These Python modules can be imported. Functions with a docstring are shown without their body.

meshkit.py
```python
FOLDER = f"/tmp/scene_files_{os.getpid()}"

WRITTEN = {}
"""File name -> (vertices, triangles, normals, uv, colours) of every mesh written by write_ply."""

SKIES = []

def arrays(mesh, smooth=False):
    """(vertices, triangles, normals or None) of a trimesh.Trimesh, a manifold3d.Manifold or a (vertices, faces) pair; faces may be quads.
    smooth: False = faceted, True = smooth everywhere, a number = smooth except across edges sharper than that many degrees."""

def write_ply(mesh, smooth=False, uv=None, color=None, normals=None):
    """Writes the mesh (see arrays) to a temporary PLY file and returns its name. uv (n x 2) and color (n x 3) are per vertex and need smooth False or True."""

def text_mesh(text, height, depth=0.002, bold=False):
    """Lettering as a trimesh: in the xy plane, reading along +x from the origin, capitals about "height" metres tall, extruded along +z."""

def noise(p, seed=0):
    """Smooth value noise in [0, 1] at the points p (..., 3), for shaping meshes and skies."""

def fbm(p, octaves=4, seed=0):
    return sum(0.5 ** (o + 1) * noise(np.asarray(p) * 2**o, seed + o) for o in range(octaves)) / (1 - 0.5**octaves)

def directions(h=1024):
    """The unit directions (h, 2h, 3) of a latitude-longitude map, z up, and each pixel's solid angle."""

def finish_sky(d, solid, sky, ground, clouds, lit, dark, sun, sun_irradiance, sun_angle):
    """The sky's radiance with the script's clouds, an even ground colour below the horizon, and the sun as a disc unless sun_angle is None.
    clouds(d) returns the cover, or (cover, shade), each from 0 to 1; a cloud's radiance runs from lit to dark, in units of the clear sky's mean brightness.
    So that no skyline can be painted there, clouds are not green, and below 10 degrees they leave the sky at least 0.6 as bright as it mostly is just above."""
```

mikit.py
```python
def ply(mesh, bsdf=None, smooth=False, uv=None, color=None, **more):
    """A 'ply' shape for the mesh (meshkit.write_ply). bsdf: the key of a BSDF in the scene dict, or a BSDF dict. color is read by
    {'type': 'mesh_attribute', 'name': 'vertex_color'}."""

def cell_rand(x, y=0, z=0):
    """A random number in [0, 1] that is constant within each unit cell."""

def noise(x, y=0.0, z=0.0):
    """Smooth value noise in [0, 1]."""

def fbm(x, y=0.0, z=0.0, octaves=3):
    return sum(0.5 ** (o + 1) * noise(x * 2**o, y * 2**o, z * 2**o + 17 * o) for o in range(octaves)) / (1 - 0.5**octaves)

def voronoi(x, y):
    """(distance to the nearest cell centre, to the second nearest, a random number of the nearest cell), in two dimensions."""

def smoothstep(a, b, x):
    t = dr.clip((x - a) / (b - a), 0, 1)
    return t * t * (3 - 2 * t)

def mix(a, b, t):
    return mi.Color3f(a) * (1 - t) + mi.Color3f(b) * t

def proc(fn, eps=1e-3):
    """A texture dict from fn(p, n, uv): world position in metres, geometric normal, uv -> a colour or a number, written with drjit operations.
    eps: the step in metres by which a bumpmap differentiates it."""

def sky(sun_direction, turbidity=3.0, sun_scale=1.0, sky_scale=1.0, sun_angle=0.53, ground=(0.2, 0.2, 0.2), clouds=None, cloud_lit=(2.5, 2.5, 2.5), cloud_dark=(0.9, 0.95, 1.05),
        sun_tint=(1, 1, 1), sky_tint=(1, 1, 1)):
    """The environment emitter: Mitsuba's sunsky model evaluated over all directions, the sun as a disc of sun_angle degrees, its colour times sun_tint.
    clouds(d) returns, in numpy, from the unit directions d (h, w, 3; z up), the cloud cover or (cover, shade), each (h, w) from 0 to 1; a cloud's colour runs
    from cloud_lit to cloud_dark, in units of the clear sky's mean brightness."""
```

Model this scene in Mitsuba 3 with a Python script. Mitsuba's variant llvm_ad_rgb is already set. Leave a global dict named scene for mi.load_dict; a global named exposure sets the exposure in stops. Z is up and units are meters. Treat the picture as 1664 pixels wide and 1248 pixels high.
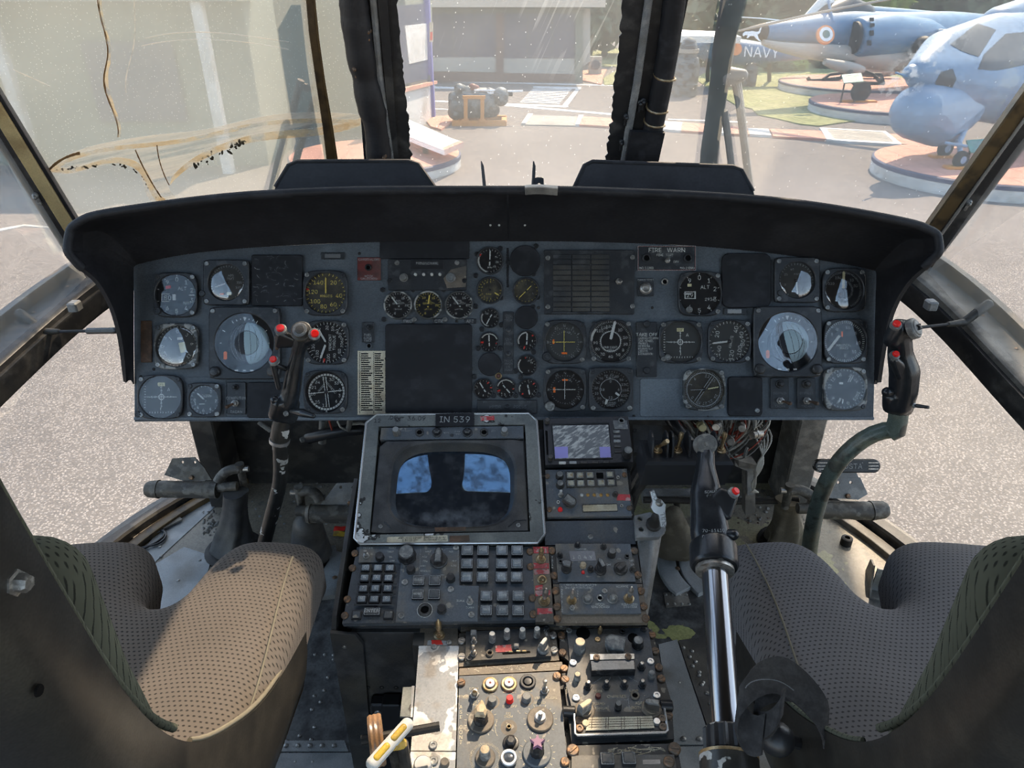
import math, random, numpy as np, trimesh, mitsuba as mi, mikit, drjit as dr, manifold3d as m3
from meshkit import text_mesh, fbm as nfbm, noise as nnoise
from mikit import proc, noise, fbm, smoothstep, mix, voronoi, cell_rand

# ---------------------------------------------------------------- camera, sky, sun, exposure
T = mi.ScalarTransform4f
random.seed(7)
rng = np.random.default_rng(7)
FPX, PITCH, EYE = 1150.0, math.radians(29.0), np.array([0.0, 0.0, 3.25])
CP, SP = math.cos(PITCH), math.sin(PITCH)
scene, labels, used = {}, {}, set()
scene['camera'] = {'type': 'perspective', 'fov': 2 * math.degrees(math.atan(832 / FPX)), 'fov_axis': 'x', 'near_clip': 0.02, 'far_clip': 600.0,
                   'to_world': T().look_at(EYE.tolist(), (EYE + [0, CP, -SP]).tolist(), [0, 0, 1])}
SUN_AZ, SUN_EL = math.radians(28), math.radians(52)
SUN = [math.sin(SUN_AZ) * math.cos(SUN_EL), math.cos(SUN_AZ) * math.cos(SUN_EL), math.sin(SUN_EL)]
scene['sky'] = mikit.sky(SUN, turbidity=4.5, sun_scale=0.85, sky_scale=2.1, sun_angle=0.9, ground=(0.25, 0.24, 0.22), sun_tint=(1.02, 0.98, 0.92), sky_tint=(1.15, 1.0, 0.82))
exposure = 2.85

# ---------------------------------------------------------------- frames: a plane of the place with its own axes
def ray(px, py):
    u, v = (px - 832) / FPX, (py - 624) / FPX
    return np.array([u, CP - v * SP, -SP - v * CP])
def at(px, py, zc):
    return EYE + zc * ray(px, py)
def at_y(px, py, y):
    d = ray(px, py); return EYE + d * (y / d[1])
def at_x(px, py, x):
    d = ray(px, py); return EYE + d * (x / d[0])
def at_z(px, py, z):
    d = ray(px, py); return EYE + d * ((z - 3.25) / d[2])
class Frame:
    def __init__(s, o, u, v):
        s.o = np.asarray(o, float); s.u = np.asarray(u, float) / np.linalg.norm(u)
        n = np.cross(s.u, v); s.n = n / np.linalg.norm(n); s.v = np.cross(s.n, s.u)
        s.m = np.eye(4); s.m[:3, 0], s.m[:3, 1], s.m[:3, 2], s.m[:3, 3] = s.u, s.v, s.n, s.o
    def px(s, px, py, h=0.0):
        d = ray(px, py); t = np.dot(s.o + h * s.n - EYE, s.n) / np.dot(d, s.n)
        q = EYE + t * d - s.o
        return float(np.dot(q, s.u)), float(np.dot(q, s.v))
    def w(s, a, b, c=0.0):
        return s.o + a * s.u + b * s.v + c * s.n
    def k(s, px, py):  # metres per pixel across at that pixel
        return (s.px(px + 1, py)[0] - s.px(px - 1, py)[0]) / 2
    def sub(s, a, b, c=0.0, rot=0.0, tilt=0.0, az=0.0):
        r = math.radians(rot); u = s.u * math.cos(r) + s.v * math.sin(r); v = -s.u * math.sin(r) + s.v * math.cos(r); n = s.n
        if tilt:
            t, z = math.radians(tilt), math.radians(az); d = s.u * math.cos(z) + s.v * math.sin(z)
            n = s.n * math.cos(t) + d * math.sin(t); u = u - n * np.dot(u, n); v = np.cross(n, u)
        return Frame(s.w(a, b, c), u, v)
def slope(y, z, deg, x=0.0):
    t = math.radians(deg); return Frame([x, y, z], [1, 0, 0], [0, math.cos(t), math.sin(t)])
def fsc(fr, sx, sy=None, sz=None):  # the same frame with scaled axes
    f = Frame(fr.o, fr.u, fr.v); f.m[:3, 0] *= sx; f.m[:3, 1] *= sx if sy is None else sy; f.m[:3, 2] *= sx if sz is None else sz; return f
WORLD = Frame([0, 0, 0], [1, 0, 0], [0, 1, 0])

# ---------------------------------------------------------------- mesh helpers: a mesh is (vertices, triangles)
def cat(*ms):
    vs, fs, n = [], [], 0
    for m in ms:
        if m is None: continue
        vs.append(m[0]); fs.append(m[1] + n); n += len(m[0])
    return np.vstack(vs), np.vstack(fs)
def mv(m, x=0, y=0, z=0): return m[0] + np.array([x, y, z], float), m[1]
def sc(m, x, y=None, z=None):
    y = x if y is None else y; z = x if z is None else z
    return m[0] * np.array([x, y, z], float), (m[1] if x * y * z > 0 else m[1][:, ::-1])
def rot(m, ax, deg):
    a = math.radians(deg); c, s = math.cos(a), math.sin(a); i, j = {'x': (1, 2), 'y': (2, 0), 'z': (0, 1)}[ax]
    v = m[0].copy(); v[:, i], v[:, j] = m[0][:, i] * c - m[0][:, j] * s, m[0][:, i] * s + m[0][:, j] * c
    return v, m[1]
def xf(m, fr): return m[0] @ fr.m[:3, :3].T + fr.o, m[1]
def loft(secs, c0=True, c1=True):
    n, k = len(secs[0]), len(secs); v = np.vstack(secs); f = []
    i = np.arange(n); j = (i + 1) % n
    for a in range(k - 1):
        p, q = a * n, (a + 1) * n
        f += [np.stack([p + i, p + j, q + j], 1), np.stack([p + i, q + j, q + i], 1)]
    if c0: v = np.vstack([v, secs[0].mean(0)]); f.append(np.stack([j, i, i * 0 + len(v) - 1], 1))
    if c1: v = np.vstack([v, secs[-1].mean(0)]); q = (k - 1) * n; f.append(np.stack([q + i, q + j, i * 0 + len(v) - 1], 1))
    return v, np.vstack(f)
def lathe(prof, n=20, c0=True, c1=True):
    a = np.arange(n) * 2 * np.pi / n
    return loft([np.stack([r * np.cos(a), r * np.sin(a), a * 0 + z], 1) for r, z in prof], c0, c1)
def cyl(r, z0, z1, n=20, bev=0.0):
    return lathe([(r, z0), (r, z1 - bev), (r - bev, z1)] if bev else [(r, z0), (r, z1)], n)
def se(w, h, e=5.0, n=48):  # superellipse outline, half sizes w and h
    a = np.arange(n) * 2 * np.pi / n; c, s = np.cos(a), np.sin(a)
    r = (np.abs(c) ** e + np.abs(s) ** e) ** (-1 / e)
    return np.stack([w * r * c, h * r * s], 1)
def rr(w, h, r, q=4):  # rounded rectangle outline, full sizes
    r = min(r, w / 2 - 1e-6, h / 2 - 1e-6); p = []
    for cx, cy, a0 in ((w / 2 - r, h / 2 - r, 0), (-w / 2 + r, h / 2 - r, 90), (-w / 2 + r, -h / 2 + r, 180), (w / 2 - r, -h / 2 + r, 270)):
        for k in range(q + 1):
            a = math.radians(a0 + 90 * k / q); p.append((cx + r * math.cos(a), cy + r * math.sin(a)))
    return np.array(p)
def z3(p, z): return np.column_stack([p, np.full(len(p), z)])
def plate(w, h, z0, z1, r=0.002, bev=0.0008, q=3):
    b = min(bev, (z1 - z0) / 2, w / 3, h / 3)
    return loft([z3(rr(w, h, r, q), z0), z3(rr(w, h, r, q), z1 - b), z3(rr(w - 2 * b, h - 2 * b, max(r - b, 1e-4), q), z1)])
def box(x0, x1, y0, y1, z0, z1, bev=0.001):
    return mv(plate(x1 - x0, y1 - y0, z0, z1, bev, bev, 1), (x0 + x1) / 2, (y0 + y1) / 2)
def prism(pts, z0, z1, bev=0.0008):  # convex or star-shaped outline, counter-clockwise
    p = np.asarray(pts, float)
    if np.sum(p[:, 0] * np.roll(p[:, 1], -1) - p[:, 1] * np.roll(p[:, 0], -1)) < 0: p = p[::-1]
    c = p.mean(0); s = np.abs(p - c).max(); q = c + (p - c) * (1 - bev / s)
    return loft([z3(p, z0), z3(p, z1 - bev), z3(q, z1)])
def ext(pts, z0, z1):  # any simple outline
    from shapely import Polygon
    m = trimesh.creation.extrude_polygon(pts if hasattr(pts, 'exterior') else Polygon(pts), z1 - z0, engine='earcut')
    return np.array(m.vertices) + [0, 0, z0], np.array(m.faces)
def ring(outer, inner, z0, z1, zin=None, bev=0.001):  # frame with an opening; outlines of equal length
    c = outer.mean(0); o2 = c + (outer - c) * (1 - bev / np.abs(outer - c).max()); ci = inner.mean(0); i2 = ci + (inner - ci) * (1 + bev / np.abs(inner - ci).max())
    return loft([z3(outer, z0), z3(outer, z1 - bev), z3(o2, z1), z3(i2, z1), z3(inner, z1 - bev), z3(inner, z0 if zin is None else zin)], False, False)
def tube(path, r, n=8, cap=True):
    p = np.asarray(path, float); r = np.broadcast_to(r, (len(p),)); t = np.gradient(p, axis=0); t /= np.linalg.norm(t, axis=1, keepdims=True) + 1e-12
    a = np.cross(t[0], [0, 0, 1.0] if abs(t[0][2]) < 0.9 else [1.0, 0, 0]); a /= np.linalg.norm(a); ang = np.arange(n) * 2 * np.pi / n; secs = []
    for k in range(len(p)):
        a = a - t[k] * np.dot(a, t[k]); a /= np.linalg.norm(a); b = np.cross(t[k], a)
        secs.append(p[k] + r[k] * (np.cos(ang)[:, None] * a + np.sin(ang)[:, None] * b))
    return loft(secs, cap, cap)
def bar(path, w, h, up=(0, 0, 1)):  # rectangular section along a path
    p = np.asarray(path, float); t = np.gradient(p, axis=0); t /= np.linalg.norm(t, axis=1, keepdims=True); secs = []
    w = np.broadcast_to(w, (len(p),)); h = np.broadcast_to(h, (len(p),))
    for k in range(len(p)):
        s = np.cross(t[k], up); s /= np.linalg.norm(s); b = np.cross(s, t[k])
        secs.append(np.array([p[k] + s * x * w[k] / 2 + b * y * h[k] / 2 for x, y in ((-1, -0.8), (-0.8, -1), (0.8, -1), (1, -0.8), (1, 0.8), (0.8, 1), (-0.8, 1), (-1, 0.8))]))
    m = loft(secs); return m
def spl(pts, n=24):  # smooth curve through points
    from scipy.interpolate import CubicSpline
    p = np.asarray(pts, float); s = np.concatenate([[0], np.cumsum(np.linalg.norm(np.diff(p, axis=0), axis=1))])
    return CubicSpline(s, p)(np.linspace(0, s[-1], n))
def grid(P):  # (a, b, 3) points to a surface
    a, b = P.shape[:2]; i, j = np.meshgrid(np.arange(a - 1), np.arange(b - 1), indexing='ij'); k = (i * b + j).ravel()
    return P.reshape(-1, 3), np.vstack([np.stack([k, k + b, k + b + 1], 1), np.stack([k, k + b + 1, k + 1], 1)])
def thick(P, d):  # a surface of thickness d, with closed edges
    du, dv = np.gradient(P, axis=0), np.gradient(P, axis=1); n = np.cross(du, dv); n /= np.linalg.norm(n, axis=2, keepdims=True) + 1e-12
    A, B = P, P - n * d; va, fa = grid(A); vb, fb = grid(B); a, b = P.shape[:2]; N = a * b
    e = np.concatenate([np.arange(b), b - 1 + b * np.arange(1, a), (a - 1) * b + np.arange(b - 2, -1, -1), b * np.arange(a - 2, 0, -1)]); e2 = np.roll(e, -1)
    return np.vstack([va, vb]), np.vstack([fa, fb[:, ::-1] + N, np.stack([e, e + N, e2 + N], 1), np.stack([e, e2 + N, e2], 1)])
def sdf(fn, lo, hi, edge):
    m = m3.Manifold.level_set(lambda x, y, z: -fn(x, y, z), [*lo, *hi], edge, 0.0).to_mesh()
    return np.array(m.vert_properties[:, :3], float), np.array(m.tri_verts, int)
def hulls(chain, refine=0.0):  # list of [(x, y, z, r), ...] groups hulled and joined
    out = m3.Manifold()
    for g in chain:
        out = out + m3.Manifold.batch_hull([m3.Manifold.sphere(r, 20).translate([x, y, z]) for x, y, z, r in g])
    if refine: out = out.refine_to_length(refine)
    m = out.to_mesh(); t = trimesh.Trimesh(m.vert_properties[:, :3], m.tri_verts)
    if refine: trimesh.smoothing.filter_taubin(t, iterations=10)
    return np.array(t.vertices), np.array(t.faces)
_txt = {}
def text(s, h, d=0.0003, center=True, bold=False):
    k = (s, bold)
    if k not in _txt:
        m = text_mesh(s, 1.0, 1.0, bold); _txt[k] = np.array(m.vertices), np.array(m.faces)
    v, f = _txt[k]; v = v * [h, h, d]
    if center: v = v - [(v[:, 0].max() + v[:, 0].min()) / 2, h / 2, 0]
    return v, f

# ---------------------------------------------------------------- scene entries
def num(key):
    k, i = key, 0
    while k in used: i += 1; k = f'{key}_{i:03d}'
    used.add(k); return k
def thing(name, label, cat, group=None, kind=None):
    k = num(name); labels[k] = {'label': label, 'category': cat}
    if group: labels[k]['group'] = group
    if kind: labels[k]['kind'] = kind
    return k
def put(key, mesh, mat, fr=None, smooth=35):
    scene[key] = mikit.ply(xf(mesh, fr) if fr is not None else mesh, mat, smooth); return key
def solo(name, label, cat, mesh, mat, fr=None, smooth=35, group=None, kind=None):
    return put(thing(name, label, cat, group, kind), mesh, mat, fr, smooth)
def part(par, name, mesh, mat, fr=None, smooth=35, label=None):
    k = num(f'{par}__{name}')
    if label: labels[k] = {'label': label}
    return put(k, mesh, mat, fr, smooth)
def struct(name, mesh, mat, fr=None, smooth=35, parent=None):
    k = num(name if parent is None else f'{parent}__{name}'); put(k, mesh, mat, fr, smooth)
    if parent is None: labels[k] = {'kind': 'structure'}
    return k
_cache = {}
def inst(par, name, ck, make, mat, fr, smooth=35, label=None):  # a part whose mesh many things share
    c = (ck, mat, smooth)
    if c not in _cache: _cache[c] = mikit.ply(make(), mat, smooth)
    k = num(f'{par}__{name}'); scene[k] = {**_cache[c], 'to_world': T(fr.m.tolist())}
    if label: labels[k] = {'label': label}
    return k

# ---------------------------------------------------------------- materials
def rgb(*c): return {'type': 'rgb', 'value': list(c)}
def mat(name, base, rough=0.5, spec=0.5, **k):
    b = base if isinstance(base, dict) else rgb(*base)
    scene['mat_' + name] = {'type': 'twosided', 'bsdf': {'type': 'principled', 'base_color': b, 'roughness': rough if not callable(rough) else proc(rough), 'specular': spec, **k}}
    return 'mat_' + name
def metal(name, c, rough):
    scene['mat_' + name] = {'type': 'twosided', 'bsdf': {'type': 'principled', 'base_color': c if isinstance(c, dict) else rgb(*c), 'metallic': 1.0, 'roughness': rough}}
    return 'mat_' + name
def wear(base, chip, f, lo, hi, dirt=(0.1, 0.09, 0.075), df=9.0, da=0.5, fine=1.0):
    def fn(p, n, uv):
        q = fbm(p.x * f, p.y * f, p.z * f, 4); c = mix(base, chip, smoothstep(lo, hi, q))
        d = smoothstep(0.42, 0.75, fbm(p.x * df + 3, p.y * df, p.z * df + 7, 4)) * da
        g = noise(p.x * 700 * fine, p.y * 700 * fine, p.z * 700 * fine)
        return mix(c, dirt, d) * (0.85 + 0.3 * g)
    return proc(fn)
PANEL = mat('panel', wear((0.082, 0.096, 0.108), (0.11, 0.126, 0.14), 14, 0.5, 0.75, (0.045, 0.051, 0.058), 7, 0.7, 0.6), 0.5, 0.4)
PANEL2 = mat('panel_light', wear((0.14, 0.165, 0.185), (0.18, 0.2, 0.22), 20, 0.5, 0.75, (0.09, 0.1, 0.11), 9, 0.5, 0.6), 0.5, 0.4)
BEZEL = mat('bezel', wear((0.022, 0.024, 0.027), (0.05, 0.053, 0.056), 60, 0.55, 0.75, (0.05, 0.05, 0.048), 30, 0.35), 0.42, 0.5)
BEZELW = mat('bezel_worn', wear((0.05, 0.052, 0.05), (0.3, 0.3, 0.28), 70, 0.52, 0.6, (0.1, 0.1, 0.09), 30, 0.5), 0.45, 0.5)
BLACK = mat('black', (0.016, 0.017, 0.019), 0.38, 0.5)
BLACKM = mat('black_matt', wear((0.010, 0.0105, 0.0125), (0.022, 0.023, 0.027), 40, 0.5, 0.8, (0.028, 0.029, 0.033), 20, 0.5), 0.6, 0.35)
HOOD = mat('hood', wear((0.0125, 0.0125, 0.0145), (0.021, 0.021, 0.024), 12, 0.45, 0.75, (0.028, 0.029, 0.03), 15, 0.25, 0.5), 0.52, 0.45)
DIAL = mat('dial', (0.012, 0.0125, 0.0135), 0.7, 0.2)
DIALG = mat('dial_grey', (0.05, 0.053, 0.052), 0.7, 0.2)
DIALF = mat('dial_faded', wear((0.035, 0.034, 0.03), (0.09, 0.08, 0.055), 60, 0.45, 0.8), 0.7, 0.2)
WHITE = mat('white_mark', (0.5, 0.5, 0.47), 0.6, 0.2)
GREYM = mat('grey_mark', (0.3, 0.31, 0.31), 0.6, 0.2)
DIMM = mat('dim_mark', (0.13, 0.135, 0.14), 0.6, 0.2)
YELLOW = mat('yellow_mark', (0.62, 0.48, 0.12), 0.6, 0.2)
CREAM = mat('cream_flag', (0.6, 0.55, 0.33), 0.6, 0.2)
ORANGE = mat('orange_mark', (0.75, 0.16, 0.03), 0.6, 0.2)
RED = mat('red_mark', (0.6, 0.03, 0.02), 0.5, 0.3)
REDBTN = mat('red_button', (0.75, 0.015, 0.012), 0.3, 0.5)
REDPL = mat('red_plate', wear((0.13, 0.022, 0.018), (0.07, 0.02, 0.018), 50, 0.45, 0.7), 0.5, 0.4)
REDPINK = mat('red_tape', wear((0.55, 0.07, 0.075), (0.5, 0.3, 0.28), 160, 0.55, 0.62, (0.2, 0.1, 0.09), 60, 0.5), 0.55, 0.3)
BROWNPL = mat('brown_plate', wear((0.07, 0.045, 0.03), (0.12, 0.07, 0.045), 90, 0.45, 0.7), 0.55, 0.3)
CARD = mat('card', wear((0.55, 0.5, 0.38), (0.5, 0.42, 0.28), 30, 0.45, 0.8, (0.22, 0.16, 0.1), 40, 0.5), 0.7, 0.2)
SCREW = mat('screw', wear((0.22, 0.22, 0.21), (0.4, 0.4, 0.38), 300, 0.45, 0.7), 0.35, 0.5, metallic=0.6)
SCREWB = mat('screw_brown', wear((0.11, 0.075, 0.05), (0.25, 0.13, 0.06), 200, 0.45, 0.7), 0.45, 0.5, metallic=0.35)
HOLE = mat('hole', (0.004, 0.004, 0.004), 0.8, 0.1)
BALLD = mat('ball_dark', (0.02, 0.021, 0.026), 0.5, 0.3)
BALLL = mat('ball_light', (0.33, 0.43, 0.46), 0.5, 0.3)
ALU = mat('aluminium', (0.55, 0.55, 0.54), 0.35, 0.5, metallic=0.85)
def chip(f, lo, hi):
    def fn(p, n, uv):
        q = fbm(p.x * f, p.y * f, p.z * f, 5); d = fbm(p.x * 25, p.y * 25 + 9, p.z * 25, 4)
        c = mix((0.125, 0.135, 0.13), (0.19, 0.2, 0.185), smoothstep(0.35, 0.65, d))
        c = mix(c, (0.03, 0.03, 0.028), smoothstep(hi - 0.08, hi - 0.045, q) * (1 - smoothstep(hi - 0.02, hi, q)))
        return mix(c, (0.62, 0.63, 0.62), smoothstep(hi - 0.01, hi + 0.01, q)) * (0.85 + 0.3 * noise(p.x * 500, p.y * 500, p.z * 500))
    return proc(fn)
CHIPPED = mat('chipped_paint', chip(42, 0.6, 0.675), 0.45, 0.5, metallic=0.25)
def bare(p, n, uv):
    q = fbm(p.x * 19, p.y * 19, p.z * 19, 5); g = 0.85 + 0.3 * noise(p.x * 500, p.y * 500, p.z * 500)
    c = mix((0.6, 0.6, 0.58), (0.235, 0.25, 0.265), smoothstep(0.50, 0.515, q))
    return mix(c, (0.2, 0.16, 0.11), smoothstep(0.55, 0.75, fbm(p.x * 33, p.y * 33, 2.0, 3)) * 0.5) * g
CHIPPED2 = mat('bare_patched_paint', proc(bare), 0.42, 0.5, metallic=0.2)
def dirty(base, top, f=16):
    def fn(p, n, uv):
        q = fbm(p.x * f, p.y * f, p.z * f, 5); r = fbm(p.x * 90, p.y * 90, p.z * 90, 3)
        c = mix(base, top, smoothstep(0.42, 0.72, q + 0.25 * (r - 0.5)))
        return mix(c, (0.4, 0.36, 0.29), smoothstep(0.7, 0.76, r) * 0.5) * (0.85 + 0.3 * noise(p.x * 600, p.y * 600, p.z * 600))
    return proc(fn)
CONS = mat('console_grey', dirty((0.062, 0.072, 0.083), (0.105, 0.098, 0.086), 14), 0.48, 0.45)
CONSB = mat('console_blue_grey', dirty((0.1, 0.115, 0.13), (0.17, 0.15, 0.12), 16), 0.5, 0.4)
CONSD = mat('console_dark', dirty((0.03, 0.033, 0.036), (0.06, 0.055, 0.046), 18), 0.5, 0.4)
TAN = mat('console_tan', dirty((0.17, 0.14, 0.105), (0.09, 0.08, 0.068), 20), 0.5, 0.4)
KNOB = mat('knob', wear((0.016, 0.016, 0.017), (0.05, 0.05, 0.05), 150, 0.5, 0.75), 0.4, 0.5)
KNOBG = mat('knob_grey', wear((0.13, 0.135, 0.135), (0.28, 0.28, 0.26), 150, 0.45, 0.75), 0.45, 0.5)
IVORY = mat('knob_ivory', wear((0.5, 0.4, 0.26), (0.3, 0.23, 0.15), 120, 0.45, 0.75), 0.45, 0.4)
MAUVE = mat('knob_mauve', (0.24, 0.12, 0.2), 0.45, 0.4)
CAPB = mat('key_cap', wear((0.16, 0.185, 0.205), (0.3, 0.33, 0.35), 90, 0.4, 0.8), 0.3, 0.5)
CAPD = mat('key_cap_dark', wear((0.07, 0.075, 0.078), (0.17, 0.17, 0.165), 90, 0.45, 0.8), 0.4, 0.5)
CAPI = mat('key_cap_ivory', wear((0.5, 0.47, 0.36), (0.34, 0.25, 0.14), 200, 0.45, 0.7), 0.4, 0.4)
AMBER = mat('amber', (0.4, 0.22, 0.06), 0.3, 0.5)
scene['mat_bright_glass'] = {'type': 'thindielectric', 'int_ior': 1.8}
scene['mat_glass'] = {'type': 'thindielectric', 'int_ior': 1.5}
GLASS = 'mat_glass'
def crt(p, n, uv):
    d = fbm(p.x * 60, p.y * 60, p.z * 60, 4); low = smoothstep(0.94, 1.0, p.y)
    k = smoothstep(0.45, 0.75, d) * 0.18 + smoothstep(0.3, 0.8, d) * (1 - low) * 0.9
    return mix((0.012, 0.016, 0.024), (0.2, 0.21, 0.22), dr.clip(k, 0, 1))
mat('crt_face', proc(crt), 0.5, 0.3)
scene['mat_crt_coat'] = {'type': 'conductor', 'specular_reflectance': rgb(0.3, 0.62, 1.0)}
scene['mat_crt_glass'] = {'type': 'blendbsdf', 'weight': proc(lambda p, n, uv: 0.5 * (1 - 0.45 * smoothstep(0.35, 0.75, fbm(p.x * 90, p.y * 90, p.z * 90, 4)) - 0.35 * (1 - smoothstep(0.94, 1.0, p.y)))), 'a': {'type': 'ref', 'id': 'mat_crt_face'}, 'b': {'type': 'ref', 'id': 'mat_crt_coat'}}
SCREEN = 'mat_crt_glass'
def lcd(p, n, uv):
    a = fbm(p.x * 90 + p.y * 60, p.y * 330 - p.x * 200, p.z * 80, 3)
    return mix((0.06, 0.07, 0.07), (0.42, 0.42, 0.38), smoothstep(0.42, 0.72, a))
LCD = mat('scratched_screen', proc(lcd), 0.18, 0.8)
LILAC = mat('lilac', (0.3, 0.27, 0.62), 0.3, 0.5)
SMOKE = mat('smoked_window', wear((0.05, 0.06, 0.075), (0.12, 0.13, 0.14), 80, 0.45, 0.75), 0.12, 0.7)
CHROME = metal('chrome', (0.36, 0.365, 0.38), 0.17)
STEEL = mat('steel', wear((0.3, 0.29, 0.27), (0.5, 0.48, 0.44), 120, 0.4, 0.7, (0.12, 0.09, 0.06), 40, 0.5), 0.35, 0.5, metallic=0.7)
BRASS = mat('brass', wear((0.35, 0.24, 0.12), (0.5, 0.4, 0.25), 150, 0.4, 0.7, (0.12, 0.08, 0.04), 60, 0.6), 0.35, 0.5, metallic=0.7)
GRIP = mat('grip', wear((0.011, 0.013, 0.016), (0.022, 0.026, 0.03), 30, 0.5, 0.8, (0.04, 0.04, 0.04), 40, 0.25), 0.26, 0.5)
STICKG = mat('stick_green', wear((0.1, 0.125, 0.105), (0.055, 0.06, 0.05), 35, 0.5, 0.62, (0.2, 0.19, 0.13), 28, 0.5), 0.32, 0.5)
STICKB = mat('stick_black', wear((0.02, 0.02, 0.019), (0.45, 0.45, 0.43), 45, 0.62, 0.64, (0.05, 0.045, 0.035), 30, 0.4), 0.35, 0.5)
DARKM = mat('dark_structure', wear((0.018, 0.0175, 0.0165), (0.045, 0.042, 0.036), 22, 0.48, 0.72, (0.05, 0.043, 0.033), 12, 0.45), 0.55, 0.35)
GREYMET = mat('grey_casting', wear((0.16, 0.165, 0.165), (0.24, 0.24, 0.23), 50, 0.45, 0.7, (0.1, 0.09, 0.07), 30, 0.5), 0.45, 0.5)
PEDAL = mat('pedal', wear((0.055, 0.052, 0.046), (0.13, 0.125, 0.11), 60, 0.46, 0.66, (0.1, 0.085, 0.06), 25, 0.6), 0.5, 0.4)
BOOT = mat('boot_leather', wear((0.035, 0.036, 0.038), (0.06, 0.06, 0.06), 25, 0.45, 0.75, (0.1, 0.09, 0.07), 20, 0.4), 0.5, 0.4)
BOOTB = mat('boot_canvas', wear((0.1, 0.085, 0.06), (0.16, 0.14, 0.1), 40, 0.45, 0.75), 0.7, 0.2)
def frame_rust(p, n, uv):
    q = fbm(p.x * 30, p.y * 30, p.z * 30, 4)
    return mix((0.1, 0.062, 0.024), (0.04, 0.026, 0.013), smoothstep(0.42, 0.68, q))
RUSTL = mat('varnish_cream', wear((0.4, 0.31, 0.15), (0.3, 0.21, 0.09), 14, 0.45, 0.75, (0.16, 0.11, 0.05), 22, 0.5), 0.4, 0.5)
RUST = mat('varnish_brown', proc(frame_rust), 0.35, 0.5)
FRAME = mat('frame_black', wear((0.014, 0.014, 0.015), (0.05, 0.048, 0.045), 25, 0.5, 0.75, (0.06, 0.055, 0.045), 18, 0.35), 0.45, 0.5)
FRAMEG = mat('frame_grey', wear((0.1, 0.095, 0.085), (0.2, 0.185, 0.16), 30, 0.42, 0.7, (0.06, 0.05, 0.035), 14, 0.6), 0.5, 0.4)
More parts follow.
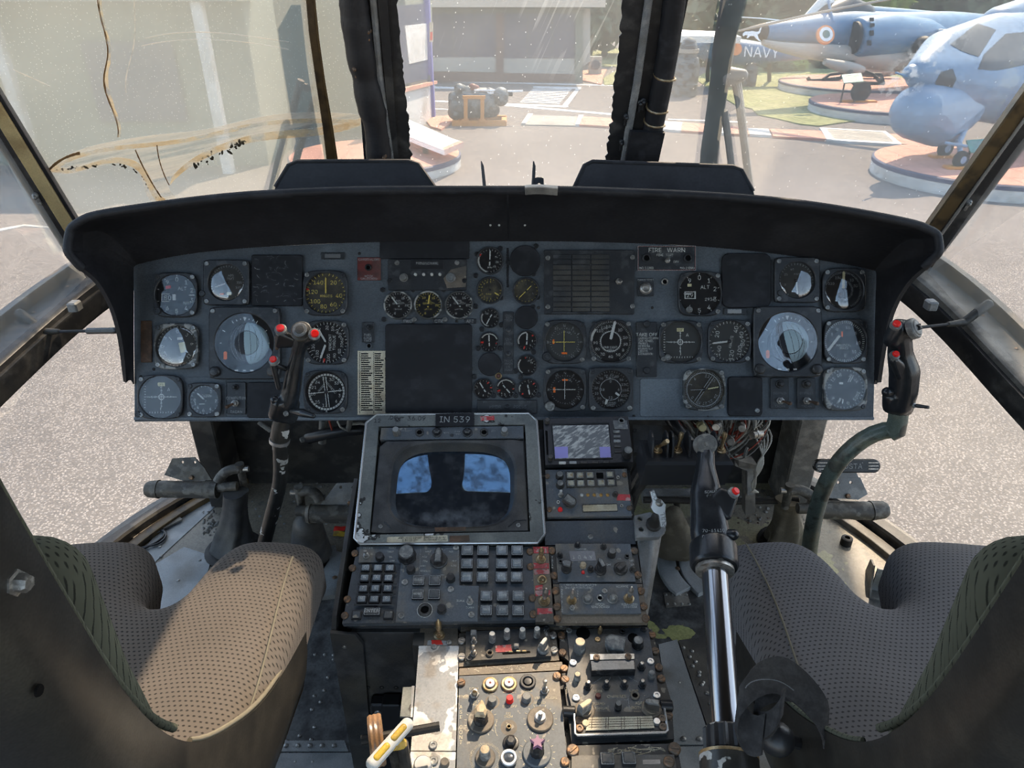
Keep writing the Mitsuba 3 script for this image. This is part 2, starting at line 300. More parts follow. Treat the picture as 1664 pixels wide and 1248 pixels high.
def knit(a, b, sx, sy):
    def fn(p, n, uv):
        u, v = p.x * sx, (p.y - 0.6 * p.z) * sy; r = dr.floor(v); u = u + 0.5 * (r - 2 * dr.floor(r / 2))
        du, dv = u - dr.floor(u) - 0.5, v - r - 0.5; d = dr.sqrt(dr.square(du * 1.0) + dr.square(dv * 1.35))
        return mix(b, a, smoothstep(0.13, 0.34, d)) * (0.78 + 0.44 * fbm(p.x * 9, p.y * 9, p.z * 9, 3))
    return proc(fn)
FABL = mat('fabric_olive', knit((0.132, 0.116, 0.102), (0.028, 0.026, 0.024), 140, 150), 0.9, 0.15)
FABR = mat('fabric_grey', knit((0.135, 0.131, 0.133), (0.045, 0.044, 0.045), 140, 150), 0.9, 0.15)
FABG = mat('fabric_green', knit((0.075, 0.08, 0.06), (0.02, 0.022, 0.018), 140, 150), 0.9, 0.15)
PIPING = mat('piping', (0.16, 0.145, 0.11), 0.8, 0.2)
SHELL = mat('seat_shell', wear((0.02, 0.019, 0.017), (0.034, 0.031, 0.026), 10, 0.4, 0.75, (0.05, 0.045, 0.035), 30, 0.25), 0.33, 0.5)
WEBB = mat('webbing', wear((0.022, 0.022, 0.023), (0.035, 0.035, 0.036), 120, 0.4, 0.7), 0.65, 0.3)
def floorf(p, n, uv):
    q = fbm(p.x * 8 + 2, p.y * 8, 1.0, 5); g = fbm(p.x * 45, p.y * 45, 4.0, 4)
    c = mix((0.028, 0.03, 0.032), (0.085, 0.09, 0.09), smoothstep(0.35, 0.65, g * 0.5 + q * 0.5))
    c = mix(c, (0.26, 0.27, 0.11), smoothstep(0.545, 0.56, fbm(p.x * 9 + 31, p.y * 9 + 4, 2.0, 5)) * smoothstep(0.14, 0.2, p.x))
    dst = smoothstep(1.15, 1.45, p.y) * smoothstep(0.25, 0.55, fbm(p.x * 30, p.y * 30, 9.0, 4) + 0.25 * smoothstep(0.0, 0.9, dr.abs(p.x)))
    return mix(c, (0.25, 0.215, 0.16), dst * 0.75) * (0.8 + 0.4 * noise(p.x * 300, p.y * 300, 1))
FLOOR = mat('floor', proc(floorf), 0.42, 0.5)
SHEETG = mat('grey_sheet', wear((0.2, 0.215, 0.22), (0.3, 0.31, 0.31), 14, 0.4, 0.7, (0.12, 0.1, 0.07), 10, 0.6), 0.4, 0.5)
SHEETD = mat('dark_sheet', wear((0.032, 0.033, 0.034), (0.06, 0.06, 0.06), 30, 0.45, 0.7, (0.08, 0.07, 0.05), 16, 0.5), 0.42, 0.5)
BRONZE = mat('bronze_wheel', wear((0.3, 0.17, 0.09), (0.2, 0.11, 0.05), 40, 0.4, 0.7), 0.3, 0.5)
YELP = mat('yellow_paint', wear((0.5, 0.33, 0.04), (0.3, 0.2, 0.05), 80, 0.45, 0.65), 0.45, 0.4)
WIREW = mat('wire_white', (0.4, 0.385, 0.34), 0.55, 0.3)
WIREG = mat('wire_grey', (0.13, 0.13, 0.12), 0.55, 0.3)
WIRER = mat('wire_red', (0.3, 0.06, 0.04), 0.55, 0.3)
# ---------------------------------------------------------------- cabin shell
E0 = EYE[2]
def L(x, y, z): return np.array([x, y, E0 + z])   # z counted from eye height
FZ = -1.25                                          # cabin floor
FW = Frame(L(0, 1.64, -0.36), [1, 0, 0], [0, -0.14, 0.48])        # plane of the centre windscreen, normal into the cabin
def plane3(a, b, c):
    f = Frame(a, b - a, c - a); return f
FL = plane3(L(-0.92, 1.46, -0.47), L(-0.33, 1.64, -0.36), L(-0.93, 1.32, 0.0))
FR = plane3(L(0.33, 1.64, -0.36), L(0.897, 1.469, -0.443), L(0.33, 1.50, 0.12))
def poly(fr, pts, z0, z1): return ext([fr.px(*p) for p in pts], z0, z1)

def line_(a, b, n=8): return np.array([a + (b - a) * t for t in np.linspace(0, 1, n)])
def dustmat(name, fn, col=(0.8, 0.79, 0.74), dt=1.3):
    scene['mat_film_' + name] = {'type': 'principledthin', 'base_color': col if isinstance(col, dict) else rgb(*col), 'diff_trans': dt, 'roughness': 0.9, 'spec_trans': 0.0, 'eta': 1.2}
    scene['mat_' + name] = {'type': 'blendbsdf', 'weight': proc(fn) if callable(fn) else fn, 'a': {'type': 'thindielectric'}, 'b': {'type': 'ref', 'id': 'mat_film_' + name}}
    return 'mat_' + name
def specks(p, f, lo):
    d, d2, r = voronoi(p.x * f + 0.3 * p.y * f, p.z * f * 0.7)
    return (1 - smoothstep(0.05, 0.12 + 0.14 * noise(p.x * f * 3, p.z * f * 3, 1.0), d)) * smoothstep(lo, lo + 0.02, r)
def film_left(p, n, uv):
    w = 0.42 + 0.2 * (fbm(p.x * 4, p.z * 4, 3.0, 3) - 0.5)
    dr_, _, r = voronoi(p.x * 190 + p.z * 90, p.z * 150 - p.x * 60)
    return dr.clip(w + 0.3 * (1 - smoothstep(0.04, 0.1 + 0.16 * noise(p.x * 500, p.z * 500, 3.0), dr_)) * smoothstep(0.6, 0.65, r), 0, 0.95)
def film_mid(p, n, uv):
    a = noise((p.x - 0.45 * p.z) * 260, p.z * 9, 5.0) * fbm(p.x * 9, p.z * 9, 2.0, 2) * 1.7; k = smoothstep(-0.05, 0.1, p.z - 3.25 + 0.15)
    w = 0.125 + 0.1 * (fbm(p.x * 6, p.z * 6, 1.0, 3) - 0.5) + 0.07 * k * smoothstep(0.62, 0.9, a)
    return dr.clip(w + 0.35 * specks(p, 140.0, 0.93), 0, 0.9)
def film_right(p, n, uv):
    w = 0.15 + 0.16 * (fbm(p.x * 5, p.z * 7, 8.0, 3) - 0.5)
    q = fbm(p.x * 75, p.z * 75, 3.0, 4); d = dr.sqrt(dr.square((p.x - 0.75 - 0.5 * (p.z - 3.13)) / 0.045) + dr.square((p.z - 3.128) / 0.075))
    w = w + smoothstep(0.46, 0.66, q) * (1 - smoothstep(0.3, 1.2, d)) * 0.4
    return dr.clip(w + 0.25 * specks(p, 140.0, 0.94), 0.03, 0.9)
FILML = dustmat('dusty_left', film_left, (0.46, 0.475, 0.435))
FILMM = dustmat('dusty_mid', film_mid, (0.8, 0.82, 0.82))
FILMR = dustmat('dusty_right', film_right, (0.8, 0.8, 0.78))
FILMC = dustmat('dusty_side', lambda p, n, uv: dr.clip(0.07 + 0.07 * fbm(p.x * 5 + p.y * 5, p.z * 5, 1.0, 3), 0, 1))
FILMO = dustmat('dusty_roof', lambda p, n, uv: dr.clip(0.03 + 0.05 * fbm(p.x * 9, p.y * 9, 1.0, 3), 0, 1))
STAIN = dustmat('resin_stain', lambda p, n, uv: dr.clip(0.24 + 1.5 * (fbm(p.x * 38, p.z * 60, p.y * 30, 4) - 0.5), 0, 0.75), (0.72, 0.58, 0.37), 1.0)
STAIN2 = dustmat('pale_stain', lambda p, n, uv: dr.clip(0.22 + 0.9 * (fbm(p.x * 12 - p.z * 30, p.z * 90 - p.x * 14, 1.0, 4) - 0.5), 0, 1), (0.66, 0.61, 0.53), 1.1)
STAINB = mat('brown_crack', (0.2, 0.11, 0.045), 0.7, 0.2)
BROWNV = mat('brown_varnish', wear((0.075, 0.045, 0.016), (0.03, 0.018, 0.008), 30, 0.42, 0.68), 0.4, 0.5)
DIRTB = mat('dirt_lump', (0.045, 0.035, 0.02), 0.8, 0.2)

def quad(a, b, c, d, n=1):
    P = np.array([[(np.asarray(a) * (1 - s) + np.asarray(b) * s) * (1 - t) + (np.asarray(d) * (1 - s) + np.asarray(c) * s) * t for t in np.linspace(0, 1, n + 1)] for s in np.linspace(0, 1, n + 1)])
    return grid(P)
BLl, BLi, TLi, TLo = L(-0.92, 1.46, -0.47), FL.w(*FL.px(600, 300)), FL.w(*FL.px(548, -60)), FL.w(*FL.px(-150, -60))
w1 = struct('window_1', quad(FL.w(*FL.px(85, 410)), FL.w(*FL.px(640, 400)), TLi + 0.06 * FL.u, TLo), FILML, smooth=False)
w2 = struct('window_2', quad(FW.w(-0.29, -0.1), FW.w(0.29, -0.1), FW.w(0.29, 0.62), FW.w(-0.29, 0.62)), FILMM, smooth=False)
w3 = struct('window_3', quad(FR.w(*FR.px(1010, 380)), FR.w(*FR.px(1560, 400)), FR.w(*FR.px(1860, -80)), FR.w(*FR.px(1050, -80))), FILMR, smooth=False)
# resin stain between the layers of the left pane, its branch, brown cracks, dirt lumps
def on(fr, pts): return [fr.px(*p) for p in pts]
up_ = spl([(82, 276), (110, 252), (180, 230), (250, 219), (330, 210), (420, 190), (500, 182), (585, 186)], 30)
lo_ = spl([(82, 277), (120, 281), (185, 266), (225, 278), (250, 330), (290, 330), (272, 300), (300, 277), (360, 244), (420, 229), (500, 222), (585, 200)], 60)
part(w1, 'resin_stain', ext(on(FL, np.vstack([up_, lo_[::-1]])), 0.001, 0.0016), STAIN2, FL, False, 'cream resin stain spreading along the bottom of the pane')
up2 = spl([(82, 275), (120, 252), (200, 235), (300, 224), (420, 198), (500, 192), (585, 194)], 30)
part(w1, 'resin_edge', ext(on(FL, np.vstack([up2, up2[::-1] + [0, 7]])), 0.002, 0.0026), STAIN, FL, False)
le = spl([(82, 278), (120, 279), (185, 264), (225, 278), (248, 318), (262, 332)], 30)
part(w1, 'resin_edge', ext(on(FL, np.vstack([le, (le + [7, -9])[::-1]])), 0.002, 0.0026), STAIN, FL, False)
rb = spl([(276, 300), (300, 277), (360, 245), (420, 229), (500, 221), (585, 203)], 30)
part(w1, 'resin_edge', ext(on(FL, np.vstack([rb, (rb + [3, -13])[::-1]])), 0.002, 0.0026), STAIN, FL, False)
def crack(pts, w=1.2, m=STAINB, fr=FL, par=None, nm='crack'):
    q = spl(pts, 26); d = np.gradient(q, axis=0); d = np.stack([-d[:, 1], d[:, 0]], 1) / np.linalg.norm(d, axis=1)[:, None]
    ww = w * (0.7 + 0.6 * rng.random(len(q)))[:, None]
    part(par or w1, nm, ext(on(fr, np.vstack([q + d * ww, (q - d * ww)[::-1]])), 0.002, 0.0027), m, fr, False)
crack([(160, -10), (170, 50), (175, 92), (169, 125), (178, 165), (192, 222)], 1.3)
crack([(163, -10), (172, 50), (178, 92), (173, 125), (181, 165), (194, 222)], 2.6, STAIN)
crack([(80, 275), (95, 262), (130, 248)], 2.0); crack([(220, 243), (235, 275), (262, 320)], 1.0)
crack([(255, 235), (262, 270), (275, 300)], 0.8)
crack([(218, -5), (219, 30), (216, 80), (206, 120), (205, 150)], 1.0, STAIN2, nm='scratch'); crack([(235, 62), (300, 52), (380, 55), (470, 68)], 0.7, STAIN2, nm='scratch')
crack([(230, 74), (300, 64), (380, 66), (470, 80)], 0.6, STAIN2, nm='scratch'); crack([(20, 112), (50, 125), (82, 140)], 0.6, STAIN2, nm='scratch')
part(w1, 'glazing_strip', ext(on(FL, [(493, -40), (506, -40), (516, 60), (526, 130), (538, 200), (553, 300), (535, 300), (523, 200), (511, 120), (501, 50)]), 0.003, 0.012), BROWNV, FL, False, 'slim dark brown varnished strip up the pane')
part(w1, 'strip_edge', ext(on(FL, [(504, -40), (507, -40), (517, 60), (527, 130), (539, 200), (554, 300), (549, 300), (535, 200), (524, 130), (514, 60)]), 0.012, 0.016), RUST, FL, False)
for i in range(70):
    if i < 34: cx, cy = 300 + 95 * rng.random() ** 0.8, 0; cy = 275 - (cx - 300) * 0.47 + rng.normal(0, 4)
    elif i < 42: cx, cy = 396 + rng.normal(0, 7), 232 + rng.normal(0, 2.5)
    else: cx = 90 + 170 * rng.random(); cy = np.interp(cx, [90, 150, 190, 225, 250], [277, 272, 268, 281, 320]) - rng.random() * 4
    r = (1.2 if i < 42 else 0.8) + 2.6 * rng.random() ** 2; a, b = FL.px(cx, cy); rad = r * 0.0012
    inst(w1, 'dirt_lump', 'lump', lambda: lathe([(0.5, 0), (1, 0.1), (0.7, 0.6), (0.2, 0.8)], 7), DIRTB, fsc(FL.sub(a, b, 0.001, rot=rng.random() * 360), rad * (0.8 + 1.2 * rng.random()), rad * 0.7, rad * 0.6), 40)

# floor, front bulkhead, roof
fl = np.array([(-0.98, -0.9), (0.98, -0.9), (1.06, 0.9), (1.03, 1.30), (0.93, 1.52), (0.80, 1.68), (-0.82, 1.68), (-0.90, 1.60), (-1.04, 1.34), (-1.08, 0.9)])
floor = struct('floor', ext(fl, E0 + FZ - 0.04, E0 + FZ), FLOOR, smooth=False)
wall = struct('wall_front', cat(box(-0.83, 0.79, 1.66, 1.69, E0 + FZ, E0 - 0.54), box(-0.7, 0.7, 1.44, 1.69, E0 - 0.56, E0 - 0.53)), DARKM)
for s, x0, x1 in ((-1, -0.835, -0.775), (1, 0.745, 0.815)):
    struct('trim_1', box(x0, x1, 1.55, 1.66, E0 + FZ, E0 - 0.54, 0.004), FRAMEG if s > 0 else DARKM)
for k, pts in enumerate((fl[6:10], fl[2:6])):
    q = spl(np.column_stack([pts, np.full(len(pts), E0 + FZ + 0.005)]), 16)
    rim = struct('trim_2', bar(q, 0.05, 0.06), FRAME)
    q2 = q.copy(); q2[:, 0] += 0.055 if k == 0 else -0.055; q2[:, 2] += 0.003
    struct('trim_3', bar(q2, 0.03, 0.02), RUST if k == 0 else FRAMEG)
roof_out = [(-0.92, -0.9), (0.92, -0.9), (0.92, 1.3), (0.6, 1.49), (-0.6, 1.49), (-0.92, 1.3)]
from shapely import Polygon, box as sbox
rp = Polygon(roof_out).difference(sbox(-0.78, 0.94, -0.27, 1.40).buffer(-0.03).buffer(0.03)).difference(sbox(-0.145, 0.94, 0.50, 1.465).buffer(-0.03).buffer(0.03))
struct('ceiling', ext(rp, E0 + 0.13, E0 + 0.16), DARKM, smooth=False)
struct('window_4', quad(L(-0.8, 0.92, 0.145), L(-0.25, 0.92, 0.145), L(-0.25, 1.42, 0.145), L(-0.8, 1.42, 0.145)), FILMO, smooth=False)
struct('window_5', quad(L(-0.16, 0.92, 0.145), L(0.52, 0.92, 0.145), L(0.52, 1.475, 0.145), L(-0.16, 1.475, 0.145)), FILMO, smooth=False)

rb0, rb1 = L(-0.15, -4.5, 1.75), L(2.05, 5.2, 1.5)   # one blade of this helicopter's own rotor, parked overhead
u = thing('main_rotor_blade', 'long parked main rotor blade of this helicopter overhead, out past its nose', 'rotor blade')
part(u, 'blade', bar(line_(rb0, rb1), 0.52, 0.06), SHEETG if False else FRAME, None, 30); part(u, 'root', tube([rb0 - np.array([0.1, 0.45, 0]), rb0 + np.array([0.1, 0.4, 0])], 0.09, 12), FRAME)

# windscreen posts (padding, angle, sealant, clips)
def ragged(pts, amp, seed, k=60):
    q = np.asarray(pts, float); s = np.linspace(0, len(q) - 1, k); p = np.stack([np.interp(s, np.arange(len(q)), q[:, i]) for i in (0, 1)], 1)
    r = np.random.default_rng(seed); p[:, 0] += r.normal(0, amp, k) * (r.random(k) > 0.3); return p
lp = struct('trim_4', xf(poly(FW, [(575, -40), (640, -40), (655, 290), (600, 290)], 0.0, 0.045), FW), FRAME)
part(lp, 'sealant_strip', ext([FW.px(*p) for p in np.vstack([[(630, -40), (645, 290)], ragged([(678, 290), (672, 240), (668, 180), (660, 100), (655, 60), (648, -40)], 1.6, 5)])], 0.046, 0.049), FRAME, FW, False, 'ragged black sealant edge')
pad = np.array([FW.w(*FW.px(*p), 0.05) for p in spl([(580, -40), (588, 40), (596, 90), (606, 140), (617, 190), (621, 230), (626, 290)], 40)])
pr = 0.027 + 0.0035 * np.interp(np.linspace(0, 1, 40), [0, .2, .38, .45, .52, .62, .7, .8, 1], [0, .3, .6, -.6, .5, .9, -.5, .6, 0]) + 0.0006 * rng.normal(size=40)
part(lp, 'leather_padding', tube(pad, pr, 14), HOOD, None, 60, 'wrinkled black leather padding')
part(lp, 'angle_strip', tube([FW.w(*FW.px(x, y), 0.052) for x, y in ((611, -40), (622, 100), (636, 200), (648, 290))], 0.007, 8), GREYMET)
part(lp, 'angle_web', ext([FW.px(*p) for p in ((618, -40), (634, -40), (655, 290), (646, 290))], 0.045, 0.056), FRAME, FW, False)
def clip(par, fr, px, py, h, m=SCREW, r=0.006):
    f = fr.sub(*fr.px(px, py), h)
    inst(par, 'clip', 'clip', lambda: cat(lathe([(0.006, 0), (0.006, 0.006), (0.0035, 0.008), (0.0035, 0.014), (0.001, 0.016)], 10), mv(box(-0.003, 0.003, -0.02, -0.004, 0, 0.006), 0, 0, 0)), m, f)
for x, y in ((606, 33), (606, 45), (626, 190), (626, 205)): clip(lp, FW, x, y, 0.052, SCREWB)
for x, y in ((631, 228), (586, 88)): clip(lp, FW, x, y, 0.066, SCREWB)
rp_ = struct('trim_5', xf(poly(FW, [(1030, -40), (1118, -40), (1052, 290), (985, 290)], 0.0, 0.04), FW), FRAME)
part(rp_, 'sealant_strip', ext([FW.px(*p) for p in np.vstack([[(1050, -40), (1000, 290)], ragged([(974, 290), (980, 240), (990, 180), (998, 100), (1004, 40), (1010, -40)], 1.6, 9)])], 0.041, 0.044), FRAME, FW, False, 'ragged black sealant edge')
part(rp_, 'angle_strip', tube([FW.w(*FW.px(x, y), 0.05) for x, y in ((1052, -40), (1030, 120), (1016, 200), (1004, 290))], 0.008, 8), GREYMET)
cond = [FW.w(*FW.px(x, y), 0.05) for x, y in ((1092, -40), (1080, 60), (1068, 130), (1054, 200), (1044, 290))]
part(rp_, 'conduit', tube(cond, 0.021, 14), BLACKM, None, 60, 'black cable conduit')
for x, y in ((1074, 108), (1062, 160), (1058, 182)):
    f = FW.sub(*FW.px(x, y), 0.05, rot=-12); a = np.linspace(0, 2 * np.pi, 15)
    part(rp_, 'cable_tie', tube([f.w(0.0225 * math.cos(t), 0.002 * math.sin(2 * t), 0.0225 * math.sin(t)) for t in a], 0.0022, 6, False), BRASS)
part(rp_, 'pocket_plate', ext([FW.px(*p) for p in ((1018, 188), (1072, 190), (1060, 246), (1008, 243))], 0.065, 0.075), BLACKM, FW, False, 'small black pocket plate')
for x, y in ((1013, 172), (1006, 213), (1040, 147), (1035, 150)): clip(rp_, FW, x, y, 0.047, BLACK)

# A-pillars, belt frames, side panes
def line(a, b, n=8): return np.array([a + (b - a) * t for t in np.linspace(0, 1, n)])
lA0, lA1 = FL.w(*FL.px(132, 410)), FL.w(*FL.px(-210, -151))
pa = struct('trim_6', bar(line(lA0, lA1), 0.045, 0.05, FL.n), FRAME)
part(pa, 'varnished_strip', bar(line(FL.w(*FL.px(135, 395), 0.012), FL.w(*FL.px(-197, -150), 0.012)), 0.024, 0.03, FL.n), RUSTL, None, 35, 'yellow-brown varnished inner strip')
part(pa, 'rubber_edge', bar(line(FL.w(*FL.px(150, 395), 0.01), FL.w(*FL.px(-179, -150), 0.01)), 0.008, 0.02, FL.n), BLACKM)
clip(pa, FL, 60, 306, 0.027)
rA0, rA1 = FR.w(*FR.px(1515, 395)), FR.w(*FR.px(1920, -145))
pb = struct('trim_7', bar(line(rA0, rA1), 0.05, 0.05, FR.n), FRAME)
part(pb, 'varnished_strip', bar(line(FR.w(*FR.px(1500, 385), 0.012), FR.w(*FR.px(1882, -150), 0.012)), 0.028, 0.03, FR.n), RUST, None, 35, 'dark brown varnished inner strip')
part(pb, 'bead_line', tube(line(FR.w(*FR.px(1516, 385), 0.03), FR.w(*FR.px(1898, -150), 0.03)), 0.003, 6), ALU)
clip(pb, FR, 1572, 316, 0.027)
def belt(k, pts, px_edge):
    q = spl([L(*p) for p in pts], 30)
    b = struct('trim_8', bar(q, 0.075, 0.05), FRAMEG if k > 0 else FRAME)
    part(b, 'outer_flange', bar(q + np.array([0.045 * k, 0, 0.018]), 0.02, 0.055), RUST)
    part(b, 'inner_flange', bar(q + np.array([-0.042 * k, 0, -0.012]), 0.012, 0.045), FRAME)
    for i in range(3, 28, 2):
        f = Frame(q[i] + np.array([0.012 * k, 0, 0.025]), [1, 0, 0], [0, 1, 0])
        inst(b, 'rivet', 'rivet', lambda: lathe([(0.004, 0), (0.0035, 0.0015), (0.0015, 0.0025)], 8), SCREWB, f)
    return b
bl = belt(-1, [(-0.78, 1.60, -0.50), (-0.92, 1.45, -0.565), (-0.965, 1.18, -0.61), (-0.985, 0.8, -0.66), (-0.985, 0.2, -0.70)], 0)
br = belt(1, [(0.76, 1.60, -0.50), (0.895, 1.45, -0.555), (0.955, 1.18, -0.63), (0.985, 0.8, -0.70), (0.985, 0.2, -0.74)], 0)
for b, px, py, zc in ((bl, 121, 496, 1.42), (br, 1513, 494, 1.42)):
    part(b, 'catch', mv(box(-0.01, 0.01, -0.012, 0.012, -0.010, 0.008, 0.003), *at(px, py, zc)), GREYMET)
for k, A, Bt in ((-1, lA0, lA1), (1, rA0, rA1)):
    bq = [(-0.92, 1.45, -0.545), (-0.985, 0.8, -0.64), (-0.985, 0.2, -0.68)] if k < 0 else [(0.895, 1.45, -0.535), (0.985, 0.8, -0.68), (0.985, 0.2, -0.72)]
    struct('window_6', cat(quad(L(*bq[0]), L(*bq[1]), L(0.97 * k, 0.8, 0.13), Bt), quad(L(*bq[1]), L(*bq[2]), L(0.95 * k, 0.2, 0.13), L(0.97 * k, 0.8, 0.13))), FILMC, smooth=False)
    f0 = [(-0.82, 1.66), (-0.9, 1.61), (-1.045, 1.34), (-1.085, 0.9), (-1.03, 0.2)] if k < 0 else [(0.80, 1.66), (0.935, 1.53), (1.035, 1.31), (1.065, 0.9), (1.02, 0.2)]
    b0 = [(-0.79, 1.60, -0.52), (-0.92, 1.47, -0.58), (-0.975, 1.18, -0.63), (-0.99, 0.8, -0.68), (-0.985, 0.2, -0.72)] if k < 0 else [(0.78, 1.60, -0.52), (0.9, 1.47, -0.575), (0.965, 1.18, -0.65), (0.99, 0.8, -0.72), (0.985, 0.2, -0.76)]
    P = np.array([[L(*b) * (1 - t) + L(f[0], f[1], FZ) * t + np.array([0.12 * k * 4 * t * (1 - t) * 0.5, 0.1 * 4 * t * (1 - t) * 0.5, 0]) for t in np.linspace(0, 1, 7)] for f, b in zip(f0, b0)])
    struct('window_8', grid(P), FILMC, smooth=True)
# adjusting rods from the belt frames to the panel sides
for k, (x0, y0, z0), (x1, y1, z1), lab in ((-1, (72, 539, 1.40), (207, 537, 1.33), 'thin dark adjusting rod beside the end gauges on the heading-dial side of the panel'), (1, (1566, 524, 1.40), (1425, 540, 1.33), 'thin dark adjusting rod half hidden behind the raised stick grip with silver hat switch')):
    a, b = at(x0, y0, z0), at(x1, y1, z1); r = thing('adjusting_rod', lab, 'rod')
    part(r, 'shaft', tube([a, b], 0.0032, 8), BLACKM); part(r, 'turnbuckle', tube([a + (b - a) * t for t in (0.52, 0.54, 0.86, 0.88)], [0.004, 0.0065, 0.0065, 0.004], 8), BLACK)
    part(r, 'clevis', hulls([[(*a, 0.008), (*(a + (b - a) * 0.18), 0.005)]]), DARKM); part(r, 'bracket', hulls([[(*a, 0.008), (*(a + np.array([0.05 * k, 0.02, 0.03])), 0.010)]]), DARKM)
# ---------------------------------------------------------------- instrument panel and hood
PD = 1.35; S = PD / FPX
FP = Frame(at(821, 540, PD), [1, 0, 0], [0, SP, CP])
panel = thing('instrument_panel', 'wide blue-grey instrument panel under the black hood', 'instrument panel')
top_ = spl([(217, 431), (300, 413), (430, 401), (620, 393), (821, 391), (1000, 394), (1200, 405), (1330, 421), (1425, 441)], 40)
part(panel, 'plate', ext([FP.px(*p) for p in np.vstack([top_, [(1419, 679), (219, 685)]])], -0.014, 0.0), PANEL, FP, False)
part(panel, 'patch_plate', mv(plate(0.172, 0.073, 0, 0.0016, 0.005), *FP.px(1113, 646)), PANEL2, FP, 35, 'lighter blue-grey patch plate')
part(panel, 'patch_plate', mv(plate(0.172, 0.083, 0, 0.0012, 0.003), *FP.px(295, 648)), PANEL, FP)
part(panel, 'patch_plate', mv(plate(0.165, 0.08, 0, 0.0012, 0.003), *FP.px(1143, 557)), PANEL, FP)
part(panel, 'seam', mv(plate(0.004, 0.075, 0, 0.002, 0.001), *FP.px(825, 435)), BLACKM, FP)
part(panel, 'bottom_lip', mv(plate(1.41, 0.006, -0.014, 0.003, 0.002), *FP.px(819, 680)), PANEL2, FP)
for x, y in ((229, 612), (312, 597), (250, 600), (584, 412), (742, 522), (875, 500), (1060, 500), (1000, 585), (1030, 690), (1150, 700), (1402, 500)):
    inst(panel, 'rivet', 'privet', lambda: lathe([(0.003, 0), (0.0026, 0.001), (0.0012, 0.0016)], 10), DARKM, FP.sub(*FP.px(x, min(y, 676)), 0.0))

FP = FP.sub(0, 0, 0.0022)   # everything mounted on the panel sits on its face
hood = thing('glareshield', 'long black curved hood over the whole instrument panel', 'hood')
OUT = np.array([(205, 622, 1.335), (200, 565, 1.30), (188, 512, 1.27), (160, 458, 1.23), (124, 426, 1.2), (110, 404, 1.19), (114, 376, 1.19), (142, 354, 1.19), (250, 335, 1.19), (430, 316, 1.19), (640, 309, 1.19), (870, 309, 1.19), (1080, 315, 1.19), (1250, 326, 1.19), (1400, 347, 1.19), (1500, 369, 1.19), (1523, 384, 1.19), (1526, 406, 1.19), (1512, 424, 1.2), (1474, 460, 1.23), (1446, 512, 1.27), (1434, 565, 1.30), (1426, 622, 1.335)])
INN = np.array([(218, 624), (217, 565), (217, 512), (217, 470), (217, 448), (217, 436), (221, 431), (238, 426), (310, 412), (430, 401), (640, 393), (870, 392), (1080, 397), (1250, 411), (1370, 429), (1412, 437), (1422, 440), (1424, 446), (1424, 455), (1423, 475), (1422, 515), (1421, 565), (1420, 624)])
from scipy.interpolate import PchipInterpolator
tt = np.arange(len(OUT)); ts = np.linspace(0, len(OUT) - 1, 110)
oq = PchipInterpolator(tt, OUT)(ts); iq = PchipInterpolator(tt, INN)(ts)
OW = np.array([at(*p) for p in oq]); IW = np.array([at(p[0], p[1], 1.345) for p in iq])
bulge = np.array([0, 0.0, 0.0])
P = np.array([[OW[i] * (1 - t) + IW[i] * t + 0.02 * math.sin(math.pi * t) * FP.v * (1 if 30 < i < 80 else 0.3) for t in np.linspace(0, 1, 8)] for i in range(len(OW))])
part(hood, 'shell', thick(P[::-1], 0.007), HOOD, None, 50)
mid = slice(24, 86)
Tp = np.array([[OW[i] * (1 - t) + (OW[i] + np.array([0, 0.4 - 0.12 * abs(OW[i][0]) ** 2, -0.145])) * t for t in np.linspace(0, 1, 5)] for i in range(24, 86)])
part(hood, 'top_skin', thick(Tp, 0.006), HOOD, None, 50)
part(hood, 'lip_bead', tube(OW[18:92], 0.0075, 10), BLACKM, None, 60, 'worn rounded lip of the hood')
tp = [at(x, y, 1.178) for x, y in ((853, 309), (866, 308), (880, 308), (894, 309), (906, 310))]
part(hood, 'tape_patch', bar(np.array(tp), 0.02, 0.013), FRAMEG, None, 35, 'grey tape patch on the lip')
for x in (797, 811, 853): part(hood, 'rivet', mv(lathe([(0.0015, -0.0015), (0.0022, 0), (0.0015, 0.0015)], 8), *at(x, 366, 1.276)), WHITE)
part(hood, 'centre_seam', tube([at(x, y, z) for x, y, z in ((825, 316, 1.20), (826, 350, 1.245), (826, 388, 1.325))], 0.002, 6), BLACKM)
def flap(pts, lab):
    f = Frame(at(832, 300, 1.37), [1, 0, 0], [0, SP, CP]); k = thing('shade_flap', lab, 'flap', 'shade flaps behind the hood')
    part(k, 'board', ext([f.px(*p) for p in pts], 0, 0.006), HOOD, f, False)
    part(k, 'top_edge', tube([f.w(*f.px(*p), 0.003) for p in pts[1:-1]], 0.005, 8), BLACKM)
flap([(445, 330), (449, 305), (470, 270), (484, 264), (664, 263), (680, 268), (706, 305), (716, 330)], 'black slope-ended flap behind the hood at the foot of the wrinkled padded post')
flap([(928, 330), (934, 305), (950, 270), (962, 264), (1190, 272), (1204, 278), (1222, 312), (1232, 340)], 'black slope-ended flap behind the hood at the foot of the post with conduit')
k = solo('metal_prong', 'plain thin metal prong standing up behind the centre of the hood', 'prong', tube([at(782, 262, 1.37), at(784, 270, 1.37), at(790, 330, 1.37)], [0.001, 0.003, 0.004], 6), BLACK)
k = thing('metal_prong', 'thin metal prong with a small drilled bracket at its foot, behind the hood', 'prong')
part(k, 'rod', tube([at(867, 262, 1.37), at(868, 270, 1.37), at(865, 330, 1.37)], [0.001, 0.003, 0.004], 6), BLACK)
fb = Frame(at(876, 300, 1.37), [1, 0, 0], [0, SP, CP])
part(k, 'bracket', mv(ring(se(0.009, 0.014, 9, 24), se(0.003, 0.003, 2, 24), 0, 0.003), 0, 0, 0), BLACK, fb)

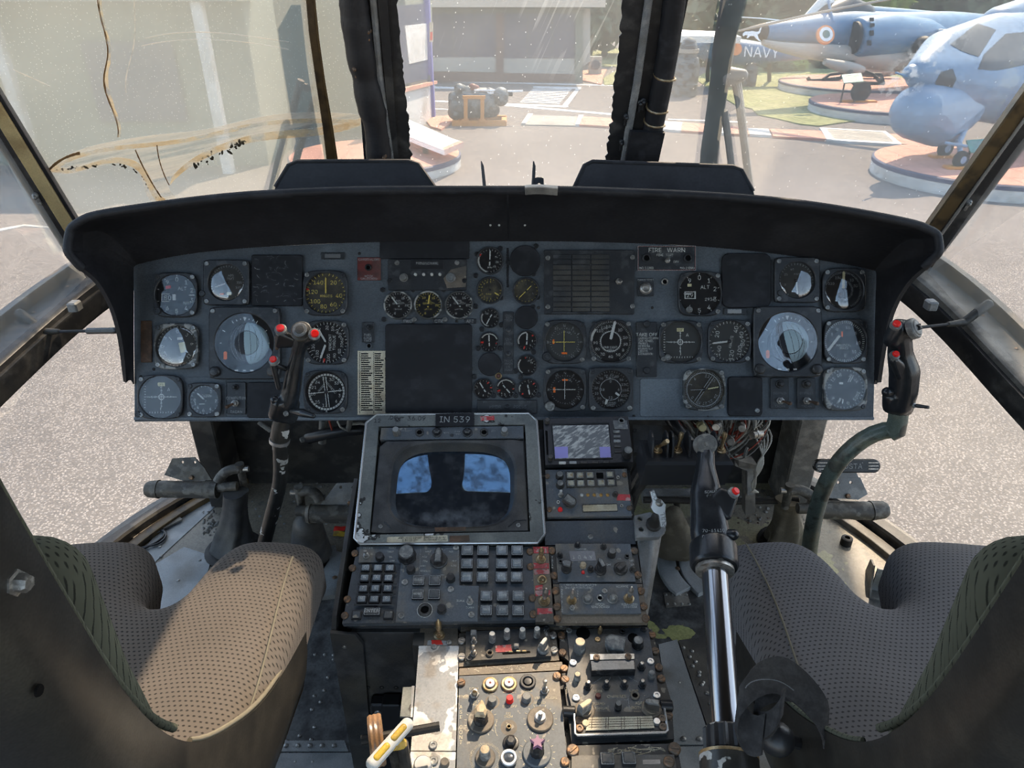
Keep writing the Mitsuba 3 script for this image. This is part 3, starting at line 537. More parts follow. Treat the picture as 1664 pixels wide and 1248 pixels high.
# ---------------------------------------------------------------- marks on dials (angles clockwise from the top, radii as shares of the dial)
def rect(r, a, l, w, rot_=None):
    t = math.radians(a); q = math.radians(a if rot_ is None else rot_); c, s = math.cos(q), math.sin(q)
    p = np.array([(-w / 2, -l / 2), (w / 2, -l / 2), (w / 2, l / 2), (-w / 2, l / 2)])
    p = np.stack([p[:, 0] * c + p[:, 1] * s, -p[:, 0] * s + p[:, 1] * c], 1) + [r * math.sin(t), r * math.cos(t)]
    return z3(p, 0), np.array([[0, 1, 2], [0, 2, 3]])
def tk(n, a0, a1, r0, r1, w=0.03, full=False):
    k = n if not full else n
    return cat(*[rect((r0 + r1) / 2, a0 + (a1 - a0) * i / (n - (0 if full else 1)), r1 - r0, w) for i in range(n)])
def arc(a0, a1, r0, r1, n=16):
    a = np.radians(np.linspace(a0, a1, n)); q = np.vstack([np.stack([r0 * np.sin(a), r0 * np.cos(a)], 1), np.stack([r1 * np.sin(a), r1 * np.cos(a)], 1)])
    i = np.arange(n - 1); return z3(q, 0), np.vstack([np.stack([i, i + n + 1, i + n], 1), np.stack([i, i + 1, i + n + 1], 1)])
def nm(items, r, h, turn=0, follow=False):
    return cat(*[mv(rot(text(s, h, 0.002), 'z', turn - (a if follow else 0)), r * math.sin(math.radians(a)), r * math.cos(math.radians(a)), 0.002) for s, a in items])
def tx(s, x, y, h, turn=0): return mv(rot(text(s, h, 0.002), 'z', turn), x, y, 0.002)
def bx(x, y, w, h, turn=0): return mv(rot(rect(0, 0, h, w), 'z', turn), x, y, 0.001)
def ndl(a, l, w, tail=0.0, tip=0.25):
    p = [(-w / 2, -tail), (w / 2, -tail), (w / 2, l - tip * l * 0.4), (0, l), (-w / 2, l - tip * l * 0.4)]
    return rot(ext(p, 0, 0.02), 'z', -a)
def disc(r, n=32): return lathe([(r, 0)], n, False, True) if False else loft([z3(se(r, r, 2, n), 0)], False, True)
def dome(r, h, n=32): return lathe([(r * math.cos(t), h * math.sin(t)) for t in np.linspace(0, 1.45, 6)], n, False, True)

SCR = lambda: cat(lathe([(0.0046, 0), (0.0046, 0.0016), (0.0038, 0.0022), (0.0020, 0.0022), (0.0016, 0.0012)], 14))
def screw(par, fr, x, y, h=0.0, m=None, s=1.0):
    inst(par, 'screw', 'screw', SCR, m or SCREW, fsc(fr.sub(x, y, h, rot=rng.random() * 180), s))
def gauge(lab, px, py, r, bez=None, face=DIAL, marks=(), needles=(), screws='', knob=None, glass=1, cat_='gauge', name='gauge', group=None, bm=None, hub=True, h=0.009, fr=None, off=(0, 0)):
    fr = fr or FP; R = r * S; g = thing(name, lab, cat_, group); f = fr.sub(*fr.px(px, py)); circ = se(R, R, 2, 48)
    if bez:
        bw, bh, e = bez[0] * S / 2, bez[1] * S / 2, bez[2]; o = se(bw, bh, e, 48) + np.array(off) * S * [1, -1]
        part(g, 'bezel', ring(o, circ, 0, h, 0.001, 0.0015), bm or BEZEL, f, 30)
        for c in screws:
            sx, sy = {'a': (-1, 1), 'b': (1, 1), 'c': (1, -1), 'd': (-1, -1)}[c.lower()]; q = 0.83 if e > 8 else 0.80
            screw(g, f, sx * bw * q + off[0] * S, sy * bh * q - off[1] * S, h, BEZEL if c.isupper() else SCREW, 0.95)
    else:
        part(g, 'bezel', ring(se(R * 1.13, R * 1.13, 2, 48), circ, 0, 0.006, 0.001, 0.001), bm or BEZEL, f, 30); h = 0.006
    part(g, 'dial', mv(disc(R), 0, 0, 0.0012), face, f, False)
    fm = fsc(f.sub(0, 0, 0.0016), R, R, R * 0.3)
    for m, ms in marks:
        part(g, 'markings', cat(*ms), m, fm, False)
    for n, (m, ms) in enumerate(needles):
        part(g, 'needle', mv(ms, 0, 0, 0.02), m, fsc(f.sub(0, 0, 0.0022 + 0.0012 * n), R, R, R), False)
    if needles and hub: part(g, 'hub', sc(lathe([(0.09, 0.0), (0.09, 0.08), (0.05, 0.12)], 14), R), BLACK, f.sub(0, 0, 0.002))
    if glass: inst(g, 'glass', f'glass{glass}', (lambda: disc(1.0)) if glass == 1 else (lambda: dome(1.0, 0.16)), 'mat_bright_glass' if glass == 2 else GLASS, fsc(f.sub(0, 0, h - 0.0025), R), False if glass == 1 else True)
    if knob:
        kx, ky, kr, km = knob; kf = fr.sub(*fr.px(kx, ky), h - 0.004)
        part(g, 'knob', sc(lathe([(1, 0), (1, 0.9), (0.86, 1.1), (0.55, 1.1), (0.5, 0.95)], 18), kr * S), km, kf)
    return g
A8 = (71, 73, 4.6)
DEC = [(str(i), 36 * i) for i in range(10)]
# --- cluster at the end with the tachometer-less heading dials
gauge('altimeter with a red flag and an 80 counter, above the milky heading dial', 288, 480, 33, (70, 72, 4.6), marks=[
    (WHITE, [nm([d for d in DEC if d[0] not in '78'], 0.78, 0.21), tk(10, 0, 360, 0.92, 1.0, 0.03, True), tx('ALT', 0.27, 0.33, 0.17), tx('3007', 0.5, -0.38, 0.12), bx(-0.55, 0.06, 0.4, 0.03), bx(-0.55, -0.3, 0.4, 0.03), bx(-0.74, -0.12, 0.03, 0.36), tx('80', -0.45, -0.12, 0.22), bx(-0.13, -0.1, 0.16, 0.3)]),
    (RED, [bx(-0.42, 0.4, 0.26, 0.15, 8)])], needles=[(WHITE, rot(ndl(90, 0.93, 0.05, -0.62), 'z', 0))], screws='Abc', knob=(260, 506, 6, BEZEL), hub=False)
gauge('square-framed radar altimeter with pale hazed glass, next to the crinkled black cover', 370, 460, 29, (74, 73, 14), face=DIALG, marks=[
    (GREYM, [tk(31, -120, 150, 0.86, 0.97, 0.025), nm([('200', 88), ('500', 112), ('0', -100)], 0.66, 0.12), tx('FEET', 0.2, 0.25, 0.12), tx('ABS', 0.2, 0.42, 0.12)]), (ORANGE, [bx(-0.3, -0.62, 0.2, 0.1)]), (CREAM, [bx(0.1, -0.6, 0.25, 0.18)])],
    needles=[(WHITE, ndl(250, 0.72, 0.07, 0.1))], screws='abcd', knob=(332, 478, 5, BEZEL), glass=2)
k = gauge('airspeed dial lettered KNOTS with yellow figures, between the crinkled cover and the CARGO SLING plate', 530, 477, 32.5, (72, 73, 4.6), face=DIALF, marks=[
    (YELLOW, [nm([('20', 35), ('40', 100), ('60', 146), ('80', 190), ('100', 233), ('120', 277), ('140', 325)], 0.66, 0.2), tk(29, 10, 350, 0.88, 1.0, 0.03), tx('KNOTS', 0.02, -0.13, 0.13)]), (RED, [rect(0.93, 283, 0.14, 0.08)])],
    needles=[(YELLOW, ndl(0, 0.82, 0.07, 0.0))], screws='aBcd', hub=False)
CMP = [('N', 20), ('3', 50), ('6', 80), ('E', 110), ('12', 140), ('15', 170), ('S', 200), ('21', 230), ('24', 260), ('W', 290), ('30', 320), ('33', 350)]
gauge('heading dial with a milky glass and bright worn screw corners, beside the brown placard', 289, 563, 33.5, (71, 74, 4.6), face=DIALG, bm=BEZELW, marks=[
    (WHITE, [nm([('0', 0), ('3', 40), ('6', 80), ('12', 130), ('22', 165), ('30', 205), ('33', 240), ('0', 270), ('3', 305)], 0.72, 0.15, 0, True), tk(36, 0, 360, 0.88, 0.97, 0.02, True), bx(0.12, 0.38, 0.26, 0.12)]), (CREAM, [bx(0.25, -0.05, 0.3, 0.5, 12)])],
    needles=[(WHITE, ndl(-40, 0.62, 0.04, -0.4)), (WHITE, ndl(118, 0.66, 0.05, -0.45))], screws='Abcd', glass=2, hub=False)
def adi(lab, px, py, bw, bh, tilt_, lon0, flag, kn):
    R = 47.5 * S; g = thing('attitude_indicator', lab, 'gauge', 'attitude indicators'); f = FP.sub(*FP.px(px, py)); cx, cy = bw
    part(g, 'bezel', ring(se(cx * S / 2, cy * S / 2, 16, 48), se(R, R, 2, 48), 0, 0.014, 0.001, 0.002), BEZEL, f, 30)
    part(g, 'dial', mv(disc(R), 0, 0, 0.001), DIAL, f, False)
    def lune(a, b, n=14):
        th, ph = np.meshgrid(np.radians(np.linspace(a, b, n)), np.radians(np.linspace(-88, 88, 22)), indexing='ij')
        return grid(np.stack([np.sin(th) * np.cos(ph), np.sin(ph), 0.42 * np.cos(th) * np.cos(ph)], 2))
    fbm_ = fsc(f.sub(0.08 * R, 0, 0.0012, rot=tilt_), 0.71 * R, 0.71 * R, 0.6 * R)
    part(g, 'ball', lune(-89, lon0), BALLD, fbm_, True, 'dark half of the ball'); part(g, 'ball_sky', lune(lon0, 89), BALLL, fbm_, True, 'pale half of the ball')
    for q in (lon0 + 18, lon0 + 36, lon0 + 54, lon0 - 15, lon0 - 30, lon0 - 45):
        if -80 < q < 80: part(g, 'meridian', tube([(1.005 * math.sin(math.radians(q)) * math.cos(p), math.sin(p), 0.425 * math.cos(math.radians(q)) * math.cos(p)) for p in np.radians(np.linspace(-60, 60, 10))], 0.008, 4), DIAL if q > lon0 else GREYM, fbm_, True)
    fm = fsc(f.sub(0, 0, 0.0095), R, R, R * 0.3)
    tri = ext([(0, 0.74), (0.06, 0.88), (-0.06, 0.88)], 0, 0.01)
    part(g, 'markings', cat(tri, *[rect(0.82, a, 0.1 if abs(a) in (30, 60) else 0.06, 0.025) for a in (-90, -60, -30, -20, -10, 10, 20, 30, 60, 90)]), WHITE, fm, False)
    part(g, 'aircraft_symbol', cat(bx(-0.32, 0, 0.42, 0.03), bx(0.3, 0, 0.42, 0.03), bx(-0.11, -0.05, 0.14, 0.025, -45), bx(-0.02, -0.05, 0.14, 0.025, 45), bx(0.06, -0.05, 0.14, 0.025, -45), bx(0.15, -0.05, 0.14, 0.025, 45)), WHITE, fsc(f.sub(0, 0, 0.0125), R, R, R), False)
    part(g, 'warning_flag', rot(mv(ext(rr(0.12, 0.28, 0.05), 0, 0.01), -0.66, -0.42), 'z', 0), flag, fm, False, 'orange warning flag')
    part(g, 'slip_tube', cat(bx(-0.27, -0.93, 0.12, 0.05), bx(0.0, -0.93, 0.1, 0.05), bx(0.25, -0.93, 0.12, 0.05)), WHITE, fsc(f.sub(0, 0, 0.012), R, R, R), False)
    inst(g, 'glass', 'glass1', lambda: disc(1.0), 'mat_bright_glass' if px > 900 else GLASS, fsc(f.sub(0, 0, 0.0128), R), False)
    for sx in (-1, 1):
        part(g, 'trim_knob', sc(lathe([(1, 0), (1, 0.7), (0.75, 0.95), (0.4, 1.0)], 10), 8.5 * S), KNOB, FP.sub(*FP.px(px + sx * 46, py + kn), 0.012))
        for sy in (-1, 1): screw(g, f, sx * (cx / 2 - 7) * S, sy * (cy / 2 - 7) * S, 0.014, SCREW if sy > 0 or sx > 0 else BEZEL, 0.95)
adi('large square attitude indicator with an upright split ball, beside the black curved stick grip', 401, 558, (114, 117), 0, 3, -6, ORANGE, 46)
adi('square attitude indicator reflecting blue sky, beside the NAUTICAL MILES dial', 1276, 556, (110, 114), 0, 14, -14, ORANGE, 44)
gauge('dial lettered PERCENT TORQUE with two white pointers, partly behind a stick grip', 532, 557, 33.5, (72, 71, 4.6), marks=[
    (WHITE, [nm([('10', -33), ('20', 0), ('30', 22), ('40', 42), ('50', 60), ('60', 80), ('70', 100), ('80', 125), ('90', 150), ('100', 175), ('120', 222), ('130', 250)], 0.72, 0.14, 90, False), tk(33, -60, 262, 0.88, 1.0, 0.03), tx('PERCENT', 0.14, 0.02, 0.13, 90), tx('TORQUE', 0.34, 0.0, 0.13, 90)]), (RED, [rect(0.88, 190, 0.2, 0.09)])],
    needles=[(WHITE, mv(ndl(150, 0.5, 0.09, 0.2), -0.3, 0.45)), (WHITE, mv(ndl(200, 0.62, 0.1, 0.1), -0.1, -0.2))], screws='abcd', hub=False)
def hover(lab, px, py, r, flagm, oval=False, kn=None):
    return gauge(lab, px, py, r, (2.15 * r, 2.1 * r, 4.2), face=DIALG, marks=[
        (WHITE, [bx(0.05, 0, 1.35, 0.028), bx(0, 0.05, 0.028, 1.15), arc(0, 360, 0.1, 0.15, 24), tk(9, -90, -90, 0, 0, 0) if False else cat(*[bx(-0.78, y, 0.08, 0.03) for y in np.linspace(-0.5, 0.5, 9)]), cat(*[bx(x, -0.74, 0.03, 0.08) for x in np.linspace(-0.55, 0.6, 10)]), cat(*[bx(x, 0, 0.03, 0.1) for x in (-0.45, -0.3, 0.3, 0.45)]), cat(*[bx(0, y, 0.1, 0.03) for y in (-0.45, -0.3, 0.3, 0.45)]), tx('A', 0.35, 0.35, 0.16)]),
        (flagm, [bx(0.0, 0.6, 0.34, 0.17)]), (DIAL, [mv(tx('OFF', 0, 0.6, 0.1), 0, 0, 0.01)])], needles=[(WHITE, ndl(-90, 0.72, 0.03, -0.55)), (WHITE, ndl(180, 0.66, 0.03, -0.5))], screws='aBCd' if oval else 'abcd', knob=kn, hub=False)
hover('hover indicator with cream OFF flag directly below the milky heading dial', 263, 645, 34, CREAM, True, (228, 673, 5, BEZEL))
gauge('small CLIMB dial between the hover indicator and the COMPUTER switch plate', 334, 650, 23.5, (55, 56, 5), marks=[
    (WHITE, [nm([('1', 35), ('2', 95), ('4', 150), ('6', 190), ('4', 225), ('1', 250), ('0', 270)], 0.72, 0.2), tk(25, 0, 345, 0.88, 1.0, 0.035), tx('CLIMB', 0.1, 0.28, 0.16), bx(-0.2, -0.28, 0.4, 0.04)])],
    needles=[(WHITE, ndl(-48, 0.72, 0.09, 0.12))], screws='Abcd')
gauge('radio magnetic compass dial with a pale ring, next to the cream checklist card', 531, 637, 33, (70, 70, 4.6), marks=[
    (WHITE, [arc(0, 360, 0.8, 0.9, 48), nm([('27', -8), ('30', 22), ('33', 48), ('0', 82), ('3', 105), ('6', 133), ('12', 188), ('15', 222), ('18', 262), ('21', 290), ('24', 318)], 0.66, 0.15), tx('RADIO', -0.25, 0.2, 0.1, 50), tx('MAGNETIC', 0.22, 0.22, 0.1, -50), ext([(0, -0.86), (0.06, -1), (-0.06, -1)], 0, 0.01)]), (DIAL, [mv(tk(36, 0, 360, 0.8, 0.9, 0.03, True), 0, 0, 0.004)])],
    needles=[(WHITE, cat(mv(ndl(-7, 0.8, 0.03, 0.75), -0.06, 0), mv(ndl(-7, 0.8, 0.03, 0.75), 0.06, 0))), (WHITE, ndl(84, 0.85, 0.04, 0.8))], screws='ABcD', h=0.012)
# --- centre
def small(lab, px, py, r, marks, needles, face=DIAL, **k): return gauge(lab, px, py, r, None, face, marks, needles, cat_='gauge', name='engine_gauge', group='small dials of the centre column', **k)
for x, c, w, lab, a in ((647, WHITE, WHITE, 'round fuel quantity dial over the FWD tag', -38), (696, YELLOW, YELLOW, 'round fuel quantity dial with yellow figures over the CTR tag', 8), (746, WHITE, WHITE, 'round fuel quantity dial over the AFT tag', -38)):
    gauge(lab, x, 496, 20.5, None, DIAL, [(c, [tk(25, -150, 150, 0.84, 0.97, 0.03), nm([('5', -90), ('10', -30), ('15', 35), ('20', 90), ('0', 200)], 0.68, 0.17), tx('FUEL', 0.05, 0.34, 0.13), tx('QUANTITY', 0.05, 0.14, 0.13), tx('LBS X 100', 0, -0.32, 0.09)])], [(w, ndl(a, 0.82, 0.1, 0.18))], name='fuel_gauge', group='fuel quantity dials', bm=BEZELW)
    screw(list(labels)[-1], FP, *FP.px(x - 25, 471), 0, BLACK); screw(list(labels)[-1], FP, *FP.px(x - 23, 519), 0, SCREW if x > 650 else BLACK)
def tag(lab, px, py, w, h, s, m=BEZEL, th=None, c=GREYM, name='label_tag', fr=None, group=None):
    fr = fr or FP; k = fr.k(px, py); f = fr.sub(*fr.px(px, py)); g = thing(name, lab, 'label', group)
    part(g, 'plate', plate(w * k, h * k, 0, 0.0014, 0.001), m, f)
    if s: part(g, 'lettering', mv(text(s, (th or h * 0.6) * k), 0, 0, 0.0015), c, f, False)
    return g
for x, s in ((663, 'FWD'), (713, 'CTR'), (764, 'AFT')): tag(f'small black tag lettered {s} under a fuel quantity dial', x, 522, 19, 8, s)
small('engine tachometer dial with white needle straight up, topmost of the centre column', 796, 424, 20, [(WHITE, [tk(21, -130, 190, 0.82, 0.95, 0.03), nm([('70', 60), ('80', 100), ('60', 140)], 0.6, 0.15), tx('RPM', 0, -0.55, 0.13), arc(195, 290, 0.86, 0.98)]), (RED, [rect(0.9, -58, 0.12, 0.14)])], [(WHITE, ndl(2, 0.85, 0.1, 0.4))])
small('dial with a yellow pointer end at its rim, second down the centre column', 796, 472, 19.5, [(YELLOW, [tk(20, 90, 380, 0.84, 0.96, 0.035), nm([(str(i), 150 + 24 * i) for i in range(1, 10)], 0.7, 0.14), tx('SCALE', -0.1, -0.3, 0.1)])], [(YELLOW, ndl(118, 0.85, 0.1, -0.45))], DIALF)
small('faded brown engine dial under the taped-over instrument', 855, 473, 19.5, [(YELLOW, [tk(17, -60, 240, 0.84, 0.94, 0.03)]), (DIMM, [nm([('2', 0), ('4', 50), ('8', 110)], 0.6, 0.15)])], [(YELLOW, ndl(225, 0.85, 0.06, 0.6))], DIALF)
small('small dial with white needle pointing down, under the dial with the yellow pointer end', 796, 517, 14.5, [(WHITE, [arc(195, 300, 0.86, 0.98), tk(11, -60, 190, 0.8, 0.95, 0.04), nm([('100', -35), ('50', 75)], 0.6, 0.17)])], [(WHITE, ndl(208, 0.8, 0.13, 0.45))])
small('small dial with a red mark at nine o\'clock, beside the ENG OIL strip', 795, 556, 14.5, [(WHITE, [arc(-60, 70, 0.86, 0.98), tk(8, 90, 250, 0.8, 0.95, 0.04)]), (RED, [rect(0.8, -92, 0.34, 0.2), rect(0.8, 100, 0.12, 0.1)])], [(WHITE, ndl(-2, 0.82, 0.15, 0.45))])
small('small dial with red marks at one and seven o\'clock, across the ENG OIL strip', 856, 554, 15, [(WHITE, [arc(-110, 0, 0.84, 0.97), tk(8, 90, 250, 0.8, 0.95, 0.04), nm([('8', 90), ('4', 140)], 0.6, 0.2)]), (RED, [rect(0.85, 48, 0.18, 0.16), rect(0.78, 200, 0.36, 0.15)])], [(WHITE, ndl(2, 0.85, 0.15, 0.4))])
small('small dial with white arc but no needle, beside the ENG OIL strip', 856, 594, 15, [(WHITE, [arc(210, 315, 0.84, 0.97), tk(8, 0, 140, 0.8, 0.95, 0.04), nm([('50', 60), ('100', 30), ('0', 160)], 0.6, 0.17)]), (RED, [rect(0.85, -10, 0.16, 0.12)])], [])
small('first of the three hydraulic pressure dials, beside the large black cover', 786, 632, 15, [(WHITE, [nm([('1', 285), ('2', 230), ('3', 185), ('4', 130)], 0.7, 0.2), tk(12, -90, 150, 0.82, 0.95, 0.04)]), (RED, [rect(0.82, 36, 0.24, 0.14), rect(0.8, 80, 0.24, 0.13)])], [(WHITE, ndl(-32, 0.85, 0.14, 0.4))])
small('middle of the three hydraulic pressure dials, with a white arc on top', 822, 631, 15, [(WHITE, [arc(-75, 50, 0.84, 0.97), nm([('3', 190), ('4', 220), ('1', 330)], 0.7, 0.2), tk(8, 60, 270, 0.82, 0.95, 0.04)]), (RED, [rect(0.8, 252, 0.34, 0.17), rect(0.8, 95, 0.16, 0.12)])], [(WHITE, mv(ndl(138, 0.85, 0.13, 0.3), -0.1, 0.1))])
small('last of the three hydraulic pressure dials, needle pointing down', 858, 632, 15, [(WHITE, [nm([('1', 10), ('2', 110), ('3', 140)], 0.7, 0.18), tk(12, -90, 160, 0.82, 0.95, 0.04), arc(250, 300, 0.88, 0.98)]), (RED, [rect(0.84, 48, 0.24, 0.15), rect(0.8, 228, 0.22, 0.13)])], [(WHITE, mv(ndl(168, 0.85, 0.14, 0.25), 0, 0.2))])
for x, y in ((826, 427), (773, 448), (773, 498), (814, 484), (874, 483), (815, 528), (783, 535), (866, 499), (871, 400), (867, 445), (813, 566), (777, 566), (867, 572), (838, 603), (771, 612), (846, 613), (802, 643), (838, 643), (875, 642), (775, 413), (813, 404)):
    screw(panel, FP, *FP.px(x, y), 0, BLACK, 1.05)
def blank(lab, px, py, w, h, e=None, m=BLACKM, t=0.004, screws='', name='blanking_cover'):
    f = FP.sub(*FP.px(px, py)); g = thing(name, lab, 'cover')
    part(g, 'plate', (ring(se(w * S / 2, h * S / 2, 2, 32), se(w * S / 9, h * S / 9, 2, 32), 0, t) if False else lathe([(w * S / 2, 0), (w * S / 2, t - 0.001), (w * S / 2 - 0.001, t)], 32)) if e == 'o' else plate(w * S, h * S, 0, t, e or 0.004, 0.0012), m, f)
    for c in screws:
        sx, sy = {'a': (-1, 1), 'b': (1, 1), 'c': (1, -1), 'd': (-1, -1)}[c]; screw(g, f, sx * (w / 2 - 7) * S, sy * (h / 2 - 7) * S, t, None, 0.8)
    return g, f
blank('round black disc covering an instrument hole, at the head of the centre column', 853, 424, 50, 50, 'o'); 
blank('middle round black disc over an instrument hole, below the faded brown engine dial', 855, 516, 38, 38, 'o')
blank('round black disc covering an instrument hole, above the first hydraulic pressure dial', 796, 592, 38, 38, 'o')
g, f = blank('large square black cover in the middle of the panel beside the checklist card', 697, 600, 140, 146, 0.006, BLACKM, 0.006)
for x, y in ((629, 583), (766, 598), (700, 671)): screw(g, FP, *FP.px(x, y), 0.006, BLACK, 0.7)
blank('black tape strip over the frequency selector under the hood', 690, 404, 145, 34, 0.002, BLACKM, 0.002)
g, f = blank('black square cover with pale crinkled scratches beside the KNOTS dial with yellow figures', 451, 456, 83, 83, 0.004, BLACKM, 0.004, '')
for i in range(46):
    a0 = rng.random() * 6.28; c0 = (rng.random(2) - 0.5) * np.array([74, 72]) * S; r0 = (3 + 5 * rng.random()) * S
    part(g, 'scratch', tube([(*(c0 + r0 * np.array([math.cos(a0 + t), math.sin(a0 + t) * 0.7])), 0.0041) for t in np.linspace(0, 1.4, 5)], 0.00035, 3), GREYM if i % 3 == 0 else DIMM, f, False)
blank('plain black cover beside the COMPUTER switch plate, partly behind the stick grip', 432, 650, 58, 58, 0.004)
g, f = blank('large rounded black square cover beside the ALT dial with cream flag', 1212, 456, 80, 88, 0.014, BLACKM, 0.004)
g, f = blank('small rounded black cover with one screw, beside the clock dial', 1210, 644, 56, 64, 0.007, BLACKM, 0.004); screw(g, FP, *FP.px(1229, 667), 0.004)
g = tag('tall narrow brown worn placard at the end of the panel', 238, 555, 18, 68, '', BROWNPL)
g = tag('little framed indicator window under the hood above the KNOTS dial with yellow figures', 541, 416, 38, 11, '', BEZEL, name='indicator_lamp'); part(g, 'lens', mv(plate(0.03, 0.0075, 0.001, 0.003, 0.001), 0, 0), DIMM, FP.sub(*FP.px(541, 416)))
g = tag('little framed indicator window beside the ALT dial with cream flag', 1195, 506, 38, 11, '', BEZEL, name='indicator_lamp'); part(g, 'lens', mv(plate(0.027, 0.008, 0.001, 0.003, 0.001), 0, 0), GREYM, FP.sub(*FP.px(1193, 506)))
# --- plates with switches on the panel
def toggle(par, fr, px, py, lean=(0, -25), L_=0.018, m=STEEL, tip=None, h=0.0, s=1.0, bush=None):
    f = fr.sub(*fr.px(px, py), h); inst(par, 'bushing', 'bush', lambda: cat(lathe([(0.0065, 0), (0.0065, 0.003), (0.0058, 0.0035)], 6), mv(lathe([(0.0045, 0), (0.0045, 0.006), (0.003, 0.007)], 14), 0, 0, 0.003)), bush or STEEL, fsc(f, s))
    t = f.sub(0, 0, 0.007 * s, tilt=math.hypot(*lean), az=math.degrees(math.atan2(lean[1], lean[0])))
    inst(par, 'lever', ('lever', round(L_, 4)), lambda: lathe([(0.0017, -0.002), (0.0022, L_ * 0.5), (0.0032, L_ * 0.85), (0.0028, L_ * 0.97), (0.001, L_)], 12), tip or m, fsc(t, s))
def hexcap(par, fr, px, py, r=0.0055, m=KNOB, h=0.0, name='push_lamp'):
    f = fr.sub(*fr.px(px, py), h); inst(par, name, ('hexcap', round(r, 4)), lambda: cat(lathe([(r * 1.5, 0), (r * 1.5, 0.002), (r * 1.3, 0.003)], 18), mv(lathe([(r, 0), (r, 0.006), (r * 0.6, 0.008)], 6), 0, 0, 0.003)), m, f)
def jack(par, fr, px, py, r=0.006, m=STEEL, h=0.0, name='jack'):
    f = fr.sub(*fr.px(px, py), h); inst(par, name, ('jack', round(r, 4)), lambda: ring(se(r, r, 2, 24), se(r * 0.6, r * 0.6, 2, 24), 0, 0.004, -0.001), m, f)
    inst(par, 'hole', ('hole', round(r, 4)), lambda: mv(disc(r * 0.62, 20), 0, 0, 0.0006), HOLE, f, False)
g = thing('switch_plate', 'small black plate with a bent toggle, lettered COMPUTER and TACAN, beside the CLIMB dial', 'switch'); f = FP.sub(*FP.px(385, 647))
part(g, 'plate', plate(30 * S, 52 * S, 0, 0.004, 0.002), BEZEL, f); part(g, 'lettering', cat(mv(text('COMPUTER', 4.2 * S), 0, 0.0002, 0.0042), mv(text('TACAN', 4.2 * S), 0, -22 * S, 0.0042)), GREYM, f, False)
toggle(g, FP, 384, 655, (-20, -20), 0.02, STEEL, BROWNPL, 0.004, 1.1); hexcap(g, FP, 384, 629, 0.004, KNOB, 0.004)
for px, l in ((1266, 'toggle plate below the sky-reflecting attitude indicator, nearer the patch plate'), (1309, 'toggle plate below the sky-reflecting attitude indicator, nearer the worn end dial')):
    g = thing('switch_plate', f'small black {l}', 'switch'); f = FP.sub(*FP.px(px, 639))
    part(g, 'plate', plate(29 * S, 50 * S, 0, 0.004, 0.002), BEZEL, f); part(g, 'lettering', cat(mv(text('DOPPLER', 3.5 * S), 0, 0, 0.0042), mv(text('TACAN', 3.5 * S), 0, -21 * S, 0.0042)), DIMM, f, False)
    toggle(g, FP, px, 651, (28, -14), 0.02, STEEL, BROWNPL, 0.004, 1.15); hexcap(g, FP, px, 624, 0.0055, KNOB, 0.004)
g = thing('warning_plate', 'red-brown CARGO SLING plate with a black button in its middle', 'control plate'); f = FP.sub(*FP.px(600, 437))
part(g, 'plate', plate(38 * S, 37 * S, 0, 0.002, 0.001), REDPL, f); part(g, 'lettering', cat(mv(text('CARGO SLING', 3.6 * S), 0, 15 * S, 0.0022), mv(text('HOOK', 3.6 * S), 0, -12 * S, 0.0022), mv(text('UNLOCKED', 3.6 * S), 0, -16 * S, 0.0022)), GREYM, f, False); jack(g, FP, 599, 435, 0.0062, BLACK, 0.002, 'button')
g = thing('frequency_selector', 'worn frequency selector box with peeling black paint and two round knobs', 'radio'); f = FP.sub(*FP.px(695, 447))
part(g, 'plate', plate(127 * S, 50 * S, 0, 0.006, 0.002), BEZEL, f); part(g, 'window', mv(plate(53 * S, 13 * S, 0.006, 0.0075, 0.001), 0, 16 * S), BLACK, f); part(g, 'lettering', mv(text('FREQ/(CHAN)', 4 * S), 0, 18 * S, 0.0078), GREYM, f, False)
part(g, 'bare_corner', ext([(c[0] * S, c[1] * S) for c in ((38, 8), (63, 14), (62, -20), (32, -22), (26, -6))], 0.006, 0.0066), TAN, f, False)
for x, r in ((657, 8), (733, 9)): part(g, 'knob', sc(lathe([(1.1, 0), (1.1, 0.3), (0.9, 0.4), (0.85, 1.1), (0.7, 1.25)], 16), r * S * 0.8), KNOBG, FP.sub(*FP.px(x, 452), 0.006))
for i in range(4): part(g, 'button', mv(lathe([(0.003, 0), (0.003, 0.003), (0.0015, 0.0045)], 10), 0, 0, 0.006), WHITE, FP.sub(*FP.px(676 + 13.2 * i, 447)))
for x in (646, 743): screw(g, FP, *FP.px(x, 428), 0.006); screw(g, FP, *FP.px(x + (-12 if x < 700 else 12), 457), 0.006, BLACK)
g = tag('black FUEL GAGE TEST plate above a small push button', 598, 540, 19, 33, '', BEZEL, name='test_switch'); f = FP.sub(*FP.px(598, 540)); part(g, 'lettering', cat(*[mv(text(s, 3.6 * S), 0, y * S, 0.0016) for s, y in (('FUEL', -4), ('GAGE', -9.5), ('TEST', -14))]), GREYM, f, False); jack(g, FP, 600, 562, 0.0058, PANEL, 0, 'button'); hexcap(g, FP, 600, 532, 0.0035, BEZEL, 0.0014)
g = thing('checklist_card', 'cream checklist card with rows of black print beside the large black cover', 'card'); f = FP.sub(*FP.px(604, 622)); part(g, 'sheet', plate(46 * S, 104 * S, 0, 0.0012, 0.001), CARD, f)
rows = []
for i in range(27):
    for x0, x1 in ((-17, 2), (5, 20)): 
        w = (x1 - x0) * (0.6 + 0.4 * rng.random()); rows.append(mv(bx((x0 + w / 2) * S, (47 - 3.5 * i) * S, w * S, 1.9 * S), 0, 0, 0.0006))
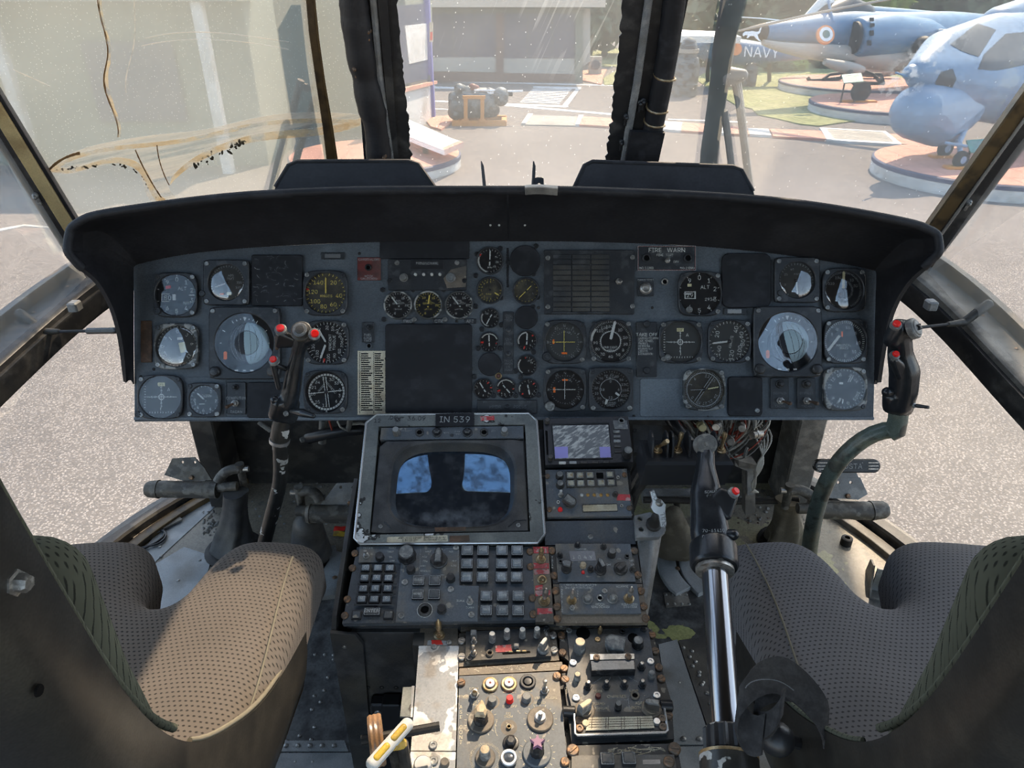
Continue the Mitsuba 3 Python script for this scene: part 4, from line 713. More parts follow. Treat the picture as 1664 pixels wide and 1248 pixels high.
part(g, 'print', cat(*rows), DIAL, f, False); part(g, 'rule_lines', cat(*[mv(bx(x * S, 0, 0.7 * S, 100 * S), 0, 0, 0.0005) for x in (-19, 3.5)]), DIAL, f, False)
g = tag('upright black strip of ENG OIL TEMP and PRESS lettering down the centre column', 826, 557, 17, 101, '', BEZEL, name='label_strip'); f = FP.sub(*FP.px(826, 557)); part(g, 'lettering', cat(*[mv(text(s, 3.4 * S), 0, y * S, 0.0016) for s, y in (('ENG', 44), ('OIL', 40), ('TEMP', 36), ('ENG', 6), ('OIL', 2), ('PRESS', -2), ('PRESS', -29), ('XMSN', -34), ('OIL', -39), ('TEMP', -44))]), DIMM, f, False)
for y in (536, 575): part(g, 'knob', lathe([(0.0055, 0.001), (0.005, 0.004), (0.003, 0.005)], 14), BEZEL, FP.sub(*FP.px(826, y)))
g = thing('warning_lamp', 'tiny red-ringed warning lamp above the middle hydraulic pressure dial', 'lamp'); jack(g, FP, 810, 611, 0.0066, BRASS, 0, 'ring'); part(g, 'lens', mv(dome(0.0038, 0.003, 16), 0, 0, 0.001), REDPL, FP.sub(*FP.px(810, 611)))
g = tag('wide black HYDR PRESS plate under the three hydraulic pressure dials', 824, 661, 97, 22, '', BEZEL, name='label_strip'); f = FP.sub(*FP.px(824, 661)); part(g, 'lettering', cat(mv(text('HYDR', 5 * S), -19 * S, 0, 0.0016), mv(text('PRESS', 5 * S), 21 * S, 0, 0.0016), mv(text('PRI', 2.6 * S), -36 * S, 8 * S, 0.0016), mv(text('AUX', 2.6 * S), 36 * S, 8 * S, 0.0016)), DIMM, f, False); part(g, 'knob', lathe([(0.005, 0.001), (0.0045, 0.004), (0.002, 0.005)], 12), BEZEL, f)
g = thing('caution_panel', 'square caution light panel with three columns of dark legend windows', 'caution panel'); f = FP.sub(*FP.px(957, 459)); part(g, 'plate', plate(146 * S, 104 * S, 0, 0.005, 0.003), BEZEL, f)
for c in range(3):
    for r in range(11): part(g, 'legend_window', mv(plate(29 * S, 7.2 * S, 0.005, 0.0075, 0.0008, 0.0006, 1), (-44 + 31 * c) * S, (41 - 8.6 * r) * S), SHEETD if r > 1 or c else BEZEL, f)
part(g, 'bottom_rail', mv(plate(95 * S, 3 * S, 0.005, 0.011, 0.001), -13 * S, -50 * S), BEZEL, f)
for x, y in ((890, 420), (890, 499), (1027, 419), (1027, 498)): screw(g, FP, *FP.px(x, y), 0.005)
toggle(g, FP, 1005, 458, (0, 0), 0.012, STEEL, KNOB, 0.005, 1.0)
g = thing('warning_plate', 'dark red-brown FIRE WARN plate with two lamp holes and a toggle', 'control plate'); f = FP.sub(*FP.px(1083, 420)); part(g, 'plate', plate(94 * S, 40 * S, 0, 0.003, 0.001), REDPL, f); part(g, 'border', ring(rr(94 * S, 40 * S, 0.001, 6), rr(92.5 * S, 38.5 * S, 0.001, 6), 0.0028, 0.0034, bev=0.0001), GREYM, f, False)
part(g, 'face', mv(plate(91 * S, 37 * S, 0.003, 0.0033, 0.001), 0, 0), BEZEL, f)
part(g, 'lettering', cat(mv(text('FIRE   WARN', 7.2 * S), 0, 13 * S, 0.0036), mv(text('FIRE   TEST', 3.6 * S), -3 * S, 5 * S, 0.0036), mv(text('OFF', 3.6 * S), 15 * S, -6 * S, 0.0036), mv(text('NO 1 ENG', 3.6 * S), -33 * S, -16 * S, 0.0036), mv(text('NO 2 ENG', 3.6 * S), 33 * S, -16 * S, 0.0036)), WHITE, f, False)
jack(g, FP, 1050, 420, 0.0085, BEZEL, 0.0033, 'lamp_ring'); jack(g, FP, 1117, 420, 0.0085, BEZEL, 0.0033, 'lamp_ring'); toggle(g, FP, 1084, 424, (0, 20), 0.012, STEEL, STEEL, 0.0033, 0.8)
g = thing('test_switch', 'small RAWS TEST plate with a bright steel push button', 'switch'); f = FP.sub(*FP.px(1049, 467)); part(g, 'plate', plate(26 * S, 29 * S, 0, 0.002, 0.001), BEZEL, f); part(g, 'lettering', mv(text('RAWS TEST', 3.4 * S), 0, 12 * S, 0.0022), GREYM, f, False); part(g, 'button', lathe([(0.012, 0.002), (0.012, 0.004), (0.0085, 0.007), (0.007, 0.007), (0.0045, 0.003), (0.002, 0.0028)], 20), STEEL, FP.sub(*FP.px(1049, 469)), 50)
g = thing('socket', 'small round open socket beside the RAWS TEST button', 'socket'); jack(g, FP, 1080, 458, 0.0066, STEEL, 0, 'ring')
def cross(lab, px, py, r, cm, fl, kn, km):
    return gauge(lab, px, py, r, (70, 71, 4.6), face=DIALG if cm is YELLOW else DIAL, marks=[(GREYM, [tk(36, 0, 360, 0.7, 0.76, 0.02, True), nm([('N', 0), ('3', 30), ('6', 60), ('33', -30), ('E', 90), ('W', -90), ('12', 120), ('15', 150)], 0.86, 0.12, 0, True), tx('G', 0.25, 0.5, 0.12), tk(8, -40, 40, 0.5, 0.56, 0.02)]), (ORANGE, fl)],
        needles=[(cm, cat(bx(-0.05, 0, 1.2, 0.035), bx(-0.02, 0.05, 0.035, 1.1)))], screws='aBcD', knob=kn and (*kn, km), hub=False)
cross('course indicator with a yellow cross and two orange flags, under the caution panel', 917, 556, 31, YELLOW, [bx(-0.57, 0.02, 0.1, 0.24), bx(0.0, -0.58, 0.3, 0.1)], (888, 580, 7.5), BEZEL)
cross('course indicator with a white cross and bright round knob, above the small square-keyed radio screen', 918, 633, 31, WHITE, [bx(0.0, 0.5, 0.3, 0.09), bx(-0.56, -0.02, 0.12, 0.28)], (893, 660, 8.5), SCREW)
gauge('triple tachometer with a pale arc, beside the TAKE OFF checklist plate', 992, 555, 34, (70, 70, 3.2), marks=[(WHITE, [tk(62, -150, 152, 0.88, 0.98, 0.02), nm([('10', 40), ('20', 75), ('30', 100), ('0', 125), ('50', 150), ('60', 180), ('70', 212), ('80', 240), ('90', 265), ('110', -45), ('120', -25), ('130', -5)], 0.72, 0.13), arc(-88, -50, 0.86, 0.97), arc(0, 360, 0.46, 0.49, 40), tk(36, 0, 360, 0.46, 0.54, 0.02, True), tx('PER CENT', 0, -0.28, 0.1), tx('RPM', 0, -0.42, 0.1)])], needles=[(WHITE, mv(ndl(14, 0.82, 0.13, 0.1), 0.02, 0.2))], screws='AbcdC', hub=False)
gauge('square-framed wind speed and direction dial, between the white-cross indicator and the patch plate', 992, 633, 31, (71, 71, 14), marks=[(GREYM, [nm([(str(10 * i), -150 + 22 * i) for i in range(14)], 0.76, 0.12), tk(40, -160, 160, 0.9, 0.98, 0.02), arc(0, 360, 0.54, 0.57, 40), tx('KNOTS', 0, 0.62, 0.1), tx('GROUND', -0.02, -0.7, 0.1), tx('SPEED', 0, -0.83, 0.1), nm([('0', 0), ('6', 90), ('12', 180), ('18', 270)], 0.42, 0.13)])], needles=[(WHITE, ndl(200, 0.85, 0.12, -0.55)), (WHITE, ndl(125, 0.55, 0.1, -0.3))], screws='ABcd', h=0.012, hub=False)
g = thing('label_plate', 'tall black TAKE OFF checklist plate with white print and a knurled button', 'label'); f = FP.sub(*FP.px(1050, 568)); part(g, 'plate', plate(33 * S, 89 * S, 0, 0.005, 0.002), BEZEL, f)
part(g, 'lettering', cat(mv(text('TAKE OFF', 5.4 * S), 0, 24 * S, 0.0052), *[mv(text(s, 3.0 * S, center=False), -14 * S, y * S, 0.0052) for s, y in (('CARGO/TQ SERVO', 16.5), ('TAIL WHEEL', 12.3), ('BRAKES', 8.1), ('HARNESS', 3.9), ('EQ/BAR ALT', -0.3), ('LIGHTS', -4.5), ('STEP/DOOR', -8.7))]), WHITE, f, False)
for y in (527, 602): part(g, 'knurled_button', lathe([(0.007, 0.005), (0.0065, 0.009), (0.005, 0.0105), (0.002, 0.0105)], 12), BEZEL, FP.sub(*FP.px(1050, y)), 25)
# --- cluster at the sky-reflecting end
gauge('ALT altimeter with a cream flag, to the upper side of the two rotated dials', 1136, 478, 34, (70, 72, 4.6), marks=[
    (WHITE, [nm([d for d in DEC if d[0] not in '78'], 0.78, 0.21), tk(10, 0, 360, 0.92, 1.0, 0.03, True), tx('ALT', 0.27, 0.33, 0.17), tx('2936', 0.5, -0.25, 0.14), bx(-0.45, 0.1, 0.5, 0.04), bx(-0.45, -0.22, 0.5, 0.04), bx(-0.68, -0.05, 0.06, 0.34), bx(-0.2, -0.05, 0.08, 0.36), tx('29', -0.45, -0.06, 0.2)]), (CREAM, [bx(-0.47, 0.42, 0.2, 0.14)])], needles=[(WHITE, ndl(-90, 0.78, 0.09, -0.4))], screws='Abc', knob=(1118, 504, 5.5, SCREW), hub=False)
hover('hover indicator with cream OFF flag beside the TAKE OFF checklist plate', 1105, 556, 33, CREAM, False, (1083, 581, 5.5, SCREW))
gauge('airspeed dial lettered KNOTS mounted turned on its side, beside the sky-reflecting attitude indicator', 1184, 555, 33, (70, 70, 4.6), face=DIALG, marks=[(WHITE, [nm([('20', -58), ('40', 30), ('60', 62), ('80', 95), ('100', 130), ('120', 170), ('140', 228)], 0.68, 0.2, 80), tk(33, -70, 272, 0.88, 1.0, 0.03), tx('KNOTS', 0.1, -0.02, 0.13, 80)])], needles=[(WHITE, mv(ndl(263, 0.8, 0.09, 0.0), -0.05, 0))], screws='Abcd')
gauge('green-ringed compass clock dial under the two rotated dials, beside the small black cover', 1143, 633, 33, (68, 67, 4.2), face=DIALF, bm=BEZELW, marks=[(GREYM, [arc(0, 360, 0.8, 0.84, 48), tk(72, 0, 360, 0.84, 0.95, 0.018, True), nm([('12', 15), ('15', 45), ('21', 150), ('24', 120), ('27', 175), ('30', 200), ('S', 235), ('3', 290), ('6', 320)], 0.68, 0.14, 0, True)])], needles=[(GREYM, cat(mv(ndl(35, 0.8, 0.03, 0.75), -0.05, 0.03), mv(ndl(35, 0.8, 0.03, 0.75), 0.05, -0.03))), (CREAM, ndl(80, 0.75, 0.06, -0.2)), (GREYM, ndl(268, 0.7, 0.03, -0.05))], screws='abcd')
gauge('square-framed radar altimeter with half its face washed pale by reflected sky', 1293, 456, 29, (73, 73, 14), face=DIALG, marks=[(GREYM, [tk(31, -150, 160, 0.86, 0.97, 0.025), nm([('20', -60), ('40', -20), ('0', -110)], 0.66, 0.12), tx('FEET', 0.05, 0.35, 0.1)])], needles=[(WHITE, ndl(176, 0.8, 0.08, 0.1))], screws='abcd', knob=(1265, 477, 5, BEZEL), glass=2)
gauge('end dial with its lower half reflecting white cloud, top of the end column', 1369, 472, 31, (70, 71, 4.6), marks=[(GREYM, [tk(62, -150, 152, 0.88, 0.98, 0.02), nm([('10', 40), ('20', 70), ('150', -20), ('110', -60)], 0.7, 0.13), tk(30, 0, 200, 0.44, 0.54, 0.02)])], needles=[(CREAM, mv(ndl(2, 0.8, 0.13, 0.1), 0, 0.2))], screws='abd', glass=2, hub=False)
gauge('dial lettered NAUTICAL MILES with an orange pointer, middle of the end column', 1371, 555, 34, (70, 72, 4.4), marks=[(WHITE, [tk(60, 0, 360, 0.86, 0.98, 0.025, True), nm([('5', 55), ('10', 95), ('15', 135), ('E', 175), ('3', 300), ('0', 330), ('15', 15)], 0.68, 0.14), tx('NAUTICAL', -0.02, -0.18, 0.1), tx('MILES', -0.02, -0.31, 0.1)]), (ORANGE, [bx(-0.1, 0.35, 0.09, 0.26)])], needles=[(WHITE, mv(ndl(218, 0.6, 0.12, 0.35), -0.45, 0.0))], screws='aBcd', hub=False)
gauge('compass dial in a pale worn bezel, bottom of the end column', 1371, 632, 33, (70, 71, 4.4), bm=BEZELW, marks=[(WHITE, [tk(36, 0, 360, 0.88, 0.97, 0.022, True), nm([('12', -80), ('15', -50), ('18', -20), ('21', 30), ('24', 55), ('30', 110), ('33', 130), ('0', 165), ('3', 205), ('6', 230)], 0.72, 0.15, 0, True), bx(-0.15, 0.28, 0.2, 0.1)])], needles=[(WHITE, cat(mv(ndl(30, 0.8, 0.03, -0.4), -0.04, 0), mv(ndl(30, 0.8, 0.03, -0.4), 0.06, 0))), (WHITE, cat(mv(ndl(205, 0.75, 0.08, -0.5), 0, 0), mv(ndl(190, 0.75, 0.06, -0.5), 0, 0)))], screws='abCd', hub=False)
# ---------------------------------------------------------------- centre console
FD, FK, FC = slope(1.132, E0 - 0.701, 28.3), slope(0.92, E0 - 0.815, 18.7), slope(0.787, E0 - 0.885, 6.0)
def prof(x0, x1, yz):
    v, f = ext([(y, E0 + z) for y, z in yz], x0, x1); return v[:, [2, 0, 1]], f
cons = thing('centre_console', 'dark centre console body between the two seats', 'console')
part(cons, 'upper_body', prof(-0.262, 0.215, [(1.13, -0.725), (0.925, -0.832), (0.795, -0.876), (0.795, FZ), (1.13, FZ)]), CONSD, None, False)
part(cons, 'lower_body', prof(-0.135, 0.205, [(0.793, -0.897), (0.30, -0.95), (0.30, FZ), (0.793, FZ)]), CONSD, None, False)
part(cons, 'side_sheet', prof(-0.284, -0.277, [(1.03, -0.765), (0.935, -0.802), (0.80, -0.862), (0.783, -0.88), (0.783, FZ), (1.03, FZ)]), SHEETD, None, False)
fv = Frame(L(-0.205, 0.783, -1.07), [1, 0, 0], [0, 0, 1])   # upright face of the open bay
part(cons, 'front_flange', prism([(-0.079, -0.18), (-0.046, -0.18), (-0.03, 0.17), (-0.04, 0.19), (-0.079, 0.195)], 0, 0.006), SHEETD, fv)
part(cons, 'bay_back', box(-0.05, 0.07, -0.18, 0.185, -0.012, -0.004), SHEETD, fv); part(cons, 'bay_edge', box(0.05, 0.068, -0.18, 0.185, -0.004, 0.02), SHEETD, fv)
for x in (-0.035, -0.012, 0.012, 0.035): inst(cons, 'rivet', 'rivet', None, DARKM, fv.sub(x, 0.055, -0.004), 35) if ('rivet', DARKM, 35) in _cache else inst(cons, 'rivet', 'rivet', lambda: lathe([(0.004, 0), (0.0035, 0.0015), (0.0015, 0.0025)], 8), DARKM, fv.sub(x, 0.055, -0.004))
for y in (0.165, -0.165): inst(cons, 'rivet', 'rivet', lambda: lathe([(0.004, 0), (0.0035, 0.0015), (0.0015, 0.0025)], 8), SCREW, fv.sub(-0.06, y, 0.006))
u = thing('equipment_box', 'black equipment box with two screws inside the open bay under the key panel', 'box'); part(u, 'face', box(-0.03, 0.045, -0.17, 0.04, 0, 0.018, 0.003), BLACK, fv); part(u, 'top_strap', box(-0.01, 0.02, 0.036, 0.044, 0.0, 0.022, 0.002), BLACK, fv)
for x in (-0.018, 0.03): screw(u, fv, x, 0.022, 0.018, None, 1.2)
FLOOR_IT = fv

def unit(name, lab, cat_, fr, pts, z0, z1, m, group=None, nm_='face_plate'):
    g = thing(name, lab, cat_, group); part(g, nm_, ext([fr.px(*p) for p in pts], z0, z1), m, fr, False); return g
def lt(par, fr, items, m=GREYM, z=0.0, turn=0):
    for s, px, py, h, t in [(i + (turn,))[:5] for i in items]: part(par, 'lettering', xf(rot(text(s, h), 'z', t), Frame([*fr.px(px, py), z + 0.0002], [1, 0, 0], [0, 1, 0])), m, fr, False)
def vert(s, px, py, dy, h): return [(c, px, py + dy * i, h) for i, c in enumerate(s) if c != ' ']
def dz(par, fr, pts, h=0.0, m=SCREWB, s=1.0):  # slotted quarter-turn fasteners
    for p in pts:
        a, b = fr.px(*p); inst(par, 'fastener', 'dzus', lambda: cat(lathe([(0.0062, 0), (0.0062, 0.003), (0.0052, 0.0042), (0.003, 0.0042)], 16), box(-0.0012, 0.0012, -0.0045, 0.0045, 0.004, 0.0052, 0.0003)), m, fsc(fr.sub(a, b, h, rot=rng.random() * 180), s))
def knob(par, fr, px, py, r, h, m=KNOB, top=None, z=0.0, name='knob', flute=12):
    f = fr.sub(*fr.px(px, py), z)
    def mk():
        a = np.arange(48) * 2 * np.pi / 48; w = 1 - 0.05 * (np.cos(a * flute) > 0.3)
        q = lambda rr_, zz: np.stack([rr_ * w * np.cos(a), rr_ * w * np.sin(a), a * 0 + zz], 1)
        return loft([q(r * 1.08, 0), q(r * 1.05, h * 0.12), q(r, h * 0.16), q(r * 0.93, h * 0.92), q(r * 0.84, h)])
    k = inst(par, name, ('knob', round(r, 4), round(h, 4), flute), mk, m, f, 30)
    if top: inst(k, 'cap', ('kcap', round(r, 4), round(h, 4)), lambda: lathe([(r * 0.8, h), (r * 0.76, h + 0.0006)], 20), top, f)
    return k
def pointer(par, fr, px, py, r, h, ang, m=KNOB, top=None, skirt=1.35, z=0.0, sk=None, name='selector_knob', wide=0.42):
    f = fr.sub(*fr.px(px, py), z, rot=ang); k = part(par, name, cat(lathe([(r * skirt, 0), (r * skirt, 0.0025), (r * (skirt - 0.12), 0.004), (r * 0.9, 0.0045), (r * 0.9, h * 0.4)], 28)), sk or m, f, 30)
    def sec(l0, l1, w, zz): return z3(np.array([(-w, l0), (w, l0), (w, l1 * 0.6), (w * 0.35, l1), (-w * 0.35, l1), (-w, l1 * 0.6)]), zz)
    part(k, 'grip', loft([sec(-r * 0.85, r * 0.95, r * wide * 1.25, h * 0.35), sec(-r * 0.8, r * 1.0, r * wide, h * 0.94), sec(-r * 0.7, r * 0.92, r * wide * 0.8, h)]), m, f, 30)
    if top: part(k, 'pointer_face', loft([sec(-r * 0.7, r * 0.9, r * wide * 0.74, h), sec(-r * 0.66, r * 0.86, r * wide * 0.6, h + 0.0008)]), top, f, 30)
    return k
def key(par, fr, px, py, w, h, ht=0.008, m=CAPB, s=None, frame=True, z=0.0, sm=WHITE, th=None, base=BLACK):
    a, b = fr.px(px, py); f = fr.sub(a, b, z); k = fr.k(px, py); W_, H_ = w * k, h * k
    p = inst(par, 'key', ('key', round(W_, 4), round(H_, 4), ht), lambda: cat(loft([z3(rr(W_, H_, 0.001, 2), 0), z3(rr(W_, H_, 0.001, 2), ht * 0.75), z3(rr(W_ * 0.92, H_ * 0.92, 0.001, 2), ht * 0.8)])), base, f)
    if frame: inst(p, 'rim', ('krim', round(W_, 4), round(H_, 4), ht), lambda: ring(rr(W_ * 0.94, H_ * 0.94, 0.0008, 2), rr(W_ * 0.84, H_ * 0.84, 0.0008, 2), ht * 0.79, ht * 0.86, bev=0.0002), GREYM, f, False)
    inst(p, 'cap', ('kcp', round(W_, 4), round(H_, 4), ht), lambda: loft([z3(rr(W_ * 0.76, H_ * 0.76, 0.0008, 2), ht * 0.78), z3(rr(W_ * 0.74, H_ * 0.74, 0.0008, 2), ht * 0.95), z3(rr(W_ * 0.62, H_ * 0.62, 0.0008, 2), ht)]), m, f)
    if s: part(p, 'legend', text(s, (th or 0.3) * H_), sm, f.sub(0, 0, ht + 0.0002), False)
    return p
def tape(par, fr, pts, m=REDPINK, z=0.0006, name='red_tape'): part(par, name, ext([fr.px(*p) for p in pts], 0, z), m, fr, False)
def bigtog(par, fr, px, py, lean=(0, 20), z=0.0, s=1.0, m=STEEL):  # locking toggle with a pointed tip
    f = fr.sub(*fr.px(px, py), z); inst(par, 'bushing', 'bnut', lambda: cat(lathe([(0.0085, 0), (0.0085, 0.002), (0.0065, 0.003), (0.0065, 0.0055), (0.005, 0.006)], 18), mv(lathe([(0.0045, 0), (0.004, 0.004)], 12), 0, 0, 0.006)), BRASS, fsc(f, s))
    inst(par, 'lever', 'btip', lambda: lathe([(0.0028, 0), (0.003, 0.006), (0.0042, 0.0075), (0.0044, 0.019), (0.0036, 0.021), (0.0012, 0.0265)], 14), m, fsc(f.sub(0, 0, 0.008 * s, tilt=math.hypot(*lean), az=math.degrees(math.atan2(lean[1], lean[0]))), s))

# --- display unit
u = thing('display_unit', 'radar display with a blue-reflecting rounded screen in a chipped grey frame', 'display')
outer = [(597, 692), (614, 679), (859, 677), (872, 689), (885, 872), (873, 886), (587, 888), (578, 879)]
part(u, 'outer_frame', ext(Polygon([FD.px(*p) for p in outer], [[FD.px(*p) for p in ((617, 698), (853, 695), (861, 868), (602, 873))]]), -0.02, 0.012), CHIPPED, FD, False, 'chipped grey outer frame')
part(u, 'frame_lip', tube([FD.w(*FD.px(*p), 0.012) for p in outer + outer[:1]], 0.0022, 6, False), ALU, None, 35, 'bare metal edge')
part(u, 'back', ext([FD.px(*p) for p in ((615, 697), (855, 694), (862, 870), (600, 874))], -0.03, -0.018), BLACK, FD, False)
part(u, 'control_strip', ext([FD.px(*p) for p in ((621, 700), (850, 697), (851, 716), (619, 719))], -0.006, 0.011), CONSB, FD, False)
sx0, sy0 = FD.px(738, 724); sx1, sy1 = FD.px(738, 858); cxy = FD.px(736, 790); fw_ = FD.sub(cxy[0], (sy0 + sy1) / 2)
ob = np.array([FD.px(*p) for p in ((619, 721), (851, 718), (859, 866), (604, 870))]) - [cxy[0], (sy0 + sy1) / 2]
def loop(poly_, n=64):  # resample an outline by angle
    from shapely import LineString
    ls = Polygon(poly_).exterior; a = np.arange(n) * 2 * np.pi / n; out = []
    for t in a:
        q = ls.intersection(LineString([(0, 0), (math.cos(t), math.sin(t))])); q = q if q.geom_type == 'Point' else list(q.geoms)[0]; out.append((q.x, q.y))
    return np.array(out)
hw, hh = 98 * FD.k(738, 790), (sy0 - sy1) / 2
part(u, 'bezel', loft([z3(loop(ob), -0.006), z3(loop(ob), 0.009), z3(loop(ob) * 0.985, 0.0105), z3(se(hw * 1.06, hh * 1.07, 3.6, 64), 0.0105), z3(se(hw * 1.02, hh * 1.02, 3.6, 64), 0.008), z3(se(hw * 0.95, hh * 0.92, 3.6, 64), -0.012)], False, False), SHEETD, fw_, 25)
rr_ = np.linspace(0, 1, 8); dm = loft([z3(se(hw * 0.985 * r, hh * 0.96 * r, 3.6, 64), -0.0125 + 0.002 * (1 - r * r)) for r in rr_[::-1][:-1]], False, True)
part(u, 'screen', dm, SCREEN, fw_, True, 'glossy dark screen reflecting the blue sky')
[part(u, 'corner_line', tube([fw_.w(*(np.array(FD.px(*p)) - [cxy[0], (sy0 + sy1) / 2]), 0.0106) for p in q], 0.0012, 4), BLACK, None, False) for q in (((626, 852), (636, 861)), ((826, 860), (838, 850), (855, 849)))]
part(u, 'brown_tag', ext([FD.px(*p) for p in ((707, 861), (757, 860), (757, 866), (708, 868))], 0.0105, 0.0112), BROWNPL, FD, False)
for p in ((620, 859), (842, 857)): screw(u, FD, *FD.px(*p), 0.0105, None, 0.8)
for x in (646, 820): knob(u, FD, x, 709, 0.0068, 0.016, KNOBG, GREYM, 0.011)
for x in (711, 760): hexcap(u, FD, x, 708, 0.0062, BLACK, 0.011)
for x in (683, 787): jack(u, FD, x, 708, 0.0075, SHEETD, 0.011)
lt(u, FD, [('BITE', 726, 708, 0.003), ('OVER', 744, 706, 0.003), ('TEMP', 744, 710, 0.003), ('CONTRAST', 660, 705, 0.003), ('BRT', 802, 705, 0.003)], GREYM, 0.011); screw(u, FD, *FD.px(735, 712), 0.011, BEZEL, 0.7)
lt(u, FD, [('12', 615, 689, 0.008), ('.DC', 640, 684, 0.008), ('36.09', 678, 685, 0.009)], BLACK, 0.012)
tape(u, FD, [(780, 682), (803, 681), (804, 688), (782, 689)], REDPINK, 0.0126)
part(u, 'white_label', ext([FD.px(*p) for p in ((631, 877), (728, 874), (729, 884), (630, 887))], 0.012, 0.0126), CARD, FD, False); lt(u, FD, [("ARP-N 13 42'06\"", 668, 878.5, 0.0034), ("E 80 13'27\"", 668, 882.5, 0.0034), ("INNER N 13 40'00\"", 708, 877.5, 0.003), ("OUTER ARP 3.5 NM", 708, 881.5, 0.003)], BLACK, 0.0127)
part(u, 'brown_tag', ext([FD.px(*p) for p in ((731, 875), (763, 874), (764, 884), (731, 886))], 0.012, 0.0124), BROWNPL, FD, False)
g = thing('number_plate', 'black plate engraved IN 539 on top of the display frame', 'plate'); part(g, 'plate', ext([FD.px(*p) for p in ((709, 680), (771, 678), (771, 698), (709, 700))], 0.012, 0.016), BLACKM, FD, False); lt(g, FD, [('IN 539', 740, 688.5, 0.0125)], GREYM, 0.016)

# --- key panel left of the console
C3 = lambda x, y: (540 + x / 4.894, 860 + y / 4.894)
u = unit('key_panel', 'grey control panel with ENTER keypad, two large selector knobs and square keys', 'control panel', FK, [(580, 889), (872, 888), (876, 1007), (556, 1013)], -0.012, 0.0, CONS)
part(u, 'raised_plate', ext([FK.px(*C3(*p)) for p in ((218, 145), (1010, 142), (1012, 455), (1165, 460), (1155, 737), (505, 742), (548, 275), (212, 272))], 0.0, 0.004), CONSB, FK, False)
for r, row in enumerate((((270, 322), (368, 322), (462, 322)), ((262, 402), (358, 402), (451, 402)), ((251, 487), (347, 485), (446, 485)), ((238, 570), (338, 570), (436, 570)))):
    for c, p in enumerate(row): key(u, FK, *C3(*p), 15.5, 12.5, 0.009, CAPB, ['OBQ', 'NAE', '753', 'H0P'][r][c] if True else None, False, 0.0, WHITE, 0.4)
part(u, 'key_guard', cat(*[tube([FK.w(*FK.px(*C3(*p)), 0.005) for p in q], 0.0016, 4) for q in (((312, 290), (282, 610)), ((412, 290), (390, 610)), ((222, 362), (515, 362)), ((205, 448), (515, 448)), ((195, 528), (505, 528)), ((180, 612), (500, 612)))]), SHEETD, None, False)
key(u, FK, *C3(320, 668), 27, 12, 0.009, CAPD, 'ENTER', True, 0.0, WHITE, 0.45)
for p in ((195, 690), (448, 690)): key(u, FK, *C3(*p), 16, 14, 0.006, CONS, None, False)
for y in (185, 290, 395):
    for i, x in enumerate((1075, 1200, 1350, 1470)): key(u, FK, *C3(x - (y - 185) * 0.02, y), 19, 17.5, 0.010, CAPB, ['NAV', 'HDG', 'BRT', 'DIM', 'TGT', 'WPT', 'FIX', 'SBY', 'MARK', 'CLR', 'SEL', 'BASE'][(y - 185) // 105 * 4 + i], th=0.2)
for y in (545, 660):
    for i, x in enumerate((1227, 1355, 1480)): key(u, FK, *C3(x - (y - 545) * 0.02, y), 19, 17.5, 0.010, CAPB, ['OFF', 'CURS', 'SEND', 'RNG', 'FTP', 'ACT'][(y - 545) // 115 * 3 + i], th=0.2)
for p, s in (((690, 425), 'CLEAR'), ((818, 425), None), ((684, 535), 'RESET'), ((813, 535), None)): key(u, FK, *C3(*p), 19, 17, 0.007, CAPD, s, True, 0.003, th=0.2)
knob(u, FK, *C3(598, 225), 0.0145, 0.017, KNOB, KNOBG, 0.004, flute=6); pointer(u, FK, *C3(850, 262), 0.0145, 0.021, 0, KNOB, KNOBG, 1.0, 0.004)
for p in ((382, 240), (628, 338), (943, 408), (873, 655)): knob(u, FK, *C3(*p), 0.0072, 0.011, KNOB, None, 0.004, flute=8); 
toggle(u, FK, *C3(275, 225), (0, 5), 0.012, STEEL, STEEL, 0.004, 0.9); toggle(u, FK, *C3(1095, 590), (0, 8), 0.013, KNOBG, KNOBG, 0.004, 0.9)
jack(u, FK, *C3(738, 652), 0.0105, SHEETD, 0.004); part(u, 'mark_ring', xf(sc(arc(0, 360, 0.92, 1.0, 32), 0.0125), Frame([*FK.px(*C3(738, 652)), 0.0043], [1, 0, 0], [0, 1, 0])), WHITE, FK, False)
for p in ((985, 157), (578, 432), (943, 488), (550, 697), (1107, 690)): screw(u, FK, *FK.px(*C3(*p)), 0.004, None, 1.15)
dz(u, FK, [C3(*p) for p in ((180, 195), (160, 312), (120, 560), (100, 690), (1572, 182), (1575, 302), (1590, 550), (1597, 678))], 0.0, SCREWB, 0.95)
lt(u, FK, [('TACAN', *C3(285, 160), 0.0035), ('RESET', *C3(482, 158), 0.003), ('TEST', *C3(465, 190), 0.003), ('ON', *C3(465, 230), 0.003), ('OFF', *C3(480, 262), 0.003), ('HDG', *C3(765, 190), 0.003), ('POS', *C3(735, 228), 0.003), ('TIM', *C3(738, 265), 0.003), ('NAV', *C3(725, 302), 0.003), ('SEARCH', *C3(740, 342), 0.003), ('HOME', *C3(855, 172), 0.003), ('INT', *C3(945, 190), 0.003), ('ALT', *C3(970, 262), 0.003), ('LOC', *C3(968, 300), 0.003), ('SCALE', *C3(1020, 578), 0.003), ('DOWN', *C3(1095, 632), 0.003), ('TEST', *C3(735, 705), 0.003)], WHITE, 0.004)
def thinline(par, fr, pts, m=WHITE, z=0.0, w=0.0004): part(par, 'mark_line', tube([fr.w(*fr.px(*p), z) for p in pts], w, 4), m, None, False)
thinline(u, FK, [C3(*p) for p in ((830, 180), (815, 163), (705, 163), (693, 370), (890, 372))], GREYM, 0.004); thinline(u, FK, [C3(*p) for p in ((885, 180), (905, 163), (1003, 163), (1003, 350))], GREYM, 0.004)
